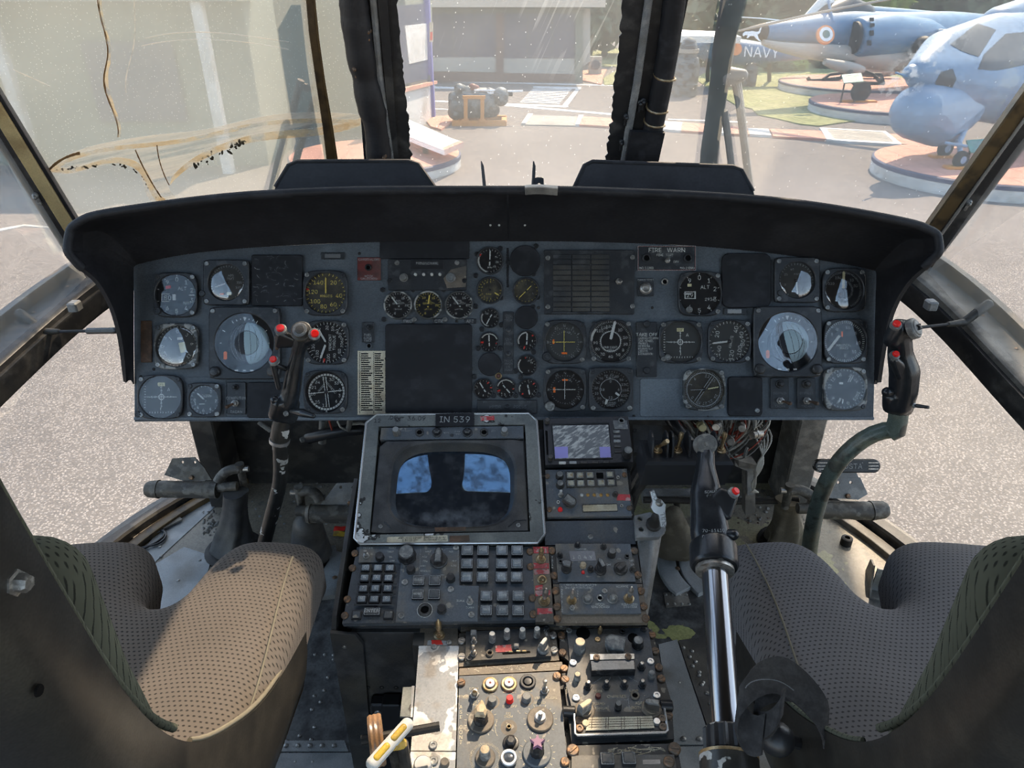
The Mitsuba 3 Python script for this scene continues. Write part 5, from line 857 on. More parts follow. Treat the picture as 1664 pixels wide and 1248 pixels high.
# --- strip with locking toggles
C4 = lambda x, y: (840 + x / 6.242, 850 + y / 6.242)
u = unit('toggle_strip', 'narrow strip of red tape patches with three pointed locking toggles', 'switch panel', FK, [C4(*p) for p in ((150, 240), (320, 240), (375, 1000), (190, 1005))], -0.01, 0.001, TAN)
for q in (((160, 245), (320, 245), (322, 310), (170, 310)), ((168, 410), (322, 410), (325, 465), (172, 465)), ((172, 475), (325, 475), (330, 520), (178, 525)), ((185, 640), (260, 630), (262, 680), (186, 680)), ((185, 690), (335, 685), (340, 735), (190, 745)), ((205, 870), (355, 865), (360, 920), (205, 930))): tape(u, FK, [C4(*p) for p in q], REDPINK, 0.0018)
bigtog(u, FK, *C4(243, 375), (0, 8), 0.001, 1.0, BRASS); bigtog(u, FK, *C4(255, 580), (0, -35), 0.001, 0.95, BRASS); bigtog(u, FK, *C4(277, 795), (4, 6), 0.001, 1.1, STEEL)
# --- right-hand column: small screen, key selector, blank, TACAN, cargo sling
C2 = lambda x, y: (860 + x / 6.24, 660 + y / 6.24)
u = thing('radio_screen', 'small scratched screen unit with slim edge keys and a black round knob', 'display')
part(u, 'body', ext([FD.px(*C2(*p)) for p in ((140, 175), (990, 145), (1042, 605), (160, 635))], -0.02, 0.016), BLACK, FD, False)
part(u, 'side_panel', ext([FD.px(*C2(*p), 0.016) for p in ((850, 150), (985, 148), (1000, 235), (862, 235))], 0.016, 0.018), KNOBG, FD, False); jack(u, FD, *C2(920, 200), 0.006, KNOBG, 0.018)
part(u, 'screen', ext([FD.px(*C2(*p), 0.016) for p in ((228, 200), (800, 190), (832, 525), (262, 540))], 0.010, 0.0168), LCD, FD, False, 'scratched pale screen')
part(u, 'screen_frame', tube([FD.w(*FD.px(*C2(*p), 0.016), 0.017) for p in ((226, 190), (805, 175), (842, 530), (258, 545), (226, 190))], 0.0016, 6, False), BLACK)
for q in (((255, 415), (390, 412), (395, 525), (262, 532)), ((712, 415), (820, 415), (830, 522), (718, 525))): part(u, 'screen_corner', ext([FD.px(*C2(*p), 0.016) for p in q], 0.0166, 0.0171), LILAC, FD, False)
for p, m in (((885, 262), KNOBG), ((890, 310), KNOBG), ((890, 358), GREYM), ((895, 410), KNOB), ((900, 463), KNOB), ((335, 578), WHITE), ((443, 574), GREYM), ((553, 572), KNOB), ((667, 569), KNOB), ((777, 566), KNOB)): part(u, 'key', mv(plate(0.0125, 0.0048, 0, 0.003, 0.001), *FD.px(*C2(*p), 0.016), 0.016), m, FD)
knob(u, FD, *C2(978, 530), 0.0088, 0.018, KNOB, KNOBG, 0.016); knob(u, FD, *C2(178, 205), 0.0046, 0.01, KNOB, None, 0.016); knob(u, FD, *C2(210, 575), 0.0046, 0.01, KNOB, None, 0.016)
part(u, 'slot', ext([FD.px(*C2(*p), 0.016) for p in ((163, 250), (185, 250), (195, 495), (178, 495))], 0.0161, 0.0166), HOLE, FD, False)
u = unit('selector_panel', 'grey panel with two rows of ivory keys, a wedge knob and a paper strip', 'control panel', FD, [C2(*p) for p in ((160, 655), (985, 645), (1038, 1125), (182, 1132))], -0.012, 0.004, CONSB)
part(u, 'key_frame', ext([FD.px(*C2(*p)) for p in ((362, 678), (865, 662), (888, 822), (375, 842))], 0.004, 0.0055), SHEETD, FD, False)
for i, p in enumerate(((413, 722), (512, 722), (612, 720), (713, 718), (812, 714), (420, 802), (518, 801), (622, 799), (725, 797), (825, 794))):
    if i == 3: part(u, 'empty_key_hole', mv(plate(0.0125, 0.0115, 0.005, 0.0062, 0.001), *FD.px(*C2(*p))), HOLE, FD)
    else: key(u, FD, *C2(*p), 11.5, 10, 0.006, CAPI, None, True, 0.005, base=KNOBG)
for p in ((305, 725), (310, 815)): knob(u, FD, *C2(*p), 0.0068, 0.012, KNOB, KNOBG, 0.004)
toggle(u, FD, *C2(317, 912), (0, 20), 0.011, STEEL, WHITE, 0.004, 0.8); pointer(u, FD, *C2(405, 990), 0.0125, 0.016, -128, KNOB, KNOBG, 0.9, 0.004, wide=0.6)
for i, x in enumerate((530, 592, 657, 725, 792)): k_ = FD.sub(*FD.px(*C2(x, 911)), 0.004); inst(u, 'lamp', 'lampr', lambda: cat(lathe([(0.0032, 0), (0.003, 0.001), (0.0018, 0.0016), (0.0005, 0.0022)], 10)), AMBER if i else WHITE, k_)
hexcap(u, FD, *C2(868, 908), 0.0034, KNOB, 0.004); tape(u, FD, [C2(*p) for p in ((890, 902), (1018, 905), (1025, 968), (885, 965))], REDPINK, 0.0046)
part(u, 'paper_strip', ext([FD.px(*C2(*p)) for p in ((540, 1015), (885, 1005), (892, 1070), (545, 1080))], 0.004, 0.0047), CARD, FD, False); part(u, 'strip_frame', tube([FD.w(*FD.px(*C2(*p)), 0.005) for p in ((536, 1012), (885, 1002), (893, 1074), (541, 1084), (536, 1012))], 0.0008, 4, False), KNOB)
knob(u, FD, *C2(312, 1060), 0.0042, 0.004, REDBTN, None, 0.004, 'red_button'); jack(u, FD, *C2(292, 987), 0.0028, WHITE, 0.004); jack(u, FD, *C2(932, 1025), 0.0028, STEEL, 0.004); jack(u, FD, *C2(895, 738), 0.0028, STEEL, 0.004)
dz(u, FD, [C2(*p) for p in ((183, 724), (203, 1060), (962, 708), (1012, 1046))], 0.004, SCREWB, 0.75)
u = unit('blank_panel', 'plain grey blank panel above the TACAN control panel', 'panel', FD, [(884, 847), (1029, 845), (1033, 884), (886, 886)], -0.012, 0.0, CONS); screw(u, FD, *FD.px(*C4(745, 140)), 0.0, None, 1.0)
u = unit('tacan_panel', 'TACAN control panel with a 104Y channel window and tall black knobs', 'control panel', FK, [C4(*p) for p in ((325, 235), (1215, 240), (1268, 612), (365, 615))], -0.01, 0.0, CONSD)
part(u, 'raised_plate', ext([FK.px(*C4(*p)) for p in ((388, 222), (1148, 222), (1200, 605), (415, 607))], 0.0, 0.004), CONSB, FK, False)
part(u, 'channel_window', ext([FK.px(*C4(*p)) for p in ((525, 297), (785, 297), (803, 395), (545, 402))], 0.004, 0.0048), SMOKE, FK, False); lt(u, FK, [('CHANNEL', *C4(650, 278), 0.0032), ('TEST', *C4(665, 482), 0.003), ('REC', *C4(1165, 395), 0.003), ('T/R', *C4(1035, 378), 0.003), ('OFF', *C4(930, 435), 0.003), ('A/A', *C4(1170, 435), 0.003)] + vert('TACAN', *C4(358, 360), 4.2, 0.003), WHITE, 0.004); lt(u, FK, [(c, *C4(x, 362), 0.0065) for c, x in (('1', 572), ('0', 632), ('4', 690), ('Y', 748))], WHITE, 0.0049)
pointer(u, FK, *C4(500, 480), 0.0085, 0.022, 75, KNOB, KNOBG, 1.0, 0.004, wide=0.7); pointer(u, FK, *C4(845, 490), 0.0098, 0.026, 25, KNOB, KNOBG, 1.0, 0.004); knob(u, FK, *C4(957, 335), 0.0068, 0.014, KNOB, KNOBG, 0.004); pointer(u, FK, *C4(1048, 478), 0.0098, 0.012, -50, KNOB, None, 1.15, 0.004)
for p in ((432, 345), (612, 243), (875, 258), (745, 487), (1172, 490)): hexcap(u, FK, *C4(*p), 0.0036, KNOB, 0.004)
knob(u, FK, *C4(668, 448), 0.0052, 0.007, IVORY, None, 0.004, 'button'); knob(u, FK, *C4(669, 514), 0.0027, 0.003, REDBTN, None, 0.004, 'button'); jack(u, FK, *C4(1113, 355), 0.0038, SHEETD, 0.004); jack(u, FK, *C4(440, 408), 0.0035, SHEETD, 0.004)
dz(u, FK, [C4(*p) for p in ((355, 284), (375, 537), (1190, 287), (1225, 532))])
u = unit('cargo_panel', 'CARGO SLING panel with two pointed locking toggles and HOOK UNLOCKED lettering', 'control panel', FK, [C4(*p) for p in ((368, 620), (1270, 618), (1330, 1010), (400, 1015))], -0.01, 0.0, TAN)
part(u, 'raised_plate', ext([FK.px(*C4(*p)) for p in ((428, 625), (1212, 628), (1258, 925), (458, 930))], 0.0, 0.004), CONSB, FK, False)
lt(u, FK, [('CARGO SLING MASTER', *C4(640, 640), 0.0034), ('ON-ON FOR FLIGHT', *C4(630, 668), 0.0034), ('RELEASE', *C4(1065, 655), 0.0034), ('HOOK', *C4(845, 835), 0.0038), ('UNLOCKED', *C4(848, 862), 0.0038), ('WEAPONS', *C4(1138, 835), 0.0038), ('SYSTEM', *C4(1143, 862), 0.0038)] + vert('CARGO SLING', *C4(455, 660), 4.0, 0.003) + vert('SAFE', *C4(615, 700), 4.5, 0.003), WHITE, 0.004)
bigtog(u, FK, *C4(552, 795), (2, 6), 0.004, 0.95); bigtog(u, FK, *C4(1132, 780), (2, 8), 0.004, 1.0); 
for p in ((712, 785), (965, 778)): hexcap(u, FK, *C4(*p), 0.006, KNOBG, 0.004)
jack(u, FK, *C4(838, 776), 0.0055, STEEL, 0.004); toggle(u, FK, *C4(558, 875), (0, 0), 0.004, STEEL, STEEL, 0.004, 0.7); screw(u, FK, *FK.px(*C4(885, 703)), 0.004)
dz(u, FK, [C4(*p) for p in ((392, 692), (405, 852), (410, 975), (1258, 692), (1285, 850), (1305, 970))])
# --- lower console
C5 = lambda x, y: (680 + x / 5.242, 1010 + y / 5.242); C6 = lambda x, y: (880 + x / 5.242, 1010 + y / 5.242); C7 = lambda x, y: (540 + x / 5.032, 1000 + y / 5.032)
u = unit('stud_plate', 'tan plate with a brass stud toggle and a red tag', 'switch panel', FC, [C7(*p) for p in ((722, 92), (1025, 90), (1032, 246), (700, 248))], -0.008, 0.0, TAN); bigtog(u, FC, *C7(875, 165), (0, 6), 0.0, 1.05, BRASS); tape(u, FC, [C7(*p) for p in ((810, 203), (890, 205), (905, 240), (815, 243))], RED, 0.0008)
tape(u, FC, [C7(*p) for p in ((780, 205), (950, 208), (950, 246), (775, 246))], GREYM, 0.0004, 'pale_tape'); screw(u, FC, *FC.px(*C7(955, 225)), 0.0)
u = unit('side_plate', 'bare silver plate with patches of peeled grey paint along the console edge', 'plate', FC, [C7(*p) for p in ((708, 252), (1034, 252), (1010, 1110), (642, 1108))], -0.008, 0.001, CHIPPED2); screw(u, FC, *FC.px(*C7(825, 1068)), 0.001, None, 1.3); screw(u, FC, *FC.px(*C7(832, 262)), 0.001)
u = unit('light_panel', 'small worn panel with a ringed lamp and screws below the bare silver plate', 'control panel', FC, [C7(*p) for p in ((641, 1116), (1010, 1120), (1000, 1420), (600, 1420))], -0.008, 0.001, CHIPPED2); knob(u, FC, *C7(742, 1240), 0.0125, 0.009, ALU, None, 0.001, 'lamp'); screw(u, FC, *FC.px(*C7(830, 1195)), 0.001, None, 1.4); knob(u, FC, *C7(920, 1218), 0.006, 0.007, TAN, None, 0.001)
u = thing('latch_bracket', 'small bare metal latch plate on the edge of the bare silver plate', 'bracket'); part(u, 'plate', prism([FC.px(*C7(*p)) for p in ((575, 575), (655, 570), (648, 825), (550, 820))], -0.006, -0.003), CHIPPED, FC); part(u, 'fold', ext([FC.px(*C7(*p)) for p in ((648, 570), (672, 570), (655, 825), (640, 825))], -0.012, -0.002), CHIPPED2, FC, False)
u = unit('header_strip', 'long pale strip across the head of the lower console', 'strip', FC, [C5(*p) for p in ((362, 40), (1900, 15), (1960, 62), (360, 86))], -0.008, 0.003, TAN)
u = unit('intercom_panel', 'black panel with four white-topped post knobs and a red tape patch', 'control panel', FC, [C5(*p) for p in ((345, 100), (1165, 70), (1200, 330), (345, 385))], -0.01, 0.0, TAN)
part(u, 'raised_plate', ext([FC.px(*C5(*p)) for p in ((405, 112), (1112, 78), (1130, 318), (402, 362))], 0.0, 0.008), CONSD, FC, False)
for p in ((630, 190), (755, 160), (885, 153), (1008, 148)): knob(u, FC, *C5(*p), 0.0052, 0.018, KNOBG, WHITE, 0.008)
part(u, 'block', mv(plate(0.009, 0.009, 0.008, 0.02, 0.001), *FC.px(*C5(472, 155))), KNOBG, FC); toggle(u, FC, *C5(475, 205), (0, -10), 0.009, STEEL, STEEL, 0.008, 0.8); toggle(u, FC, *C5(470, 305), (0, 25), 0.012, STEEL, STEEL, 0.008, 0.9); jack(u, FC, *C5(608, 302), 0.0055, TAN, 0.008)
tape(u, FC, [C5(*p) for p in ((655, 235), (790, 225), (798, 285), (660, 292))], REDPINK, 0.009); part(u, 'slot', ext([FC.px(*C5(*p)) for p in ((715, 295), (950, 278), (952, 294), (718, 308))], 0.008, 0.0086), HOLE, FC, False)
for p in ((785, 290), (850, 285), (900, 285)): part(u, 'brass_slider', mv(plate(0.007, 0.003, 0.0086, 0.011, 0.001), *FC.px(*C5(*p))), BRASS, FC)
part(u, 'light_block', mv(plate(0.008, 0.006, 0.008, 0.016, 0.001), *FC.px(*C5(833, 250))), KNOBG, FC); pointer(u, FC, *C5(1062, 265), 0.0085, 0.021, -35, KNOBG, WHITE, 1.1, 0.008); lt(u, FC, [('CON', *C5(1085, 125), 0.004, -70)], WHITE, 0.008); screw(u, FC, *FC.px(*C5(1088, 82)), 0.008, BEZEL); screw(u, FC, *FC.px(*C5(432, 340)), 0.008, BEZEL)
dz(u, FC, [C5(*p) for p in ((370, 172), (370, 308), (1145, 125), (1155, 252))], 0.0, STEEL, 1.05)
u = unit('worn_strip', 'worn strip with white scratches between the intercom and stabiliser panels', 'strip', FC, [C5(*p) for p in ((348, 402), (1222, 345), (1240, 415), (345, 462))], -0.008, 0.001, TAN)
for i in range(26):
    x, y = 430 + 760 * rng.random(), 0; y = 425 - (x - 348) * 0.06 + rng.normal(0, 9); part(u, 'scratch', tube([FC.w(*FC.px(*C5(x + rng.normal(0, 14), y + rng.normal(0, 7))), 0.0012) for _ in range(3)], 0.0005, 3), CARD, None, False)
u = unit('stabiliser_panel', 'blue-grey ASE CONT panel with large dialled knobs and red button', 'control panel', FC, [C5(*p) for p in ((347, 472), (1192, 432), (1300, 1500), (318, 1500))], -0.01, 0.002, CONSB)
Z2 = 0.002
for p in ((612, 550), (772, 545)): jack(u, FC, *C5(*p), 0.0118, BRASS, Z2, 'lamp_ring'); knob(u, FC, *C5(*p), 0.0075, 0.007, ALU, None, Z2, 'lamp_cap'); part(u, 'lamp_eye', mv(disc(0.002, 10), *FC.px(*C5(*p)), 0.0092), REDPL, FC, False)
jack(u, FC, *C5(932, 527), 0.0118, BLACK, Z2, 'lamp_ring'); knob(u, FC, *C5(932, 527), 0.0062, 0.004, BLACK, None, Z2, 'lamp_socket')
toggle(u, FC, *C5(1075, 600), (0, 6), 0.018, STEEL, STEEL, Z2, 1.0); toggle(u, FC, *C5(478, 632), (5, -35), 0.014, BRASS, BRASS, Z2, 1.1)
for p in ((630, 692), (920, 668)): knob(u, FC, *C5(*p), 0.0066, 0.009, KNOBG, None, Z2, flute=6); part(u, 'mark_ring', xf(sc(arc(0, 360, 0.8, 1.0, 28), 0.0105), Frame([*FC.px(*C5(*p)), Z2 + 0.0004], [1, 0, 0], [0, 1, 0])), TAN, FC, False)
knob(u, FC, *C5(777, 682), 0.0052, 0.009, REDBTN, None, Z2, 'red_button')
def dial_disc(px, py, r, m): part(u, 'dial_plate', lathe([(r, 0), (r, 0.003), (r - 0.001, 0.004)], 36), m, FC.sub(*FC.px(px, py), Z2))
dial_disc(*C5(533, 855), 0.0185, TAN); k = knob(u, FC, *C5(533, 855), 0.0098, 0.016, KNOB, None, Z2 + 0.004); part(k, 'ivory_pointer', loft([z3(np.array([(-0.007, -0.006), (0.007, -0.006), (0.009, 0.002), (0.001, 0.016), (-0.001, 0.016), (-0.009, 0.002)]) * s, z) for s, z in ((1.0, 0.016), (1.0, 0.022), (0.6, 0.026))]), IVORY, FC.sub(*FC.px(*C5(533, 855)), Z2 + 0.004, rot=-5), 30)
dial_disc(*C5(1037, 845), 0.0185, TAN); knob(u, FC, *C5(1037, 840), 0.008, 0.005, ALU, None, Z2 + 0.004, 'nut', flute=6); knob(u, FC, *C5(1037, 840), 0.0034, 0.014, ALU, None, Z2 + 0.004, 'shaft')
part(u, 'mark_ring', xf(sc(arc(0, 360, 0.45, 1.0, 32), 0.0115), Frame([*FC.px(*C5(770, 910)), Z2 + 0.0004], [1, 0, 0], [0, 1, 0])), TAN, FC, False); jack(u, FC, *C5(770, 910), 0.0035, BRASS, Z2)
hexcap(u, FC, *C5(787, 1045), 0.0075, KNOB, Z2); dial_disc(*C5(1010, 1130), 0.0195, CONSB); k = knob(u, FC, *C5(1010, 1130), 0.0092, 0.021, KNOB, None, Z2 + 0.004)
st = np.array([((0.0105 if i % 2 == 0 else 0.005) * math.cos(i * math.pi / 5 + 0.3), (0.0105 if i % 2 == 0 else 0.005) * math.sin(i * math.pi / 5 + 0.3)) for i in range(10)]); part(k, 'star_cap', prism(st, 0.021, 0.027), MAUVE, FC.sub(*FC.px(*C5(1010, 1130)), Z2 + 0.004), 20, 'mauve star-shaped cap')
part(u, 'scale', xf(sc(tk(60, 0, 360, 0.88, 1.05, 0.02, True), 0.0205), Frame([*FC.px(*C5(570, 1172)), Z2 + 0.0004], [1, 0, 0], [0, 1, 0])), CARD, FC, False); dial_disc(*C5(570, 1172), 0.0135, TAN); knob(u, FC, *C5(568, 1160), 0.0075, 0.016, KNOBG, IVORY, Z2 + 0.004)
jack(u, FC, *C5(770, 1185), 0.0115, ALU, Z2 + 0.004, 'lens_ring'); part(u, 'lens', dome(0.009, 0.003, 20), SMOKE, FC.sub(*FC.px(*C5(770, 1185)), Z2 + 0.004), True)
for (x0, y0, r0) in ((533, 855, 0.022), (1037, 845, 0.0225), (1010, 1130, 0.0235)): part(u, 'scale', xf(sc(tk(15, -150, 150, 0.92, 1.06, 0.035), r0), Frame([*FC.px(*C5(x0, y0)), Z2 + 0.0003], [1, 0, 0], [0, 1, 0])), CARD, FC, False)
lt(u, FC, [('DOPP', *C5(475, 580), 0.0036), ('ASE', *C5(615, 617), 0.0036), ('BAR ALT', *C5(778, 607), 0.0036), ('CPLR', *C5(935, 597), 0.0036), ('VERT ACCEL', *C5(1085, 658), 0.004), ('SPEED', *C5(1030, 698), 0.004), ('ALT', *C5(495, 690), 0.0036), ('HOLD', *C5(492, 715), 0.0036), ('DIM OFF', *C5(778, 730), 0.0036), ('CG', *C5(765, 793), 0.0036), ('TRIM', *C5(765, 817), 0.0036), ('HOVER', *C5(380, 645), 0.0036)] + vert('ASE CONT', *C5(362, 735), 8.2, 0.0052), CARD, Z2)
thinline(u, FC, [C5(*p) for p in ((668, 855), (650, 900), (660, 960), (672, 980))], CARD, Z2); dz(u, FC, [C5(*p) for p in ((365, 532), (1180, 478), (1247, 507), (1247, 1207))], Z2)
u = unit('radio_control', 'dirty radio control panel with post knobs, CHAN SEL lettering and ruled frequency card', 'radio', FC, [C6(*p) for p in ((152, 82), (940, 62), (985, 240), (1050, 490), (1108, 690), (1130, 1000), (258, 1045), (195, 560), (235, 340), (155, 272))], -0.012, 0.0, CONSD)
part(u, 'face', ext([FC.px(*C6(*p)) for p in ((215, 85), (905, 68), (945, 300), (975, 500), (1010, 800), (275, 830), (205, 540), (240, 330))], 0.0, 0.005), CONS, FC, False)
Z3 = 0.005
knob(u, FC, *C6(322, 255), 0.0088, 0.020, KNOBG, IVORY, Z3); knob(u, FC, *C6(815, 220), 0.0085, 0.014, KNOB, KNOBG, Z3); pointer(u, FC, *C6(625, 245), 0.0165, 0.018, 75, KNOBG, KNOBG, 0.9, Z3, wide=0.7)
part(u, 'cut_out', mv(disc(0.011), *FC.px(*C6(352, 118)), 0.0055), HOLE, FC, False); part(u, 'cut_out', mv(disc(0.009), *FC.px(*C6(780, 160)), 0.0055), HOLE, FC, False)
w_ = part(u, 'window_box', ext([FC.px(*C6(*p), 0.018) for p in ((415, 285), (788, 280), (800, 415), (428, 425))], Z3, 0.02), KNOB, FC, False)
part(w_, 'window', ext([FC.px(*C6(*p), 0.02) for p in ((420, 338), (785, 332), (792, 405), (430, 415))], 0.02, 0.0206), SMOKE, FC, False); part(w_, 'window_strap', ext([FC.px(*C6(*p), 0.02) for p in ((412, 285), (788, 280), (790, 325), (415, 332))], 0.02, 0.0222), STEEL, FC, False)
for p in ((468, 310), (738, 302)): screw(u, FC, *FC.px(*C6(*p), 0.022), 0.0222, SCREWB, 1.1)
for p, c in (((302, 505), IVORY), ((930, 490), KNOBG)): knob(u, FC, *C6(*p), 0.0048, 0.012, KNOBG, c, Z3)
for p in ((393, 575), (548, 570), (700, 568), (853, 563), (847, 412)): toggle(u, FC, *C6(*p), (0, 6), 0.007, STEEL, STEEL, Z3, 0.95, BLACK)
pointer(u, FC, *C6(365, 785), 0.0115, 0.021, -55, KNOBG, IVORY, 1.3, Z3, sk=TAN); pointer(u, FC, *C6(932, 765), 0.0115, 0.020, 80, KNOB, KNOBG, 1.3, Z3, sk=TAN); knob(u, FC, *C6(648, 755), 0.0048, 0.013, KNOB, KNOBG, Z3)
knob(u, FC, *C6(480, 655), 0.004, 0.004, REDPL, None, Z3, 'lamp'); jack(u, FC, *C6(792, 652), 0.0066, TAN, Z3); jack(u, FC, *C6(687, 108), 0.004, BLACK, Z3); screw(u, FC, *FC.px(*C6(233, 95)), Z3); screw(u, FC, *FC.px(*C6(868, 86)), Z3, BEZEL)
bigtog(u, FC, *C6(493, 118), (0, 0), Z3 - 0.01, 0.8, BRASS); screw(u, FC, *FC.px(*C6(475, 172)), Z3, BRASS)
for p in ((268, 370), (925, 360), (293, 670), (978, 648)): screw(u, FC, *FC.px(*C6(*p)), Z3, ALU, 1.25)
for p in ((235, 785), (1060, 735)): a, b = FC.px(*C6(*p)); part(u, 'hinge_pin', xf(rot(cyl(0.0075, -0.0085, 0.0085, 16, 0.001), 'y', 90), Frame([a, b, 0.006], [1, 0, 0], [0, 1, 0])), BLACK, FC)
part(u, 'card_frame', tube([FC.w(*FC.px(*C6(*p)), 0.009) for p in ((275, 790), (285, 985), (300, 998), (1050, 972), (1068, 955), (1040, 770))], 0.0018, 6), ALU); part(u, 'card_box', ext([FC.px(*C6(*p)) for p in ((275, 790), (290, 998), (1068, 972), (1042, 770), (1000, 800))], 0.0, 0.008), CONSD, FC, False)
part(u, 'frequency_card', ext([FC.px(*C6(*p)) for p in ((400, 852), (935, 840), (955, 938), (372, 962))], 0.009, 0.0106), CARD, FC, False)
for q in range(1, 5): thinline(u, FC, [C6(398 + 6 * (5 - q) / 5, 852 + 21 * q), C6(938 + 3 * q, 840 + 20 * q)], BROWNPL, 0.0108)
for xx in (428, 545, 565, 675, 700, 812, 832): thinline(u, FC, [C6(xx, 850), C6(xx + (xx - 670) * 0.03, 950)], BROWNPL, 0.0108)
for p, c in (((372, 900), IVORY), ((975, 885), ALU)): knob(u, FC, *C6(*p), 0.0052, 0.004, c, None, 0.008, 'thumb_screw')
for p in ((318, 870), (322, 938), (1022, 855), (1028, 925)): screw(u, FC, *FC.px(*C6(*p)), 0.008, SCREWB, 1.25)
lt(u, FC, [('TONE', *C6(475, 610), 0.0036), ('CHAN SEL', *C6(638, 655), 0.0042), ('GUARD', *C6(478, 718), 0.004), ('MANUAL', *C6(508, 757), 0.004), ('PRESET', *C6(500, 800), 0.004), ('ADF', *C6(825, 712), 0.004), ('BOTH', *C6(810, 750), 0.004), ('MAIN', *C6(832, 792), 0.004), ('LAMP', *C6(785, 607), 0.0036)] + vert('TEST', *C6(210, 585), 3.6, 0.003), CARD, Z3)
for q in (((572, 668), (705, 668)), ((640, 670), (640, 685), (735, 685)), ((735, 685), (735, 655), (770, 645)), ((738, 690), (750, 830)), ((420, 555), (510, 495)), ((565, 540), (585, 490)), ((690, 535), (655, 488)), ((820, 535), (735, 488))): thinline(u, FC, [C6(*p) for p in q], GREYM, Z3 + 0.0003, 0.0003)
dz(u, FC, [C6(*p) for p in ((170, 122), (178, 270), (192, 407), (128, 482), (207, 507), (940, 120), (967, 257), (997, 397), (1018, 492), (1080, 802))], 0.0)
u = unit('button_panel', 'dark panel with two square buttons and white scratches, below the ruled frequency card', 'control panel', FC, [C6(*p) for p in ((225, 1052), (1150, 1040), (1240, 1500), (240, 1500))], -0.012, 0.0, CONSD)
part(u, 'raised_plate', ext([FC.px(*C6(*p)) for p in ((255, 1155), (1125, 1145), (1190, 1500), (250, 1500))], 0.0, 0.004), CONS, FC, False)
for p in ((555, 1205), (737, 1200)): key(u, FC, *C6(*p), 22, 20, 0.010, CAPD, None, True, 0.004)
part(u, 'name_plate', ext([FC.px(*C6(*p)) for p in ((858, 1192), (1005, 1188), (1010, 1228), (862, 1232))], 0.004, 0.0046), SMOKE, FC, False); dz(u, FC, [C6(*p) for p in ((265, 1108), (1130, 1092))], 0.0, SCREWB, 1.4); dz(u, FC, [C6(1080, 1215)], 0.004, SCREWB, 1.2)
for i in range(22): x, y = 590 + 440 * rng.random(), 1095 + rng.normal(0, 12); part(u, 'scratch', tube([FC.w(*FC.px(*C6(x + rng.normal(0, 30), y + rng.normal(0, 10))), 0.0003) for _ in range(4)], 0.0006, 3), CARD, None, False)
# --- latch lever and curved side panel at the console's right edge
u = thing('lock_lever', 'bare aluminium PULL LOCK lever on a drilled grey bracket', 'lever'); fp = Frame(at(1061, 862, 1.19), [1, 0.05, 0], [0, 0.72, 0.3])
part(u, 'bracket', ext(Polygon([fp.px(*p) for p in ((1031, 838), (1056, 832), (1080, 846), (1082, 862), (1072, 872), (1034, 874))], [[(q[0] + 0.0045 * math.cos(t), q[1] + 0.0045 * math.sin(t)) for t in np.linspace(0, 6.28, 13)[:-1]] for q in (fp.px(1040, 843), fp.px(1042, 860))]), -0.012, 0), GREYMET, fp, False)
part(u, 'pivot', lathe([(0.013, 0), (0.013, 0.004), (0.010, 0.006), (0.008, 0.03), (0.006, 0.036), (0.003, 0.038)], 18), DARKM, fp.sub(*fp.px(1062, 853))); fl_ = Frame(at(1068, 818, 1.135), [1, 0, 0], [0, 0.48, 0.87])
lev = [fl_.px(*p) for p in ((1056, 799), (1062, 796), (1067, 809), (1075, 812), (1081, 820), (1080, 830), (1082, 850), (1080, 856), (1073, 855), (1070, 836), (1062, 832), (1057, 824), (1060, 814))]
part(u, 'lever', ext(lev, -0.004, 0.004), ALU, fl_, False); part(u, 'nut', lathe([(0.006, 0.004), (0.006, 0.009), (0.003, 0.011)], 12), SCREW, fl_.sub(*fl_.px(1070, 816))); part(u, 'lettering', cat(mv(rot(text('LOCK', 0.006), 'z', 110), *fl_.px(1063, 806), 0.0042), mv(rot(text('PULL', 0.007), 'z', 100), *fl_.px(1077, 843), 0.0042)), GREYMET, fl_, False)
u = thing('side_fairing', 'smooth curved grey fairing tapering down beside the console', 'fairing'); Pq = []
for t in np.linspace(0, 1, 9):
    row = []
    for s in np.linspace(0, 1, 7):
        a, b = at(1035 + 16 * t, 872 + 130 * t, 1.205 - 0.09 * t), at(1076 - 25 * t, 866 + 145 * t, 1.23 - 0.10 * t); row.append(a * (1 - s) + b * s + np.array([0.0, -0.02, 0.01]) * math.sin(math.pi * s) * (1 - t))
    Pq.append(row)
part(u, 'sheet', thick(np.array(Pq), 0.003), GREYMET, None, 50)
# trim wheel and T-handle in the open bay
u = thing('trim_wheel', 'grooved bronze trim wheel in the open bay', 'wheel'); c = at(612, 1203, 0.92); part(u, 'rim', xf(rot(lathe([(0.022, -0.009), (0.03, -0.009), (0.032, -0.006), (0.031, -0.003), (0.032, 0), (0.031, 0.003), (0.032, 0.006), (0.03, 0.009), (0.022, 0.009)], 36), 'y', 90), Frame(c, [1, 0.25, 0], [-0.25, 1, 0])), BRONZE); part(u, 'axle', tube([c - [0.02, 0, 0], c + [0.08, 0.02, 0]], 0.006, 10), DARKM); part(u, 'bracket', tube([c + [0.02, 0, 0], c + [0.02, 0.02, -0.12]], 0.009, 8), DARKM)
u = thing('pull_handle', 'white T-handle with worn yellow inlay beside the bronze wheel', 'handle'); a, b = at(606, 1240, 0.86), at(661, 1178, 0.90); part(u, 'grip', hulls([[(*a, 0.0085), (*b, 0.0085)]]), WHITE, None, 40)
for s0, s1 in ((0.12, 0.42), (0.62, 0.92)): part(u, 'inlay', hulls([[(*(a + (b - a) * s0 + [0, -0.003, 0.0052]), 0.0045), (*(a + (b - a) * s1 + [0, -0.003, 0.0052]), 0.0045)]]), YELP, None, 40)
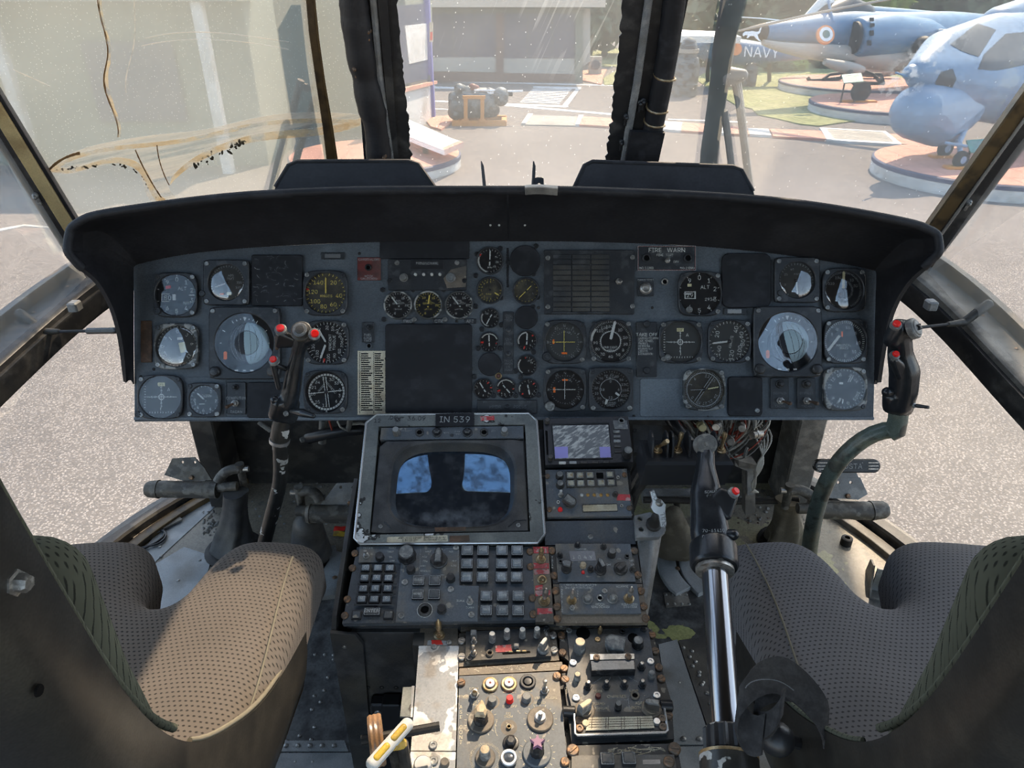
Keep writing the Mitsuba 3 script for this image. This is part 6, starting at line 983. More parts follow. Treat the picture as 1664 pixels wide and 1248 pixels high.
m_ = (a + b) / 2; part(u, 'neck', tube([m_, m_ + [0.01, 0.02, -0.03]], [0.009, 0.007], 10), YELP); part(u, 'shaft', tube([m_ + [0.01, 0.02, -0.03], m_ + [0.012, 0.03, -0.25]], 0.008, 10), DARKM)
# ---------------------------------------------------------------- seats
SQ = 0.935
EC = np.array([(.362, -.22), (.365, -.25), (.37, -.30), (.385, -.42), (.412, -.57), (.465, -.685), (.536, -.76), (.62, -.825), (.72, -.87), (.80, -.897)])
OC = np.array([(.282, -.22), (.284, -.25), (.287, -.30), (.295, -.42), (.312, -.57), (.34, -.72), (.39, -.85), (.47, -.945), (.62, -.985), (.72, -.99)])
def smin(a, b, k): h = max(k - abs(a - b), 0.0) / k; return min(a, b) - h * h * k / 4
def rbox(x, y, z, c, h, r):
    q = [abs(x - c[0]) - h[0] + r, abs(y - c[1]) - h[1] + r, abs(z - c[2]) - h[2] + r]
    return math.sqrt(sum(max(t, 0) ** 2 for t in q)) + min(max(q), 0) - r
def cushion(x, y, z):
    top = -0.008 + 0.012 * math.exp(-((x - 0.17) / 0.08) ** 2) + 0.012 * math.exp(-((x + 0.09) / 0.09) ** 2) - 0.03 * max(0, (y - 0.88) / 0.08) ** 2
    d = rbox(x, y, z - top, (0.008, 0.69, -0.885), (0.262, 0.275, 0.068), 0.045)
    w = 0.03 + 0.05 * max(0.0, (y - 0.80) / 0.16) ** 1.5
    n = math.hypot(x - 0.045, min(y - 0.83, 0)) - w
    return -smin(-d, n, 0.05)
_cm = sdf(cushion, (-0.28, 0.38, -1.0), (0.30, 1.0, -0.78), 0.011)
_bk = sdf(lambda x, y, z: rbox(x, y - 0.10 * max(0, -0.55 - z), z, (0, 0.425, -0.60), (0.25, 0.045, 0.215), 0.045), (-0.27, 0.36, -0.84), (0.27, 0.53, -0.26), 0.014)
def seat(cx, k, fab, lab, trim):
    fr = Frame(EYE + [cx * SQ, 0, 0], [1, 0, 0], [0, 1, 0]); mir = lambda m: sc(m, k * SQ, SQ, SQ)
    s_ = thing('pilot_seat', lab, 'seat')
    part(s_, 'seat_cushion', mir(_cm), fab, fr, True); part(s_, 'back_cushion', mir(_bk), FABG, fr, True)
    e, o = spl(EC, 40), spl(OC, 40); hw = 0.27; P = []
    cs = [(hw, 0.0), (hw + 0.004, 0.25), (hw + 0.004, 0.5), (hw, 0.72), (hw - 0.02, 0.9), (hw - 0.06, 0.985), (0.12, 1.0), (0, 1.0)]; cs = cs + [(-x, d) for x, d in cs[::-1][1:]]
    for i in range(40): P.append([(x, *(e[i] * (1 - d) + o[i] * d)) for x, d in cs])
    part(s_, 'shell', mir(thick(np.array(P)[:, ::-1], 0.007)), SHELL, fr, 50)
    part(s_, 'edge_trim', mir(tube([(hw - 0.004, y, z + 0.003) for y, z in e[21:]], 0.003, 8)), trim, fr, 60)
    part(s_, 'edge_trim', mir(tube([(hw - 0.016, y + 0.012, z + 0.004) for y, z in e[2:21]], 0.0045, 8)), FABG, fr, 60)
    part(s_, 'edge_trim', mir(tube([(-hw + 0.004, y, z + 0.003) for y, z in e[2:]], 0.0042, 8)), trim, fr, 60)
    part(s_, 'pedestal', mir(box(-0.2, 0.2, 0.46, 0.72, FZ / SQ, -0.985, 0.01)), DARKM, fr); part(s_, 'rail', mir(box(0.08, 0.12, 0.42, 0.80, FZ / SQ, FZ / SQ + 0.03, 0.004)), DARKM, fr); part(s_, 'rail', mir(box(-0.12, -0.08, 0.42, 0.80, FZ / SQ, FZ / SQ + 0.03, 0.004)), DARKM, fr)
    q = [(0.20 - 0.02 * t, 0.955 - 0.40 * t, -0.8155 + 0.004 * math.sin(3 * t) - 0.02 * max(0, 0.2 - t)) for t in np.linspace(0.02, 1, 24)]
    return s_, fr, mir
sl, fl_s, _ = seat(-0.60, 1, FABL, 'olive knit-covered seat in a black bucket shell, partly lit by the sun', PIPING)
sr, fr_s, _ = seat(0.63, -1, FABR, 'dark grey knit-covered seat in a black bucket shell with a folded strap over its edge', FABG)
tmL = trimesh.Trimesh(*xf(sc(_cm, SQ), fl_s), process=False); tmR = trimesh.Trimesh(*xf(sc(_cm, -SQ, SQ, SQ), fr_s), process=False)
def drape(tm, px, h=0.001):
    out = []
    V = tm.vertices
    for p in px:
        q = None
        d = ray(*p); t = -0.76 / d[2]; c = EYE + d * t
        for _ in range(3):
            j = np.where((np.abs(V[:, 0] - c[0]) < 0.02) & (np.abs(V[:, 1] - c[1]) < 0.02) & (V[:, 2] > E0 - 0.84))[0]
            z = V[j, 2].max() if len(j) else E0 - 0.765
            c = EYE + d * ((z - E0) / d[2])
        out.append(c + [0, 0, h])
    return np.array(out)
part(sl, 'seam', tube(spl(drape(tmL, [(476, 905), (452, 985), (436, 1050), (420, 1110), (402, 1165)]), 30), 0.0016, 6), PIPING, None, True)
part(sr, 'seam', tube(spl(drape(tmR, [(1212, 884), (1240, 935), (1268, 1000), (1292, 1070), (1314, 1130)]), 30), 0.0016, 6), PIPING, None, True)
for p, m, r in (((25, 947), SCREW, 0.0068), ((62, 1122), HOLE, 0.006)):
    f = Frame(at_x(*p, -0.326 * SQ), [0, 1, 0], [0, 0, 1]); part(sl, 'bolt' if m == SCREW else 'bolt_hole', lathe([(r * 1.25, -0.002), (r * 1.25, 0.0015), (r * 0.9, 0.002), (r * 0.9, 0.007), (r * 0.7, 0.009)], 6 if m == SCREW else 12) if m == SCREW else lathe([(r * 0.7, 0.0), (r * 0.6, 0.0016)], 12), m, f)
def ribbon(px, wdir, w, d):
    p = spl([at(*q) for q in px], 26); return thick(np.array([[c + np.array(wdir) * w * s for s in np.linspace(-0.5, 0.5, 4)] for c in p]), d)
u = thing('seat_strap', 'black folded webbing strap looped over the edge of the dark grey seat', 'strap')
part(u, 'webbing', ribbon([(1340, 1184, 0.770), (1324, 1142, 0.782), (1300, 1118, 0.794), (1268, 1098, 0.799), (1235, 1103, 0.794), (1210, 1128, 0.784), (1203, 1162, 0.775), (1215, 1190, 0.765), (1240, 1192, 0.756)], (0.22, 0.62, 0.35), 0.055, 0.004), WEBB, None, 50)
part(u, 'webbing', ribbon([(1300, 1122, 0.803), (1262, 1120, 0.799), (1232, 1138, 0.789), (1222, 1165, 0.780), (1238, 1178, 0.765), (1262, 1162, 0.756), (1275, 1140, 0.765)], (0.2, 0.55, 0.3), 0.042, 0.004), WEBB, None, 50)
part(u, 'stitching', tube(spl([at(*q) for q in ((1211, 1118, 0.770), (1222, 1108, 0.775), (1240, 1104, 0.780), (1262, 1106, 0.784), (1290, 1122, 0.780))], 20), 0.0007, 4), DIMM)
u = thing('adjuster_knob', 'round black adjuster knob beneath the folded strap', 'knob'); c = at(1262, 1200, 0.794); part(u, 'ball', mv(sc(lathe([(0.003, -0.95), (0.5, -0.85), (0.9, -0.4), (1, 0), (0.9, 0.4), (0.5, 0.85), (0.03, 0.97)], 16), 0.02), *c), BLACK, None, True); part(u, 'stem', tube([c, c + [0.07, 0.03, -0.06]], 0.007, 8), BLACK)

# ---------------------------------------------------------------- sticks
def chain(rows, refine=0.006):
    g = [[(*at(x, y, z), r * z / FPX) for x, y, z, r in grp] for grp in rows]; return hulls(g, refine)
def lk(rows): return [rows[i:i + 2] for i in range(len(rows) - 1)]
def redbtn(par, px, py, z, r, up):
    f = Frame(at(px, py, z), np.cross(up, [0.3, 1, 0.2]), [0, 0, 1]); n = np.asarray(up, float) / np.linalg.norm(up); a = np.cross(n, [0, 1, 0.3]); f = Frame(at(px, py, z), a, np.cross(n, a))
    part(par, 'button_ring', lathe([(r * 1.5, -0.004), (r * 1.5, 0.001), (r * 1.2, 0.002)], 18), KNOBG, f); part(par, 'red_button', lathe([(r, 0), (r, 0.005), (r * 0.8, 0.0065)], 18), REDBTN, f, 35, 'red push button')
u = thing('cyclic_stick', 'black curved control stick with three red buttons, standing before the olive seat', 'control stick')
part(u, 'grip', chain(lk([(491, 548, 1.13, 15), (484, 575, 1.14, 11), (478, 605, 1.155, 14), (474, 632, 1.165, 15), (468, 655, 1.175, 16)]) + [[(455, 655, 1.17, 15), (472, 657, 1.18, 15), (450, 672, 1.18, 14), (470, 676, 1.19, 14)]]), GRIP, None, 60)
part(u, 'collar', chain([[(446, 650, 1.16, 7), (460, 655, 1.17, 8)]], 0.004), GRIP, None, 60)
f = Frame(at(489, 538, 1.11), [1, 0.1, 0], [0.1, 0.75, 0.6]); f = Frame(f.o, [1, 0, 0], [0, 0.7, 0.7])
part(u, 'hat_switch', lathe([(0.0165, -0.006), (0.0165, 0.0), (0.015, 0.0015), (0.013, 0.002), (0.012, 0.006), (0.011, 0.0065), (0.007, 0.007), (0.0065, 0.0085), (0.003, 0.009)], 28), SHEETD, f, 30); part(u, 'hat_cap', lathe([(0.0115, 0.0066), (0.0105, 0.0072), (0.0072, 0.0074)], 28), KNOBG, f, 30)
part(u, 'button_pod', chain([[(457, 543, 1.12, 9), (487, 556, 1.135, 8), (452, 560, 1.13, 6)]], 0.004), GRIP, None, 60); part(u, 'pod_strip', chain([[(449, 548, 1.125, 3), (450, 566, 1.13, 3)]], 0), BROWNPL, None, 60); part(u, 'side_pod', chain([[(511, 549, 1.12, 9), (492, 556, 1.135, 9)]], 0.004), GRIP, None, 60)
redbtn(u, 456, 535, 1.105, 0.0062, (0.1, -0.55, 0.85)); redbtn(u, 511, 543, 1.10, 0.0062, (0.35, -0.75, 0.6))
part(u, 'trigger_guard', chain([[(445, 592, 1.135, 5), (466, 600, 1.15, 4)], [(443, 590, 1.13, 5), (453, 630, 1.15, 4)]], 0.004), GRIP, None, 60); redbtn(u, 445, 586, 1.125, 0.0055, (-0.1, -0.4, 0.9))
part(u, 'tapered_lever', hulls([[(*at(474, 668, 1.165), 0.004), (*at(492, 671, 1.15), 0.0072), (*at(509, 676, 1.14), 0.004)]]), GRIP, None, 60); screw(u, Frame(at(465, 672, 1.166), [1, 0, 0], [0, .5, .87]), 0, 0, 0, None, 1.0)
part(u, 'worn_collar', tube([at(460, 680, 1.19), at(457, 690, 1.195), at(455, 712, 1.205), at(454, 718, 1.21)], [0.0145, 0.015, 0.0165, 0.0125], 20), STICKB, None, 50); part(u, 'metal_ring', tube([at(454.5, 713, 1.205), at(454, 718, 1.208)], 0.0172, 20), ALU, None, 50)
part(u, 'tube', tube(spl([at(455, 712, 1.21), at(456, 745, 1.235), at(455, 780, 1.265), at(446, 820, 1.295), at(434, 865, 1.325), at(424, 905, 1.36), L(-0.52, 1.05, FZ)], 30), 0.0128, 16), STICKB, None, 60)
u = thing('cyclic_stick', 'green-grey bowed control stick standing before the dark grey seat, grip with silver hat switch', 'control stick')
part(u, 'grip', chain(lk([(1462, 545, 1.125, 17), (1463, 575, 1.14, 19), (1470, 605, 1.15, 23), (1468, 635, 1.16, 22), (1462, 655, 1.17, 21)]) + [[(1460, 534, 1.115, 16), (1481, 536, 1.12, 15), (1450, 552, 1.125, 14)]] + [[(1450, 646, 1.165, 15), (1472, 650, 1.17, 15), (1448, 660, 1.17, 13), (1470, 664, 1.175, 13)]]), GRIP, None, 60)
part(u, 'side_bump', chain([[(1441, 637, 1.155, 8), (1465, 638, 1.165, 8)]], 0.004), GRIP, None, 60)
f = Frame(at(1489, 533, 1.10), [0.8, -0.3, -0.5], [0.2, 0.75, 0.5]); f = Frame(at(1488, 533, 1.10), [0.75, 0.1, -0.6], [0.25, 0.8, 0.5]); part(u, 'hat_switch', lathe([(0.0165, -0.008), (0.0165, 0.0), (0.0145, 0.002), (0.013, 0.002), (0.011, 0.004), (0.004, 0.0045)], 24), KNOBG, f, 30); part(u, 'hat_cross', cat(box(-0.006, 0.006, -0.0015, 0.0015, 0.004, 0.008), box(-0.0015, 0.0015, -0.006, 0.006, 0.004, 0.008)), BLACK, f)
redbtn(u, 1456, 528, 1.10, 0.0058, (-0.1, -0.5, 0.85)); part(u, 'trigger_pod', chain([[(1452, 585, 1.125, 8), (1466, 596, 1.135, 8), (1462, 612, 1.14, 6)]], 0.004), GRIP, None, 60); redbtn(u, 1454, 577, 1.115, 0.0052, (0.1, -0.5, 0.85))
part(u, 'pin_lever', tube([at(1487, 659, 1.15), at(1509, 662, 1.13)], [0.0035, 0.0026], 8), BLACK); screw(u, Frame(at(1485, 659, 1.148), [1, .3, 0], [0, .5, .87]), 0, 0, 0, None, 0.9)
part(u, 'elbow', tube([at(1461, 664, 1.18), at(1459, 682, 1.19), at(1455, 700, 1.2), at(1446, 704, 1.205)], [0.0155, 0.0155, 0.0165, 0.0145], 20), STICKG, None, 60)
part(u, 'tube', tube(spl([at(1457, 698, 1.205), at(1428, 702, 1.215), at(1392, 722, 1.235), at(1360, 755, 1.26), at(1338, 795, 1.29), at(1324, 840, 1.32), at(1316, 888, 1.35), L(0.60, 1.10, FZ)], 36), 0.0145, 18), STICKG, None, 60)
# collective lever
u = thing('collective_lever', 'large black collective lever grip on a thick chromed tube beside the console', 'control lever')
part(u, 'grip', chain([[(1147, 737, 1.085, 14), (1146, 757, 1.075, 15)], [(1146, 757, 1.075, 15), (1141, 800, 1.05, 19), (1154, 805, 1.045, 19)], [(1141, 800, 1.05, 19), (1154, 805, 1.045, 19), (1144, 865, 1.02, 22), (1164, 868, 1.015, 22)], [(1144, 865, 1.02, 22), (1164, 868, 1.015, 22), (1150, 890, 1.01, 24), (1168, 892, 1.005, 24)]], 0.007), GRIP, None, 60)
ax0, ax1 = at(1158, 880, 1.02), at(1183, 1215, 0.83); ax = (ax1 - ax0) / np.linalg.norm(ax1 - ax0)
def onax(py): 
    t = np.linspace(-0.3, 1.4, 600); q = ax0[None] + (ax1 - ax0)[None] * t[:, None] - EYE; zc = q @ np.array([0, CP, -SP]); v = -(q @ np.array([0, SP, CP])) / zc * FPX + 624; return ax0 + (ax1 - ax0) * np.interp(py, v, t)
part(u, 'base_ring', tube([onax(884), onax(890), onax(918), onax(923)], [0.031, 0.0335, 0.0335, 0.031], 30), GRIP, None, 40)
part(u, 'steel_flange', tube([onax(923), onax(924), onax(930), onax(931)], [0.02, 0.0265, 0.0265, 0.02], 28), STEEL, None, 40)
part(u, 'chrome_tube', tube([onax(930), onax(1200)], 0.0178, 36), CHROME, None, 60)
a = np.arange(56) * 2 * np.pi / 56; w = 1 + 0.05 * np.sign(np.cos(a * 14)); e1 = np.cross(ax, [0, 1, 0]); e1 /= np.linalg.norm(e1); e2 = np.cross(ax, e1)
cr = lambda p, r: p + r * w[:, None] * (np.cos(a)[:, None] * e1 + np.sin(a)[:, None] * e2)
part(u, 'ribbed_collar', loft([cr(onax(1184), 0.024), cr(onax(1187), 0.0262), cr(onax(1222), 0.0268), cr(onax(1226), 0.025)]), BLACK, None, 25); part(u, 'collar_edge', tube([onax(1184), onax(1187)], 0.0245, 28), STEEL)
part(u, 'base_housing', tube([onax(1226), onax(1230), onax(1300)], [0.031, 0.0335, 0.0335], 30), STICKB, None, 40); part(u, 'yellow_band', tube([onax(1228), onax(1233)], 0.034, 30), BRASS, None, 40)
part(u, 'lever_arm', tube([onax(1295), onax(1380), L(0.27, 0.22, -0.99), L(0.27, 0.2, FZ)], 0.028, 16), DARKM, None, 50)
f = Frame(at(1147, 722, 1.085), [1, 0, 0], [0, 0.62, 0.78]); part(u, 'hat_switch', lathe([(0.016, -0.016), (0.0165, -0.008), (0.0148, -0.006), (0.0165, -0.004), (0.0165, 0.002), (0.0158, 0.003), (0.0155, 0.008), (0.0148, 0.0095), (0.012, 0.0095), (0.012, 0.0088), (0.009, 0.0088), (0.009, 0.0095), (0.0045, 0.0098), (0.0042, 0.012), (0.001, 0.0125)], 30), KNOBG, f, 25)
part(u, 'switch_pod', chain([[(1172, 800, 1.03, 8), (1192, 808, 1.025, 7), (1182, 838, 1.02, 7), (1160, 812, 1.03, 8)]], 0.005), BLACK, None, 60); redbtn(u, 1193, 800, 1.012, 0.0055, (0.4, -0.3, 0.85)); part(u, 'side_bump', chain([[(1192, 869, 1.0, 9), (1172, 870, 1.01, 10)]], 0.004), GRIP, None, 60)
f = Frame(at(1152, 806, 1.0275), [1, 0, 0.05], [0, 0.62, 0.78]); part(u, 'lettering', mv(text('SONAR', 0.0042), 0.004, 0.006, 0), GREYM, f, False); part(u, 'lettering', mv(text('CALL', 0.0042), 0.004, 0, 0), GREYM, f, False)
f = Frame(at(1160, 868, 0.995), [1, 0, 0.02], [0, 0.62, 0.78]); part(u, 'lettering', mv(text('70-61410', 0.0045), 0, 0.005, 0), GREYM, f, False); part(u, 'lettering', mv(text('01X 99028', 0.0045), 0, -0.003, 0), GREYM, f, False); part(u, 'plug', lathe([(0.0055, -0.004), (0.0055, 0.001), (0.004, 0.0012)], 16), DARKM, Frame(onax(902) + np.array([0.0, -0.030, 0.0155]), [1, 0, 0], [0, 0.5, 0.87]))
# switch box behind the collective grip
u = thing('switch_box', 'glossy black box with three guarded brass toggles behind the large black grip', 'switch box'); fb = Frame(at(1049, 752, 1.175), [1, 0, 0], [0, 1, 0.0]); W_ = 0.148
part(u, 'case', loft([np.array([(-0.004, 0.0, -0.046), (W_ - 0.01, 0.0, -0.046), (W_ - 0.012, 0.075, -0.046), (-0.002, 0.075, -0.046)]), np.array([(0, 0, -0.005), (W_, 0, -0.005), (W_ - 0.008, 0.072, -0.003), (0.002, 0.072, -0.003)]), np.array([(0.004, 0.004, 0), (W_ - 0.004, 0.004, 0), (W_ - 0.012, 0.068, 0), (0.006, 0.068, 0)])]), BLACK, fb, 25)
fin = np.array([(0.014, 0), (0.058, 0), (0.056, 0.02), (0.046, 0.034), (0.036, 0.037), (0.026, 0.034), (0.016, 0.02)])
for x in (0.012, 0.037, 0.046, 0.074, 0.118): part(u, 'guard_fin', (lambda m: (m[0][:, [2, 0, 1]] + [x, 0, 0], m[1]))(ext(fin, 0, 0.003)), BLACK, fb)
for x, l in ((0.026, (25, -30)), (0.060, (8, 5)), (0.134, (5, 5))): g_ = fb.px(0, 0); f = fb.sub(x, 0.034); inst(u, 'bushing', 'bnut', lambda: cat(lathe([(0.0085, 0), (0.0085, 0.002), (0.0065, 0.003), (0.0065, 0.0055), (0.005, 0.006)], 18), mv(lathe([(0.0045, 0), (0.004, 0.004)], 12), 0, 0, 0.006)), BRASS, f); part(u, 'toggle_lever', lathe([(0.0026, 0), (0.003, 0.012), (0.0045, 0.022), (0.004, 0.028)], 12), BRASS, f.sub(0, 0, 0.008, tilt=math.hypot(*l), az=math.degrees(math.atan2(l[1], l[0]))))
part(u, 'stay', tube([fb.w(0.02, 0.04, -0.046), fb.w(0.0, 0.05, -0.1), L(0.21, 1.02, -0.86)], 0.009, 8), DARKM)

# ---------------------------------------------------------------- pedals
def pedal(lab, pts, plate_pts, zc, boot, arm, sleeve_r=14, name=None, stub=None):
    u = thing('rudder_pedal', lab, 'pedal'); (x0, y0), (x1, y1), xe = pts; r = sleeve_r * zc / FPX
    q = [at(x0 + (x1 - x0) * t, y0 + (y1 - y0) * t, zc) for t in np.linspace(0, 1, 9)]; v, f_ = tube(q, r, 18); v = v + 0.0016 * (nnoise(v * 180) - 0.5)[:, None] * np.array([0, 1, 1]); part(u, 'rubber_sleeve', (v, f_), PEDAL, None, 60)
    s = 1 if xe > x1 or xe > x0 else -1; e0 = q[-1] if abs(xe - x1) < abs(xe - x0) else q[0]; d = at(xe, y0, zc) - e0
    part(u, 'end_cap', tube([e0 + d * t for t in (-0.05, 0.02, 0.08, 0.8, 1.0)], [r * 0.9, r * 1.1, r * 1.06, r * 0.95, r * 0.75], 18), PEDAL, None, 50)
    f = Frame(at(*plate_pts[0], zc), [1, 0, 0], [0, SP, CP]); pl = Polygon([f.px(*p) for p in plate_pts]); mnx = sum(p[0] for p in plate_pts) / len(plate_pts)
    for h in (-10, 10): pl = pl.difference(sbox(0, 0, 0, 0).union(__import__('shapely').Point(*f.px(mnx + h, min(p[1] for p in plate_pts) + 8)).buffer(0.0035)))
    part(u, 'stop_plate', ext(pl, -0.004, 0.0), GREYMET if zc < 1.7 else PEDAL, f, False); inst(u, 'bolt', 'pbolt', lambda: lathe([(0.006, 0), (0.006, 0.004), (0.0045, 0.005)], 6), SCREWB, f.sub(*f.px(mnx + 5, max(p[1] for p in plate_pts) - 6)))
    for a_ in arm: part(u, 'arm', tube(spl([at(*p) for p in a_], 14) if len(a_) > 2 else [at(*p) for p in a_], 0.0125, 14), PEDAL, None, 60)
    if arm: c = at(*arm[0][-1]); part(u, 'clevis', tube([c - [0, 0.0, -0.016], c - [0.0, 0, 0.05]], [0.011, 0.009], 10), PEDAL, None, 50); part(u, 'pin', tube([c + [-0.02, 0, 0], c + [0.02, 0, 0]], 0.0075, 10), STEEL)
    if boot:
        (a0, a1, ya, za), (b0, b1, yb) = boot; B = at_z((b0 + b1) / 2, yb, E0 + FZ); A = at((a0 + a1) / 2, ya, za); wa = (a1 - a0) / 2 * za / FPX; wb = (b1 - b0) / 2 * 1.8 / FPX; th = np.arange(36) * 2 * np.pi / 36; secs = []
        for t in np.linspace(0, 1, 14):
            c = A * (1 - t) + B * t; w = wa * (1 - t) + wb * t ** 1.4; fo = 1 + 0.10 * np.sin(th * 5 + 3 * t) * (0.3 + t) + 0.07 * np.sin(th * 3 - 5 * t) + 0.05 * np.sin(th * 9 + 9 * t) * t
            secs.append(np.stack([c[0] + w * fo * np.cos(th), c[1] + w * 0.9 * fo * np.sin(th), th * 0 + c[2]], 1))
        part(u, 'boot', loft(secs[::-1]), BOOT if zc > 1.65 else BOOTB, None, 60); part(u, 'boot_flange', lathe([(wb * 1.25, 0), (wb * 1.25, 0.004), (wb * 1.1, 0.006)], 24), DARKM, Frame([B[0], B[1], E0 + FZ], [1, 0, 0], [0, 1, 0]))
    return u, f
pedal('worn dark rudder pedal with a leather boot, by the sill beyond the olive seat', ((259, 795), (354, 796), 238), ((267, 772), (280, 745), (316, 743), (332, 760), (344, 780), (300, 782)), 1.75, ((362, 402, 800, 1.74), (344, 416, 893)), [[(354, 783, 1.75), (366, 768, 1.75), (391, 762, 1.75)], [(354, 792, 1.75), (386, 790, 1.75)]])
pedal('dark rudder pedal half hidden behind the display frame, on the olive seat side', ((505, 835), (600, 836), 498), ((521, 820), (547, 785), (590, 784), (600, 822), (560, 824)), 1.66, None, [[(520, 815, 1.66), (512, 802, 1.66), (486, 800, 1.66)], [(505, 830, 1.66), (482, 830, 1.66)]], 15)
u2 = solo('pedal_boot', 'dark canvas boot on the floor at the pedal behind the display frame', 'boot', chain([[(500, 855, 1.7, 24), (505, 900, 1.78, 34)]], 0.012), BOOT, None, 60)
u, f = pedal('rudder pedal with an embossed AGUSTA plate, behind the bowed green-grey stick', ((1325, 828), (1414, 830), 1441), ((1328, 808), (1331, 778), (1398, 776), (1410, 803), (1395, 812)), 1.62, ((1262, 1300, 812, 1.66), (1240, 1312, 884)), [[(1330, 822, 1.62), (1318, 806, 1.62), (1302, 797, 1.62), (1282, 797, 1.62)], [(1330, 826, 1.62), (1296, 826, 1.62)]], 15)
kx, ky = f.px(1376, 757); kp = f.sub(kx, ky, 0.0)
part(u, 'name_plate', mv(loft([z3(rr(0.151, 0.031, 0.0155, 8), -0.008), z3(rr(0.151, 0.031, 0.0155, 8), 0.003), z3(rr(0.146, 0.026, 0.013, 8), 0.005)]), 0, 0), STICKB, kp); part(u, 'plate_neck', ext([f.px(*p) for p in ((1360, 768), (1392, 768), (1397, 779), (1355, 779))], -0.006, -0.001), GREYMET, f, False)
part(u, 'raised_letters', mv(text('AGUSTA', 0.0115, 0.0012, True), 0, 0, 0.005), GREYM, kp, False)
for x in (-0.058, 0.058):
    for y in (-0.007, 0, 0.007): part(u, 'raised_rib', mv(plate(0.024, 0.003, 0.004, 0.0062, 0.001), x, y), STEEL, kp)
solo('pedal_boot', 'brown canvas boot on the floor behind the PULL LOCK lever', 'boot', chain([[(1095, 835, 1.68, 14), (1085, 880, 1.75, 30), (1112, 890, 1.74, 22)]], 0.012), BOOTB, None, 60)
u = thing('torque_rod', 'long dark cross rod lying ahead of the large black grip, near the floor', 'rod'); part(u, 'rod', tube([at(1046, 812, 1.7), at(1180, 815, 1.7), at(1298, 813, 1.66)], 0.008, 10), DARKM); part(u, 'channel', bar([at(1044, 806, 1.74), at(1125, 806, 1.74)], 0.03, 0.028), GREYMET); part(u, 'stand', tube([at(1100, 812, 1.72), at_z(1100, 846, E0 + FZ)], 0.008, 8), DARKM)
# ---------------------------------------------------------------- wiring, brackets under the panel
r_ = np.random.default_rng(21)
u = thing('wiring_loom', 'tangle of pale bundled wires hanging under the panel behind the guarded toggles', 'wires')
for i in range(34):
    x0, x1 = 1085 + 60 * r_.random(), 1180 + 70 * r_.random(); sag = 12 + 62 * r_.random(); pts = [at(x0, 676, 1.42 + 0.08 * r_.random()), at(x0 + 20 + 25 * r_.random(), 676 + sag * 0.6, 1.46), at((x0 + x1) / 2 + 14 * r_.normal(), 678 + sag, 1.46 + 0.04 * r_.random()), at(x1 - 12, 676 + sag * 0.7, 1.47), at(x1, 676, 1.45 + 0.08 * r_.random())]
    part(u, 'wire', tube(spl(pts, 20), 0.0016 + 0.0018 * r_.random(), 5), [WIREW, WIREG, WIREW, WIREG, WIRER][i % 5], None, True)
for i in range(5): pts = [at(1222 + 5 * i, 690, 1.5), at(1232 + 5 * i, 720, 1.5), at(1240 - 2 * i, 752, 1.5), at(1228, 775, 1.52), at(1232 - 3 * i, 800, 1.56)]; part(u, 'wire', tube(spl(pts, 16), 0.0022, 5), WIREW, None, True)
for x, y, a in ((1165, 692, 60), (1186, 716, 20), (1140, 693, 10), (1228, 706, 80), (1205, 694, 40)): part(u, 'connector', xf(cat(cyl(0.008, -0.016, 0.012, 12, 0.001), cyl(0.0095, -0.004, 0.002, 6, 0.001)), Frame(at(x, y, 1.43), [math.cos(math.radians(a)), 0, math.sin(math.radians(a))], [0, 0.3, 1])), STEEL if a != 10 else CREAM)
for x, y in ((1132, 700), (1210, 735), (1180, 745)): part(u, 'tie', xf(rot(ring(se(0.012, 0.012, 2, 16), se(0.009, 0.009, 2, 16), 0, 0.005), 'y', 60), Frame(at(x, y, 1.46), [1, 0, 0], [0, 0, 1])), WIREG)
part(u, 'black_hose', tube(spl([at(1088, 680, 1.42), at(1108, 705, 1.4), at(1128, 722, 1.42), at(1150, 735, 1.5)], 16), 0.011, 10), BLACK, None, 60)
u = thing('wiring_loom', 'few loose wires and a taped cable under the panel beside the display frame', 'wires')
for q, r, m in (([(535, 676, 1.363), (535, 684, 1.42), (540, 700, 1.45), (528, 700, 1.48)], 0.002, WIRER), ([(570, 672, 1.364), (568, 690, 1.42), (565, 700, 1.45)], 0.006, WIREG), ([(548, 684, 1.42), (553, 694, 1.42), (566, 700, 1.45)], 0.002, WIREW), ([(500, 712, 1.48), (530, 705, 1.46), (565, 699, 1.45), (600, 696, 1.46)], 0.012, BLACK), ([(500, 712, 1.48), (488, 716, 1.47)], 0.006, WIREG), ([(525, 684, 1.5), (524, 720, 1.52)], 0.009, WIREG), ([(420, 686, 1.45), (440, 700, 1.46)], 0.005, GREYMET), ([(565, 690, 1.43), (585, 688, 1.43), (598, 690, 1.43)], 0.003, WIREW)): part(u, 'wire', tube([at(*p) for p in q], r, 6), m, None, True)
u = thing('support_bracket', 'folded grey sheet bracket standing under the panel beside the wires', 'bracket'); f = Frame(at(1195, 740, 1.55), [1, 0, 0], [0, 0.1, 1]); part(u, 'web', ext([f.px(*p) for p in ((1195, 738), (1222, 748), (1226, 802), (1214, 804), (1214, 765), (1194, 756))], -0.003, 0.003), GREYMET, f, False); part(u, 'flange', ext([f.px(*p) for p in ((1194, 738), (1224, 745), (1226, 752), (1194, 748))], 0, 0.03), FRAMEG, f, False); part(u, 'leg', ext([f.px(*p) for p in ((1212, 752), (1228, 752), (1228, 835), (1212, 838))], -0.03, -0.003), FRAMEG, f, False)
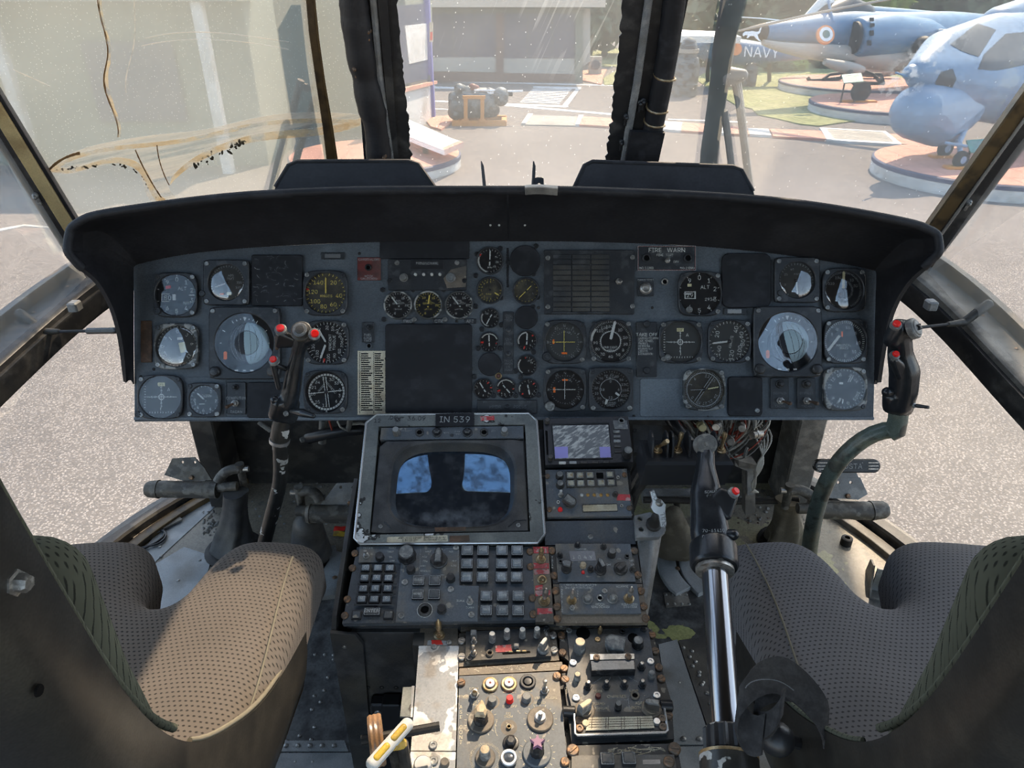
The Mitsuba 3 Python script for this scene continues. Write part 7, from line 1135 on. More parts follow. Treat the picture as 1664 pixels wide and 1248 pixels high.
u = thing('equipment_box', 'flat grey avionics box under the panel beside the radio screen', 'box'); f = Frame(at(1060, 715, 1.42), [1, 0, 0], [0, 0.55, 0.83]); part(u, 'lid', ext([f.px(*p) for p in ((1028, 690), (1088, 692), (1092, 700), (1090, 735), (1030, 735))], -0.08, 0), SHEETD, f, False); screw(u, f, *f.px(1032, 700), 0, BEZEL); part(u, 'mount', tube([at(1050, 735, 1.43), L(0.2, 1.1, -0.9)], 0.01, 8), DARKM)
# ---------------------------------------------------------------- floor fittings
def onfloor(p, h=0.0): q = at_z(*p, E0 + FZ); return q + [0, 0, h]
def floor_poly(par, name, pts, t, m, label=None): return part(par, name, ext([onfloor(p)[:2] for p in pts], E0 + FZ, E0 + FZ + t), m, None, False, label)
def riv(pts, s=1.0, m=SCREW, h=0.0):
    for p in pts: inst(floor, 'rivet', 'frivet', lambda: lathe([(0.0042, 0), (0.0038, 0.0015), (0.002, 0.0024)], 8), m, fsc(WORLD.sub(*onfloor(p)[:2], E0 + FZ + h), s))
floor_poly(floor, 'plate', [(232, 930), (300, 890), (345, 905), (330, 960), (250, 1000), (215, 985)], 0.003, SHEETG); floor_poly(floor, 'plate', [(215, 915), (300, 815), (348, 812), (352, 822), (262, 905), (230, 935)], 0.002, SHEETG)
floor_poly(floor, 'strip', [(440, 1206), (560, 1205), (566, 1222), (432, 1223)], 0.004, SHEETG); floor_poly(floor, 'strip', [(1090, 1192), (1330, 1190), (1335, 1212), (1092, 1212)], 0.004, SHEETG)
floor_poly(floor, 'plate', [(1070, 1048), (1100, 1040), (1150, 1190), (1092, 1195)], 0.002, SHEETG); floor_poly(floor, 'plate', [(1102, 1042), (1145, 1036), (1160, 1100), (1165, 1188), (1152, 1190)], 0.003, SHEETD)
floor_poly(floor, 'plate', [(400, 1225), (580, 1224), (585, 1300), (380, 1300)], 0.002, SHEETG); floor_poly(floor, 'plate', [(1095, 1214), (1250, 1212), (1255, 1300), (1100, 1300)], 0.002, SHEETG)
floor_poly(floor, 'plate', [(1078, 965), (1116, 962), (1122, 984), (1082, 988)], 0.003, FRAMEG)
riv([(446 + 19.5 * i, 1214) for i in range(6)], 1.2, SCREW, 0.004); riv([(1110 + 26 * i, 1203) for i in range(8)], 1.4, SCREW, 0.004)
riv([(1110 + 7.5 * i + 3 * (i % 2), 1054 + 15 * i) for i in range(9)] + [(1124 + 6 * i, 1060 + 17 * i) for i in range(7)], 1.1, SCREW, 0.003); riv([(1082 + 11 * i, 968) for i in range(4)] + [(1084 + 12 * i, 983) for i in range(4)], 0.9, SCREW, 0.003)
riv([(512, 1064), (528, 1064), (542, 1065), (542, 1072), (533, 1101), (527, 1122), (511, 1131), (521, 1141), (507, 1153), (511, 1182), (487, 1196), (466, 1205), (506, 1202), (480, 1239), (508, 1239), (1104, 1110), (1085, 1150)], 1.0)
riv([(245, 920), (262, 905), (325, 912), (352, 912), (337, 935), (290, 945), (228, 958), (260, 890), (240, 880), (300, 835)], 1.0, SCREW, 0.003)
for i in range(24): riv([(410 + 34 * (i % 6) + 6 * (i // 6), 815 + 12 * (i // 6))], 0.9, SHEETG)
for i in range(14): riv([(1200 + 16 * (i % 7), 842 + 8 * (i // 7))], 0.8, SCREWB)
for q in ([(497, 985), (505, 930), (525, 908), (548, 900)], [(530, 975), (545, 925), (560, 905)], [(1082, 905), (1096, 950), (1110, 965)], [(1118, 905), (1128, 945), (1146, 965)]):
    c = spl([onfloor(p, 0.006) for p in q], 14); part(floor, 'channel', bar(c, 0.045, 0.014), SHEETG, None, 30)
riv([(1094, 912), (1100, 930), (1118, 915), (1130, 925), (520, 930), (545, 945)], 1.5, SCREWB, 0.012)
u = thing('metal_strip', 'flat drilled metal strip lying loose near the sill on the olive seat side', 'strip'); f = Frame(onfloor((255, 860), 0.006), onfloor((282, 842)) - onfloor((232, 868)), [0.2, 1, 0]); part(u, 'plate', ext(Polygon([(-0.06, -0.025), (0.06, -0.025), (0.06, 0.025), (-0.06, 0.025)], [[(-0.04 + 0.008 * math.cos(t), 0.008 * math.sin(t)) for t in np.linspace(0, 6.28, 13)[:-1]]]), 0, 0.004), FRAMEG, f, False)
u = thing('cable_ties', 'loops of thin black cable lying on the grey floor plate', 'cable')
for q in ([(212, 905), (232, 880), (262, 862), (268, 872), (250, 888), (222, 902), (210, 912)], [(210, 908), (226, 890), (250, 868), (300, 835)], [(212, 910), (235, 893), (262, 885), (270, 876), (262, 866)]): part(u, 'loop', tube(spl([onfloor(p, 0.008) for p in q], 24), 0.003, 6), BLACK, None, True)
u = thing('sweet_wrapper', 'crumpled red and gold sweet wrapper on the dark floor beside the console', 'wrapper'); c = onfloor((551, 866), 0.004)
for k, (dx, dy, m) in enumerate(((0, 0.01, RED), (0.003, -0.011, YELP))):
    P = np.array([[(c[0] + dx + s, c[1] + dy + t, c[2] + 0.006 * nnoise(np.array([s * 90 + k * 7, t * 90, 1.0]))) for t in np.linspace(-0.009, 0.009, 6)] for s in np.linspace(-0.015, 0.015, 8)]); part(u, 'foil', thick(P, 0.0006), m, None, False)
u = thing('sill_bracket', 'folded metal bracket with a bolt on the dusty floor beside the dark grey seat notch', 'bracket'); f = Frame(onfloor((1447, 962)), [1, -0.35, 0], [0.35, 1, 0]); part(u, 'base', box(-0.05, 0.05, -0.04, 0.06, 0, 0.005), FRAMEG, f); part(u, 'face', box(-0.045, 0.055, -0.012, -0.006, 0.0, 0.07), GREYMET, f); part(u, 'gusset', (lambda m: (m[0][:, [2, 0, 1]] + [-0.05, 0, 0], m[1]))(ext([(-0.04, 0), (0.06, 0), (0.05, 0.045), (0.01, 0.06)], 0, 0.004)), FRAMEG, f, False); part(u, 'bolt', mv(lathe([(0.012, 0.005), (0.012, 0.014), (0.009, 0.016), (0.009, 0.034), (0.006, 0.036)], 12), 0.01, 0.01), SCREW, f); part(u, 'bolt_head', mv(lathe([(0.006, 0.036), (0.005, 0.038)], 10), 0.01, 0.01), REDPL, f)
inst(floor, 'stud', 'stud', lambda: lathe([(0.014, 0), (0.014, 0.02), (0.010, 0.022), (0.007, 0.022), (0.007, 0.016)], 14), DARKM, WORLD.sub(*onfloor((1374, 884))[:2], E0 + FZ))
for q in ([(1372, 848), (1420, 880), (1480, 925)], [(1380, 846), (1430, 872), (1484, 915)]): part(floor, 'conduit', tube(spl([onfloor(p, 0.008) for p in q], 12), 0.006, 6), DARKM, None, True)
db = []
for i in range(420):
    if i < 230: p = (470 + 120 * r_.random(), 758 + 34 * r_.random() ** 1.5)
    elif i < 330: p = (1200 + 130 * r_.random(), 795 + 60 * r_.random())
    else: p = (330 + 50 * r_.random(), 830 + 40 * r_.random())
    s = 0.002 + 0.008 * r_.random() ** 3; v = np.array([(0, 0, 0.6), (1, 0.2, 0), (0.1, 0.9, 0.1), (-0.9, 0.3, 0), (-0.4, -0.9, 0.15), (0.6, -0.8, 0)]) * s * (0.6 + 0.8 * r_.random((6, 1))); fcs = np.array([[0, i + 1, (i + 1) % 5 + 1] for i in range(5)]); db.append(mv((v, fcs), *onfloor(p, 0.001)))
solo('floor_debris', 'scattered grey flakes and grit over the front of the cabin floor', 'debris', cat(*db), FRAMEG, None, False, kind='stuff')
# ---------------------------------------------------------------- outdoors: ground, buildings, exhibits, trees
def g0(px, py, z=0.0): return at_z(px, py, z)
def asphalt(p, n, uv):
    d, d2, r = voronoi(p.x * 52, p.y * 52); b = fbm(p.x * 0.7, p.y * 0.7, 1.0, 4); m = noise(p.x * 9, p.y * 9, 3.0)
    c = mix((0.182, 0.166, 0.156), (0.222, 0.204, 0.191), b)
    sp = smoothstep(0.25, 0.9, r) * (1 - smoothstep(0.25, 0.5, d)); near = 1 - smoothstep(8.0, 16.0, p.y)
    return c * (0.86 + 0.13 * m) * (1 + (sp * 0.85 - 0.28) * near) * (1 - 0.28 * smoothstep(10.0, 17.0, p.y))
ASPH = mat('asphalt', proc(asphalt), 0.95, 0.15)
GRASS = mat('grass', proc(lambda p, n, uv: mix((0.15, 0.17, 0.075), (0.23, 0.225, 0.13), fbm(p.x * 1.3, p.y * 1.3, 2.0, 4)) * (0.7 + 0.6 * noise(p.x * 14, p.y * 14, 1))), 0.95, 0.1)
PAVE = mat('red_paving', proc(lambda p, n, uv: mix((0.46, 0.245, 0.185), (0.4, 0.205, 0.16), fbm(p.x * 3, p.y * 3, 2.0, 3)) * (0.75 + 0.25 * smoothstep(0.03, 0.06, dr.minimum(dr.abs(p.x * 2 - dr.round(p.x * 2)), dr.abs(p.y * 2 - dr.round(p.y * 2)))))), 0.85, 0.2)
WPAINT = mat('white_paint', wear((0.46, 0.46, 0.45), (0.37, 0.365, 0.34), 2.2, 0.45, 0.75, (0.3, 0.29, 0.26), 1.5, 0.4, 0.02), 0.7, 0.2)
NAVYP = mat('navy_paint', (0.055, 0.065, 0.11), 0.6, 0.3)
CONC = mat('concrete', wear((0.27, 0.255, 0.225), (0.21, 0.2, 0.18), 2.0, 0.45, 0.75, (0.2, 0.19, 0.17), 1.0, 0.4, 0.02), 0.85, 0.2)
BLUEA = mat('aircraft_blue', wear((0.06, 0.15, 0.26), (0.085, 0.19, 0.3), 1.6, 0.4, 0.8, (0.1, 0.16, 0.23), 1.0, 0.4, 0.02), 0.42, 0.5)
BLUEK = mat('helicopter_blue', wear((0.12, 0.195, 0.29), (0.15, 0.225, 0.32), 1.6, 0.4, 0.8, (0.16, 0.21, 0.28), 1.0, 0.4, 0.02), 0.38, 0.5)
BELLY = mat('belly_cream', (0.34, 0.31, 0.265), 0.5, 0.4)
WINDK = mat('dark_window', (0.04, 0.045, 0.05), 0.35, 0.35)
BWIN = mat('building_glass', (0.05, 0.062, 0.1), 0.25, 0.5)
BPLINTH = mat('building_plinth', (0.16, 0.11, 0.1), 0.8, 0.2)
BWALL = mat('building_wall', (0.36, 0.345, 0.31), 0.8, 0.2)
BGREY = mat('building_grey', (0.17, 0.185, 0.155), 0.8, 0.2)
FASCIA = mat('fascia', (0.5, 0.42, 0.33), 0.7, 0.2)
PURP = mat('purple_paint', (0.13, 0.13, 0.33), 0.6, 0.3)
TYRE = mat('tyre', (0.035, 0.037, 0.036), 0.8, 0.2)
SAFF = mat('saffron', (0.75, 0.28, 0.12), 0.6, 0.2); RGREEN = mat('roundel_green', (0.12, 0.19, 0.17), 0.6, 0.2); WHITEA = mat('aircraft_white', (0.7, 0.7, 0.68), 0.5, 0.4)
ENGG = mat('engine_grey', wear((0.13, 0.15, 0.155), (0.05, 0.05, 0.05), 7, 0.45, 0.6, (0.1, 0.1, 0.09), 5, 0.4, 0.05), 0.5, 0.5)
OPAINT = mat('orange_paint', (0.45, 0.19, 0.045), 0.6, 0.3)
SIGNG = mat('sign_green', (0.12, 0.27, 0.24), 0.5, 0.3)
BARK = mat('bark', (0.12, 0.095, 0.07), 0.9, 0.1)
def leafm(name, c, t): scene['mat_' + name] = {'type': 'principledthin', 'base_color': rgb(*c), 'diff_trans': t, 'roughness': 0.8, 'spec_trans': 0.0, 'eta': 1.3}; return 'mat_' + name
LEAF = [leafm('leaf_grey_green', (0.27, 0.3, 0.2), 0.9), leafm('leaf_dark', (0.17, 0.2, 0.125), 0.85), leafm('leaf_fresh', (0.36, 0.43, 0.15), 0.9)]
WIPG = mat('wiper_green', wear((0.03, 0.042, 0.036), (0.07, 0.085, 0.075), 20, 0.5, 0.75, (0.1, 0.1, 0.08), 12, 0.3), 0.4, 0.5)
BROWNS = mat('wiper_brown', (0.1, 0.055, 0.018), 0.5, 0.3)

struct('ground', (np.array([(-90, -30, 0), (90, -30, 0), (90, 130, 0), (-90, 130, 0)], float), np.array([[0, 1, 2], [0, 2, 3]])), ASPH, smooth=False)
def flat(par, name, pts, z0, z1, m, kind='part'):
    q = [g0(*p)[:2] for p in pts]; e = ext(q, z0, z1)
    return part(par, name, e, m, None, False) if kind == 'part' else struct(name, e, m, smooth=False)
flat(None, 'lawn', [(1128, 128), (1160, 112), (1330, 84), (1700, 60), (1700, 150), (1480, 185), (1330, 206), (1300, 203), (1262, 194), (1232, 188), (1222, 178), (1196, 172), (1160, 150)], 0.0, 0.03, GRASS, 's')
flat(None, 'lawn', [(958, 84), (1010, 78), (1075, 95), (1075, 112), (960, 108)], 0.0, 0.03, GRASS, 's'); flat(None, 'lawn', [(980, 128), (1010, 110), (1060, 118), (1060, 136), (982, 139)], 0.0, 0.03, GRASS, 's')
lines = struct('road_marking', ext([g0(*p)[:2] for p in ((700, 163), (790, 167), (1000, 185), (1000, 188), (790, 170), (700, 165.5))], 0, 0.008), WPAINT, smooth=False)
for q in (((704, 131), (1000, 138), (1000, 140), (704, 133)), ((700, 140), (745, 142), (745, 145), (700, 144)), ((735, 166), (820, 168), (908, 171), (925, 173), (920, 175), (820, 171), (735, 168)), ((700, 176), (740, 178), (740, 179.5), (700, 177.5)), ((938, 142), (943, 144), (922, 173), (914, 171)), ((866, 140), (945, 142), (944, 145), (866, 142)), ((0, 372), (40, 365), (120, 372), (118, 375), (40, 368), (0, 376)), ((985, 197), (1300, 225), (1300, 227), (985, 199)), ((1085, 193), (1215, 198), (1215, 200), (1085, 195))): part(lines, 'stroke', ext([g0(*p)[:2] for p in q], 0, 0.008), WPAINT, None, False)
for i in range(10):
    t0, t1 = i / 10, (i + 0.62) / 10; a = lambda t: (867 - 23 * t, 142.5 + 25 * t); b = lambda t: (930 - 22 * t, 144 + 26 * t); part(lines, 'hatch_bar', ext([g0(*p)[:2] for p in (a(t0), b(t0), b(t1), a(t1))], 0, 0.008), WPAINT, None, False)
kerb = struct('kerb', ext([g0(*p)[:2] for p in ((848, 204), (860, 188), (945, 191), (939, 206))], 0, 0.03), CONC, smooth=False)
for q, m in ((((945, 192), (1072, 200), (1066, 213), (941, 206)), PAVE), (((1072, 200), (1108, 202), (1106, 216), (1066, 213)), WPAINT), (((1108, 202), (1160, 206), (1158, 219), (1106, 216)), PAVE), (((1160, 207), (1182, 208), (1184, 221), (1160, 219)), WPAINT), (((1182, 208), (1214, 211), (1218, 222), (1184, 221)), PAVE), (((1214, 212), (1248, 213), (1253, 224), (1218, 222)), WPAINT), (((1250, 213), (1333, 216), (1342, 230), (1256, 225)), PAVE), (((1331, 211), (1440, 219), (1462, 238), (1344, 230)), CONC), (((1444, 221), (1530, 226), (1545, 240), (1464, 238)), PAVE), (((858, 188), (866, 188), (854, 204), (847, 204)), WPAINT), (((940, 190), (948, 190), (941, 206), (935, 206)), WPAINT), (((1331, 211), (1340, 211), (1356, 231), (1342, 230)), WPAINT), (((1342, 229), (1462, 236), (1464, 239), (1344, 232)), WPAINT), (((1432, 217), (1440, 218), (1464, 238), (1455, 238)), WPAINT), (((1332, 211), (1438, 217), (1440, 219), (1333, 213)), WPAINT)): part(kerb, 'block', ext([g0(*p)[:2] for p in q], 0, 0.06 if m != WPAINT else 0.065), m, None, False)
flat(None, 'pavement', [(688, 192), (738, 190), (736, 200), (717, 213), (700, 208)], 0, 0.05, PAVE, 's'); flat(None, 'pavement', [(936, 130), (948, 116), (986, 114), (980, 126), (977, 139)], 0, 0.05, PAVE, 's')
# --- building straight ahead
Yb = g0(830, 134)[1]; bf = Frame([0, Yb, 0], [1, 0, 0], [0, 0, 1])
def bp(px, py): return bf.px(px, py)
u = thing('building', 'low flat-roofed building with dark windows straight ahead beyond the road', 'building')
part(u, 'wall', (lambda x0, x1, h: box(x0, x1, Yb + 0.15, Yb + 9, 0, h, 0.01))(bp(640, 100)[0], bp(946, 100)[0], bp(800, 12)[1]), BWALL, None, False)
def bpan(par, name, pts, d, m): return part(par, name, ext([bp(*p) for p in pts], -0.15 - 0.02, d - 0.15), m, bf, False)
for q in (((700, 22), (808, 22), (808, 94), (700, 94)), ((817, 22), (936, 22), (936, 95), (817, 95))): k = bpan(u, 'window', q, 0.04, BWIN); [part(k, 'mullion', ext([bp(*p) for p in ((x, q[0][1]), (x + 1.2, q[0][1]), (x + 1.2, q[2][1]), (x, q[2][1]))], -0.12, -0.08), BGREY, bf, False) for x in ((735, 770) if q[0][0] < 750 else (857, 897))]
for q in (((700, 94), (806, 93), (806, 118), (700, 116)), ((818, 95), (934, 96), (934, 121), (818, 120))): bpan(u, 'lower_panel', q, 0.05, BWALL)
bpan(u, 'plinth', ((690, 117), (946, 121), (946, 136), (690, 136)), 0.08, BPLINTH); bpan(u, 'pillar', ((806, 12), (818, 12), (818, 136), (806, 136)), 0.12, BPLINTH); bpan(u, 'pillar', ((935, 12), (947, 12), (947, 136), (935, 136)), 0.12, BGREY); bpan(u, 'beam', ((640, 8), (950, 12), (950, 22), (640, 20)), 0.14, BGREY)
x0, x1 = bp(640, 5)[0], bp(980, 5)[0]; part(u, 'roof', (lambda h: box(x0, x1, Yb - 0.9, Yb + 9.5, h, h + 0.28, 0.02))(bp(800, 11)[1]), FASCIA, None, False); part(u, 'side_wall', ext([bf.px(*p) for p in ((947, 12), (960, 15), (960, 100), (947, 110))], -4, -0.2), BWALL, bf, False)
for px, py, w, h, yb, lab in ((967, 122, 0.55, 0.75, 0, 'white outdoor cooling unit on the red paving at the corner of the low building'), (966, 77, 0.75, 0.85, 5, 'outdoor cooling unit further back on the grass beside the low building')):
    c = g0(px, py); u = thing('cooling_unit', lab, 'air conditioner'); part(u, 'case', box(c[0] - w / 2, c[0] + w / 2, c[1], c[1] + 0.35, 0, h, 0.02), BWALL); part(u, 'fan_grille', mv(rot(lathe([(w * 0.36, 0), (w * 0.36, 0.03), (w * 0.3, 0.035)], 24), 'x', 90), c[0], c[1] + 0.0, h * 0.55), BWIN)
# --- building beyond the padded post, with the purple pillar
a, b = g0(672, 216), g0(703, 189); d = b - a; d /= np.linalg.norm(d); nrm = np.array([d[1], -d[0], 0]); wf = Frame(a, d, [0, 0, 1]); LN = np.linalg.norm(b - a)
u = thing('building', 'pale building with a purple corner pillar beyond the post with wrinkled padding', 'building')
part(u, 'wall', ext([(a[0], a[1]), (b[0], b[1]), (b[0] - 14, b[1] + 1.0), (a[0] - 14, a[1] + 1.0)], 0, 3.4), BGREY, None, False)
def wp(name, pts, z0, z1, m): return part(u, name, ext([wf.px(*p) for p in pts], z0, z1), m, wf, False)
wp('lower_wall', ((640, 148), (703, 136), (703, 190), (640, 240)), 0, 0.06, WPAINT); wp('ledge', ((640, 145), (703, 131), (703, 136), (640, 152)), 0, 0.14, PAVE); wp('window', ((640, 10), (696, 5), (697, 128), (640, 140)), 0, 0.03, BWIN); wp('poster', ((655, 42), (691, 38), (692, 97), (662, 104)), 0.03, 0.05, WPAINT); wp('glazing_bar', ((693, 0), (697, 0), (699, 132), (695, 133)), 0.03, 0.08, BGREY)
c = g0(703, 192); part(u, 'pillar', box(c[0] - 0.14, c[0] + 0.08, c[1] - 0.1, c[1] + 0.15, 0, 4.2, 0.02), PURP)
f = Frame([c[0] + 0.03, c[1] - 0.115, 0], [1, 0, 0], [0, 0, 1]); part(u, 'notice', ext([f.px(*p) for p in ((698, 36), (704, 36), (704, 68), (698, 68))], 0, 0.02), CARD, f, False); part(u, 'notice_print', ext([f.px(*p) for p in ((699, 52), (703, 52), (703, 65), (699, 65))], 0.02, 0.03), RED, f, False)
# grey building walls further along behind the dusty pane
u = thing('building', 'long grey-green building front seen dimly through the dusty stained pane', 'building'); part(u, 'wall', box(-24, -5.2, 15.5, 17.5, 0, 5.5, 0.02), BGREY, None, False); part(u, 'canopy', box(-24, -5.0, 14.6, 16, 3.1, 3.3, 0.02), BGREY)
for x in (-7.6, -11.5, -16): part(u, 'window', box(x - 0.9, x + 0.9, 15.42, 15.6, 0.9, 2.4, 0.01), BWIN); part(u, 'post', box(x + 1.7, x + 1.9, 14.7, 14.9, 0, 3.1, 0.01), WPAINT)
# --- low red pedestal with a white tail plane beyond the padded post
def pedestal(lab, cx, cy, rpx, h=0.32, ztop=None):
    c = g0(cx, cy, h); zc = float(np.dot(c - EYE, [0, CP, -SP])); R = rpx * zc / FPX; u = thing('pedestal', lab, 'pedestal', None); f = Frame([c[0], c[1], 0], [1, 0, 0], [0, 1, 0])
    part(u, 'base', lathe([(R, 0), (R, h - 0.08)], 56), WPAINT, f, 30); part(u, 'navy_rim', lathe([(R * 1.005, h - 0.09), (R * 1.005, h - 0.02), (R * 0.99, h)], 56), NAVYP, f, 30); part(u, 'paving', lathe([(R * 0.985, h - 0.05), (R * 0.985, h + 0.004)], 56), PAVE, f, 30); return c, R, h
c0_, R0_, h0_ = pedestal('round red pedestal mostly hidden by the post with wrinkled padding', 610, 250, 138, 0.25)
u = thing('tail_plane', 'white swept tail plane resting above the partly hidden red pedestal', 'aircraft part'); zf = Frame(g0(700, 235, 0.55), [1, 0, 0], [0, 1, 0]); part(u, 'plate', ext([zf.px(*p) for p in ((655, 190), (675, 199), (735, 225), (753, 231), (722, 244), (690, 232), (655, 218))], -0.1, 0), WHITEA, zf, False); part(u, 'red_edge', ext([zf.px(*p) for p in ((753, 231), (722, 244), (718, 241), (745, 229))], -0.1, 0.004), PAVE, zf, False); part(u, 'strut', tube([zf.w(*zf.px(690, 226), -0.1), zf.w(*zf.px(690, 226), -0.28)], 0.06, 8), DARKM)
# --- engine on an orange stand
c = g0(775, 204); e_ = thing('engine_exhibit', 'grey aero engine with tanks standing in an orange frame on the road ahead', 'engine'); z1 = float(np.dot(c - EYE, [0, CP, -SP])); S1 = z1 / FPX; f = Frame([c[0], c[1], 0], [1, 0, 0], [0, 0, 1])
P1 = lambda x, y: f.px(x, y)
def ebox(name, q, z0, z1_, m): part(e_, name, ext([P1(*p) for p in q], z0, z1_), m, f, False)
for zz in (-0.9, 0.0): ebox('base_rail', ((735, 195), (822, 195), (822, 204), (735, 204)), zz, zz + 0.12, OPAINT)
for x in (735, 815): ebox('base_tie', ((x, 197), (x + 8, 197), (x + 8, 204), (x, 204)), -0.9, 0.12, OPAINT)
for x in (754, 781): ebox('upright', ((x, 156), (x + 6, 156), (x + 6, 197), (x, 197)), 0.02, 0.1, OPAINT); ebox('foot', ((x - 3, 193), (x + 8, 193), (x + 8, 198), (x - 3, 198)), 0.0, 0.14, OPAINT)
ebox('crossbar', ((752, 155), (789, 155), (789, 160), (752, 160)), 0.02, 0.1, OPAINT)
def ex(x, y, z=-0.4): q = P1(x, y); return f.w(q[0], q[1], z)
part(e_, 'casing', tube([ex(x, y) for x, y in ((740, 173), (748, 172), (765, 170), (790, 168), (806, 168))], [0.3, 0.38, 0.4, 0.36, 0.25], 18), ENGG, None, 60); part(e_, 'intake', tube([ex(728, 172), ex(734, 172), ex(744, 172)], [0.27, 0.33, 0.33], 18), ENGG, None, 50)
part(e_, 'lower_casing', hulls([[(*ex(775, 182), 0.22), (*ex(800, 182), 0.2)]]), BLACKM, None, 60); part(e_, 'oil_tank', hulls([[(*ex(814, 156, -0.2), 0.21), (*ex(814, 162, -0.2), 0.2)]]), ENGG, None, 60)
for x, y, r, m in ((745, 146, 0.14, ENGG), (767, 145, 0.12, REDPL), (738, 185, 0.2, ENGG), (760, 150, 0.14, ENGG), (795, 152, 0.12, ENGG), (736, 160, 0.15, ENGG)): part(e_, 'accessory', hulls([[(*ex(x, y, -0.3), r), (*ex(x + 6, y + 2, -0.45), r * 0.8)]]), m, None, 60)
for y in (148, 152): part(e_, 'pipe', tube([ex(770, y, -0.2), ex(808, y + 1, -0.2)], 0.03, 6), WHITEA)
part(e_, 'exhaust', tube([ex(822, 155), ex(833, 156)], 0.06, 10), BLACKM); part(e_, 'shaft', tube([ex(820, 152), ex(850, 151)], 0.035, 8), WHITEA)
# --- three pedestals, jump jet, helicopter
D1 = pedestal('round red pedestal under the dark landing skids, behind the jet', 1392, 133, 120); D2 = pedestal('round red pedestal under the nose wheel of the blue jet', 1445, 166, 122); D3 = pedestal('large round red pedestal under the twin wheels of the pale blue helicopter', 1600, 264, 166, 0.3)
def hz(px, py, z): return at(px, py, z)
j = thing('jump_jet', 'blue and cream jet aircraft with a roundel behind its black nose', 'aircraft')
def body(rows, n=28, sy=1.0, shift=(0, 0)):
    ps = [hz(x + shift[0], y + shift[1], z) for x, y, r, z in rows]; secs = []; th = np.arange(n) * 2 * np.pi / n; ax_ = ps[-1] - ps[0]; ax_ /= np.linalg.norm(ax_); s = np.cross(ax_, [0, 0, 1]); s /= np.linalg.norm(s); b_ = np.cross(s, ax_)
    for p, (x, y, r, z) in zip(ps, rows): q = r * z / FPX; secs.append(p + q * (np.cos(th)[:, None] * s + sy * np.sin(th)[:, None] * b_))
    return loft(secs)
def sm(rows, n=26): return spl(rows, n)
JB = [(1240, 52, 13.5, 21.6), (1262, 52, 17, 21.7), (1290, 52, 21, 21.9), (1330, 51, 27, 22.2), (1375, 55, 34, 22.6), (1420, 60, 37, 23.2), (1470, 60, 36, 23.9), (1530, 52, 30, 24.8), (1600, 46, 20, 26.0), (1660, 38, 10, 27.0)]
part(j, 'fuselage', body(sm(JB)), BLUEA, None, 60); part(j, 'nose', body(sm([(1204, 54, 4, 21.4), (1212, 54, 7.5, 21.45), (1226, 53, 11, 21.5), (1241, 52, 13.7, 21.6)], 10)), BLACKM, None, 60, 'black nose')
part(j, 'belly', body(sm([(1240, 69, 4.5, 21.5), (1290, 80, 9.5, 21.7), (1340, 86, 13, 22.0), (1400, 93, 16, 22.5), (1470, 98, 17, 23.3), (1530, 90, 15, 24.3)])), BELLY, None, 60, 'cream belly')
part(j, 'canopy', hulls([[(*hz(1345, 30, 22.3), 0.42), (*hz(1375, 14, 22.5), 0.36), (*hz(1400, 28, 22.8), 0.42), (*hz(1322, 44, 22.1), 0.2)]]), WINDK, None, 60, 'dark canopy'); part(j, 'windscreen_frame', tube([hz(1346, 2, 22.0), hz(1350, 20, 21.8), hz(1354, 35, 21.75)], 0.04, 8), BLUEA); part(j, 'spine', body(sm([(1395, 22, 12, 22.8), (1425, 24, 12, 23.2), (1470, 30, 14, 23.8), (1540, 36, 14, 24.8)])), BLUEA, None, 60)
part(j, 'fin_front', ext([(0, 0), (0.9, 0.2), (0.75, 0.9)], -0.04, 0.04), WHITEA, Frame(hz(1308, 24, 22.2), [1, 0.1, 0], [0, 0, 1]), False)
part(j, 'intake', body([(1385, 62, 25, 21.95), (1392, 61, 29, 22.0), (1440, 58, 31, 22.6), (1500, 58, 24, 23.5), (1530, 58, 12, 24.2)], 28, 1.05), BLUEA, None, 60); part(j, 'intake_mouth', body([(1384, 62, 23, 21.93), (1387, 62, 24, 21.94)], 28, 1.05), BLACKM, None, 30, 'dark intake mouth')
def facing(px, py, z): p = hz(px, py, z); return Frame(p, [1, 0.12, 0], [0, 0.45, 0.9])
for x, y in ((1416, 32), (1417, 41), (1416, 54), (1412, 70)): part(j, 'intake_door', plate(0.13, 0.10 if y < 50 else 0.15, 0, 0.03, 0.01), BLACKM, facing(x, y, 21.45))
fr_ = facing(1342, 56, 21.3)
for r, z0, m, nme in ((0.275, 0.0, SAFF, 'roundel_outer'), (0.215, 0.01, WHITEA, 'roundel_middle'), (0.115, 0.02, RGREEN, 'roundel_centre')): part(j, nme, lathe([(r, z0 - 0.08), (r, z0 + 0.012)], 32), m, fr_, 30)
em = facing(1222, 57, 21.08); ems = [(-0.26, 0.04), (-0.2, 0.09), (-0.1, 0.09), (0.02, 0.1), (0.1, 0.08), (0.19, 0.09), (0.25, 0.2), (0.27, 0.19), (0.22, 0.05), (0.15, 0.0), (0.18, -0.1), (0.25, -0.18), (0.2, -0.17), (0.1, -0.09), (0.05, -0.03), (-0.06, -0.03), (-0.12, -0.09), (-0.16, -0.08), (-0.13, -0.01), (-0.2, 0.0), (-0.24, -0.04), (-0.27, -0.01)]
part(j, 'nose_emblem', ext([(x * 1.1, y * 1.1) for x, y in ems], 0, 0.02), WHITEA, em, False, 'white leaping animal emblem'); part(j, 'probe', tube([hz(1206, 28, 21.4), hz(1240, 30, 21.6), hz(1275, 34, 21.8)], 0.02, 6), WHITEA)
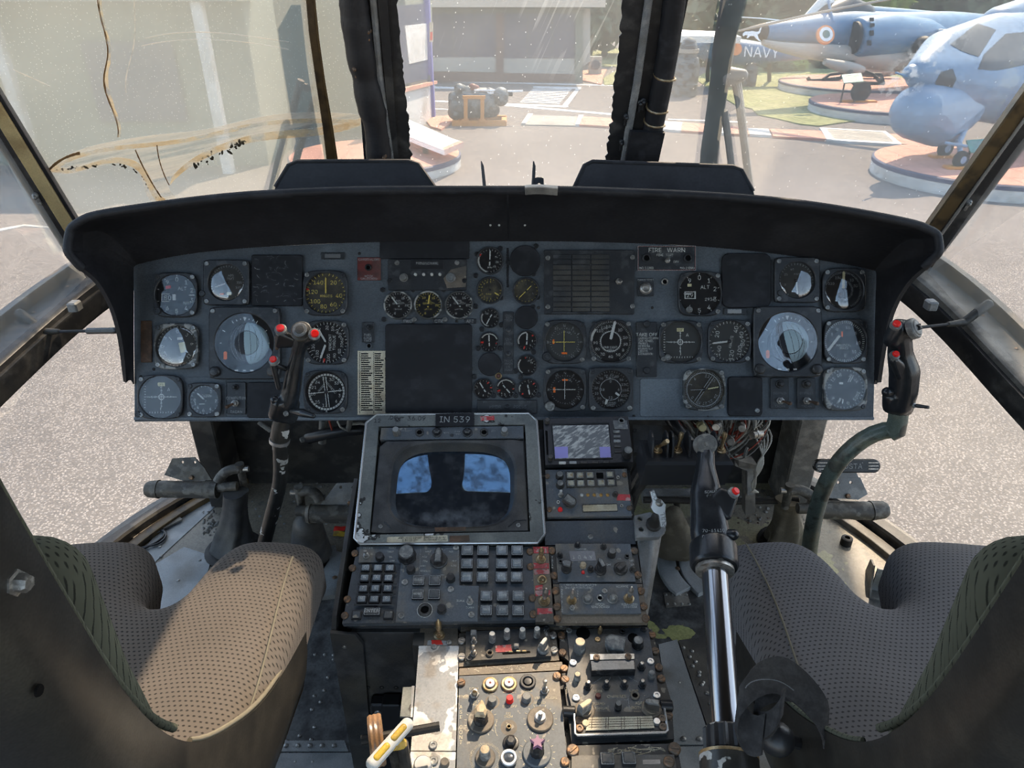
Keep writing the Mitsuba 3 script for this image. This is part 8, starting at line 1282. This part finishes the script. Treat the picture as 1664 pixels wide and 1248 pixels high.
part(j, 'wing', thick(np.array([[hz(1512, 46, 23.4), hz(1512, 46, 23.4) + np.array([0.2, 0.9, 0.0])], [hz(1575, 52, 21.8), hz(1575, 52, 21.8) + np.array([0.3, 0.6, 0])]]), 0.08), WHITEA, None, False); part(j, 'gun_pod', body(sm([(1340, 100, 5, 21.6), (1352, 104, 7, 21.65), (1395, 113, 7.5, 21.9), (1403, 114, 5, 22)], 10)), BELLY, None, 60); part(j, 'rear_nozzle', hulls([[(*hz(1500, 75, 22.6), 0.3), (*hz(1520, 92, 22.7), 0.24)]]), BLACKM, None, 60)
wz = g0(1395, 166, 0.32); zw = float(np.dot(wz - EYE, [0, CP, -SP])); rw = 16 * zw / FPX
part(j, 'nose_wheel', xf(rot(lathe([(rw * 0.5, -0.1), (rw * 0.92, -0.09), (rw, -0.04), (rw, 0.04), (rw * 0.92, 0.09), (rw * 0.5, 0.1)], 28), 'x', 90), Frame([wz[0], wz[1], 0.327 + rw], [1, 0.15, 0], [-0.15, 1, 0])), TYRE, None, 40); part(j, 'wheel_hub', xf(rot(lathe([(rw * 0.45, -0.11), (rw * 0.45, 0.11)], 16), 'x', 90), Frame([wz[0], wz[1], 0.327 + rw], [1, 0.15, 0], [-0.15, 1, 0])), DARKM)
part(j, 'gear_leg', tube([[wz[0], wz[1] - 0.13, 0.32 + rw], hz(1380, 125, zw), hz(1384, 100, 22.3)], [0.05, 0.09, 0.1], 10), DARKM); part(j, 'wheel_chock', box(wz[0] - 0.5, wz[0] + 0.5, wz[1] - 0.15, wz[1] + 0.1, 0.328, 0.375, 0.01), OPAINT)
def info(lab, px, py, w, h, zt, base, ang=-25):
    c = at(px, py, zt); u = thing('information_stand', lab, 'sign'); f = Frame(c, [1, -0.15, 0.1], [0.15, 0.85, 0.5]); part(u, 'board', plate(w, h, 0, 0.03, 0.01), SIGNG, f); part(u, 'print', cat(*[mv(bx(0, h * (0.32 - 0.13 * i), w * 0.8 * (0.6 + 0.4 * rng.random()), h * 0.04), 0, 0, 0.031) for i in range(6)]), GREYM, f, False)
    for s in (-0.35, 0.35): q = f.w(w * s, 0, 0); part(u, 'leg', tube([q, [q[0], q[1], base]], 0.025, 8), DARKM)
info('green information board on a stand between two red pedestals, before the blue jet', 1385, 128, 0.55, 0.4, 21.0, 0.32); info('green information board beside the twin wheels of the pale blue helicopter', 1592, 238, 0.42, 0.34, 13.7, 0.3)
u = thing('skid_gear', 'dark tubular landing skids on a red pedestal behind the jet', 'landing gear'); zk = 26.6
for q in ([(1312, 126), (1317, 131), (1340, 130), (1366, 127)], [(1390, 136), (1410, 136), (1436, 137)]): part(u, 'skid_tube', tube([hz(x, y, zk if q[0][0] < 1350 else 25.4) for x, y in q], 0.07, 8), BLACKM)
for q in ([(1338, 129), (1348, 121), (1372, 118)], [(1366, 127), (1372, 119)], [(1405, 116), (1420, 122), (1433, 136)], [(1432, 122), (1436, 137)], [(1372, 118), (1432, 121)]): part(u, 'cross_tube', tube([hz(x, y, 26.5 if q[0][0] < 1390 else 25.4) for x, y in q], 0.06, 8), BLACKM)
part(u, 'hull_underside', body(sm([(1370, 110, 8, 27.2), (1400, 112, 11, 27.2), (1440, 114, 10, 27.2), (1466, 112, 6, 27.2)], 10)), BELLY, None, 60)
k = thing('naval_aircraft', 'blue aircraft lettered NAVY standing behind the jet nose', 'aircraft'); part(k, 'fuselage', body(sm([(1120, 78, 10, 27.5), (1160, 82, 18, 27.4), (1205, 86, 20, 27.2), (1250, 88, 14, 27.2), (1290, 90, 8, 27.4), (1320, 91, 4, 27.6)])), BLUEA, None, 60); part(k, 'wing', thick(np.array([[hz(1092, 58, 25.0), hz(1092, 58, 25.0) + np.array([0.2, 1.2, 0.15])], [hz(1205, 60, 26.0), hz(1205, 60, 26.0) + np.array([0, 1.6, 0.1])]]), 0.22), WHITEA, None, False); part(k, 'lettering', mv(text('NAVY', 0.36, 0.02, True), 0, 0, 0.0), WHITEA, Frame(hz(1238, 85, 26.72), [1, 0, -0.04], [0, 0.3, 0.95]), False); part(k, 'roundel', lathe([(0.22, 0), (0.22, 0.02)], 24), SAFF, Frame(hz(1196, 80, 26.6), [1, 0, 0], [0, 0.3, 0.95])); part(k, 'undercarriage', tube([hz(1250, 98, 27.2), g0(1250, 133)], 0.08, 8), DARKM); part(k, 'undercarriage', tube([hz(1150, 98, 27.2), g0(1150, 133)], 0.08, 8), DARKM); part(k, 'fin', ext([(0, 0), (1.6, 0), (1.7, 1.1), (1.1, 1.0)], -0.06, 0.06), WHITEA, Frame(hz(1096, 74, 27.6), [-1, 0, 0], [0, 0, 1]), False)
for (x0, x1, y0, y1), lab in (((1090, 1131, 98, 158), 'dark drum-shaped exhibit standing on the road between the conduit post and the wiper'), ((1203, 1227, 110, 143), 'small dark drum-shaped exhibit at the edge of the lawn below the NAVY lettering')):
    c = g0((x0 + x1) / 2, y1 - 2); zc = float(np.dot(c - EYE, [0, CP, -SP])); R = (x1 - x0) / 2 * zc / FPX; H_ = (y1 - y0) * zc / FPX * 0.95; u = thing('drum_exhibit', lab, 'exhibit'); part(u, 'drum', lathe([(R, 0), (R, H_ * 0.3), (R * 1.04, H_ * 0.32), (R, H_ * 0.34), (R * 1.0, H_ * 0.8), (R * 0.85, H_)], 24), ENGG, Frame([c[0], c[1], 0], [1, 0, 0], [0, 1, 0])); part(u, 'cap', lathe([(R * 0.7, H_), (R * 0.75, H_ * 1.2), (R * 0.5, H_ * 1.42), (R * 0.2, H_ * 1.5)], 20), ENGG, Frame([c[0], c[1], 0], [1, 0, 0], [0, 1, 0])); part(u, 'band', lathe([(R * 0.8, H_ * 1.12), (R * 0.82, H_ * 1.22)], 20), BELLY, Frame([c[0], c[1], 0], [1, 0, 0], [0, 1, 0]))
# pale blue helicopter with chin radome
h = thing('helicopter', 'pale blue helicopter with a large round chin radome', 'helicopter'); Zh = 13.2
HB = hulls([[(*hz(1496, 118, Zh), 0.28), (*hz(1530, 88, Zh + 0.5), 0.42), (*hz(1555, 135, Zh + 0.6), 0.62)], [(*hz(1530, 88, Zh + 0.5), 0.42), (*hz(1555, 135, Zh + 0.6), 0.62), (*hz(1610, 75, Zh + 1.4), 0.62), (*hz(1640, 140, Zh + 1.3), 0.75)], [(*hz(1610, 75, Zh + 1.4), 0.62), (*hz(1640, 140, Zh + 1.3), 0.75), (*hz(1760, 80, Zh + 2.6), 0.9), (*hz(1780, 140, Zh + 2.6), 0.9)], [(*hz(1760, 80, Zh + 2.6), 0.9), (*hz(1780, 140, Zh + 2.6), 0.9), (*hz(2000, 90, Zh + 5), 0.8), (*hz(2000, 130, Zh + 5), 0.8)]], 0.12)
part(h, 'fuselage', HB, BLUEK, None, True); part(h, 'chin_radome', hulls([[(*hz(1492, 182, Zh + 0.2), 0.5), (*hz(1545, 170, Zh + 0.9), 0.62), (*hz(1525, 205, Zh + 0.5), 0.38)]], 0.1), BLUEK, None, True); part(h, 'nose_cap', hulls([[(*hz(1478, 118, Zh - 0.1), 0.13), (*hz(1500, 118, Zh + 0.1), 0.25)]], 0.06), BLUEK, None, True)
def onhull(tm, pts, z0, off=0.012, n=14):  # a window laid on the fuselage
    from shapely import Point
    pg = Polygon(pts); x0, y0, x1, y1 = pg.bounds; xs = np.linspace(x0, x1, n); ys = np.linspace(y0, y1, n)
    P = np.array([[ray(x, y) for y in ys] for x in xs]).reshape(-1, 3); o = np.tile(EYE, (len(P), 1)); V, F = tm.vertices, tm.faces; A, B_, C = V[F[:, 0]], V[F[:, 1]], V[F[:, 2]]; hit = np.full(len(P), 1e9)
    e1_, e2_ = B_ - A, C - A
    for i, dv in enumerate(P):
        pv = np.cross(dv, e2_); det = (e1_ * pv).sum(1); ok = np.abs(det) > 1e-12; inv = 1 / np.where(ok, det, 1); tv = EYE - A; uu = (tv * pv).sum(1) * inv; qv = np.cross(tv, e1_); vv = (qv @ dv) * inv; t = (e2_ * qv).sum(1) * inv; m = ok & (uu >= 0) & (vv >= 0) & (uu + vv <= 1) & (t > 0)
        if m.any(): hit[i] = t[m].min()
    hit = hit.reshape(n, n); good = hit < 1e8; hit[~good] = np.median(hit[good]) if good.any() else z0
    G = np.array([[EYE + ray(x, y) * (hit[a_, b_] - off) for b_, y in enumerate(ys)] for a_, x in enumerate(xs)]); v, f_ = grid(G); cx = np.array([[x, y] for x in xs for y in ys]); keep = [pg.buffer(0.3).contains(Point(*cx[t].mean(0))) for t in f_]; f_ = f_[keep]
    N = len(v); dq = np.array([r_ for r_ in [ray(x, y) for x in xs for y in ys]]); v2 = v + dq * 0.02; return np.vstack([v, v2]), np.vstack([f_, f_[:, ::-1] + N])
tmH = trimesh.Trimesh(*HB, process=False)
part(h, 'windscreen', onhull(tmH, [(1545, 72), (1588, 38), (1618, 48), (1590, 92), (1562, 82)], 13, n=46), WINDK, None, True, 'dark windscreen'); part(h, 'side_window', onhull(tmH, [(1590, 112), (1600, 88), (1635, 55), (1690, 50), (1690, 100), (1620, 114)], 13, n=46), WINDK, None, True, 'dark side window'); part(h, 'porthole', onhull(tmH, [(1520, 135), (1530, 117), (1548, 112), (1554, 128), (1545, 147), (1528, 146)], 13, n=36), WINDK, None, True, 'dark nose window')
part(h, 'roof_fairing', hulls([[(*hz(1620, 40, Zh + 1.4), 0.35), (*hz(1700, 25, Zh + 2), 0.5), (*hz(1780, 20, Zh + 3), 0.5)]], 0.1), BLUEK, None, True); part(h, 'rotor_mast', tube([hz(1720, 30, Zh + 2.2), hz(1720, -60, Zh + 2.2)], 0.16, 12), DARKM); part(h, 'aerial', tube([hz(1512, 92, Zh + 0.3), hz(1520, 78, Zh + 0.3)], 0.02, 6), DARKM); part(h, 'aerial_box', mv(box(-0.12, 0.12, -0.1, 0.1, -0.05, 0.05, 0.01), *hz(1511, 82, Zh + 0.4)), BLUEA)
mast = hz(1720, -40, Zh + 2.2); tip = hz(1203, 50, Zh + 6.5); part(h, 'rotor_blade', bar(spl([mast, mast * 0.6 + tip * 0.4 + [0, 0, 0.12], tip], 14), 0.3, 0.05), BELLY, None, 30); part(h, 'pitot', tube([hz(1475, 125, Zh - 0.1), hz(1456, 118, Zh - 0.4)], 0.02, 6), BLUEA)
for px, py in ((1532, 256), (1557, 274)):
    c = g0(px, py, 0.3); zc = float(np.dot(c - EYE, [0, CP, -SP])); r = 13.5 * zc / FPX; f = Frame([c[0], c[1], 0.31 + r], [1, 0.3, 0], [-0.3, 1, 0]); part(h, 'wheel', xf(rot(lathe([(r * 0.45, -0.06), (r * 0.9, -0.055), (r, -0.02), (r, 0.02), (r * 0.9, 0.055), (r * 0.45, 0.06)], 26), 'x', 90), f), TYRE, None, 40); part(h, 'wheel_hub', xf(rot(lathe([(r * 0.45, -0.065), (r * 0.45, 0.065)], 14), 'x', 90), f), BLUEK)
    part(h, 'gear_leg', tube([[c[0], c[1], 0.3 + r], hz((px * 0.4 + 1560 * 0.6), 232, zc - 0.1), hz(1572, 200, Zh + 0.8)], [0.04, 0.05, 0.06], 10), BLUEK); part(h, 'wheel_chock', box(c[0] - 0.26, c[0] + 0.3, c[1] - 0.12, c[1] + 0.1, 0.307, 0.355, 0.008), OPAINT)
part(h, 'gear_brace', tube([hz(1535, 232, 13.2), hz(1572, 238, 13.1)], 0.03, 8), BLUEK)
for x, y in ((1900, 255), (1960, 215)): c = g0(x, y, 0.0); part(h, 'main_leg', tube([c, [c[0] - 0.2, c[1], 1.9]], 0.09, 8), BLUEK)
# --- windscreen wipers outside the panes
def wiper(fr, outline, arms, m, lab):
    u = thing('windscreen_wiper', lab, 'wiper'); part(u, 'blade', ext([fr.px(*p, -0.05) for p in outline], -0.075, -0.035), m, fr, False)
    for a in arms: part(u, 'arm', tube([fr.w(*fr.px(*p, -0.06), -0.06) for p in a], 0.008, 8), m if m == BROWNS else GREYMET)
    return u
u = wiper(FR, [(1192, -40), (1226, -40), (1212, 0), (1196, 60), (1186, 120), (1177, 180), (1168, 240), (1163, 300), (1136, 300), (1140, 240), (1150, 170), (1158, 100), (1172, 20)], [((1193, 125), (1200, 160), (1213, 260), (1222, 330)), ((1177, 180), (1184, 230), (1192, 300))], WIPG, 'thick dark green wiper standing before the hazy pane on the helicopter side')
part(u, 'rubber_lip', ext([FR.px(*p, -0.04) for p in ((1178, -40), (1186, -40), (1160, 105), (1157, 108), (1158, 80))], -0.05, -0.03), BLACK, FR, False); part(u, 'pivot_clip', hulls([[(*FR.w(*FR.px(1186, 125, -0.05), -0.05), 0.02), (*FR.w(*FR.px(1206, 122, -0.05), -0.05), 0.012)]]), GREYMET, None, 50)
part(u, 'arm', bar([FR.w(*FR.px(x, y, -0.07), -0.07) for x, y in ((1197, 128), (1204, 180), (1213, 260), (1222, 330))], 0.016, 0.012, FR.n), GREYMET)
wiper(FL, [(487, -40), (502, -40), (512, 60), (522, 130), (534, 200), (550, 290), (533, 290), (520, 200), (508, 120), (498, 50)], [((514, 140), (505, 143), (490, 140)), ((489, 130), (470, 200), (452, 262), (440, 320)), ((512, 158), (498, 205), (484, 250), (470, 310))], BROWNS, 'slim brown wiper with two arms seen through the dusty stained pane')
# --- trees
def tree(lab, cx, y, hgt, rad, m, seed, trunk=0.15, n=1500, squash=1.0, group=None):
    r = np.random.default_rng(seed); u = thing('tree', lab, 'tree', group); base = np.array([cx, y, 0.0]); part(u, 'trunk', tube(spl([base, base + [0.1, 0, hgt * 0.3], base + [-0.1, 0.1, hgt * 0.75]], 8), [trunk * (1 - 0.08 * i) for i in range(8)], 8), BARK, None, 60)
    cl = [(r.normal(0, rad * 0.45), r.normal(0, rad * 0.35), hgt * (0.06 + 0.88 * r.random())) for _ in range(22)]; vs = []
    for i in range(n):
        c = cl[r.integers(22)]; d = r.normal(size=3); d /= np.linalg.norm(d); p = base + np.array(c) + d * rad * 0.38 * r.random() ** 0.4 * [1, 1, squash]; a = r.normal(size=3); a /= np.linalg.norm(a); b = np.cross(a, r.normal(size=3)); b /= np.linalg.norm(b); s = 0.2 + 0.22 * r.random(); vs.append([p - a * s * 1.6, p + b * s * 0.6, p + a * s * 1.6, p - b * s * 0.6])
    v = np.array(vs).reshape(-1, 3); i = np.arange(n)[:, None] * 4; part(u, 'crown', (v, np.vstack([i + [0, 1, 2], i + [0, 2, 3]])), m, None, False)
tl = [('spreading grey-green tree far behind the low building corner', 5.2, 44, 6.5, 3.0, 0), ('tall grey-green tree behind the naval aircraft', 11.5, 40, 7.0, 3.2, 0), ('dark tree behind the nose of the blue jet', 15.5, 42, 7.5, 3.4, 1), ('spiky fresh green tree over the black jet nose', 16.8, 38, 4.6, 1.6, 2), ('pale tree rising behind the jet canopy', 20.5, 43, 8.0, 3.6, 0), ('dark tree above the jet fuselage', 24.0, 42, 7.0, 3.4, 1), ('grey-green tree between the jet and the helicopter roof', 27.5, 42, 7.6, 3.6, 0), ('dark tree behind the helicopter roof', 31.5, 42, 8.0, 4.0, 1), ('grey-green tree beyond the helicopter rotor mast', 37, 44, 8.5, 4.2, 0), ('dark bushy tree at the far edge of the lawn by the building', 8.2, 46, 6.0, 2.6, 1), ('low tree behind the flat roof of the building ahead', 0.0, 48, 5.5, 3.2, 0), ('dark tree rising behind the purple pillar', -6.0, 47, 7.0, 4.0, 1)]
for i, (lab, x, y, hg, rd, m) in enumerate(tl): tree(lab, x, y, hg, rd, LEAF[m], 100 + i, 0.18, 2600)
for lab, px, py, hg, rd, m, s in (('round green shrub between the drum-shaped exhibits', 1147, 108, 1.6, 1.0, 0, 61), ('bright yellow-green low shrub on the lawn', 1290, 116, 0.55, 0.6, 2, 62), ('grey-green low shrub on the lawn beside the bright one', 1262, 117, 0.6, 0.7, 0, 63), ('small shrub at the rim of the red pedestal under the skids', 1342, 112, 0.5, 0.6, 1, 64), ('low hedge shrub on the lawn below the jet', 1420, 106, 0.7, 1.2, 1, 65)):
    c = g0(px, py); r = np.random.default_rng(s); u = thing('shrub', lab, 'shrub'); vs = []; n = 500
    for i in range(n): d = r.normal(size=3); d /= np.linalg.norm(d); p = np.array([c[0], c[1], hg * 0.5]) + d * np.array([rd, rd * 0.7, hg * 0.5]) * r.random() ** 0.33; a = r.normal(size=3); a /= np.linalg.norm(a); b = np.cross(a, r.normal(size=3)); b /= np.linalg.norm(b); q = 0.06 + 0.08 * r.random(); vs.append([p - a * q * 1.6, p + b * q * 0.6, p + a * q * 1.6, p - b * q * 0.6])
    v = np.array(vs).reshape(-1, 3); v[:, 2] = np.maximum(v[:, 2], 0.01); i = np.arange(n)[:, None] * 4; part(u, 'foliage', (v, np.vstack([i + [0, 1, 2], i + [0, 2, 3]])), LEAF[m], None, False); part(u, 'stem', tube([[c[0], c[1], 0], [c[0], c[1], hg * 0.5]], 0.03, 6), BARK)
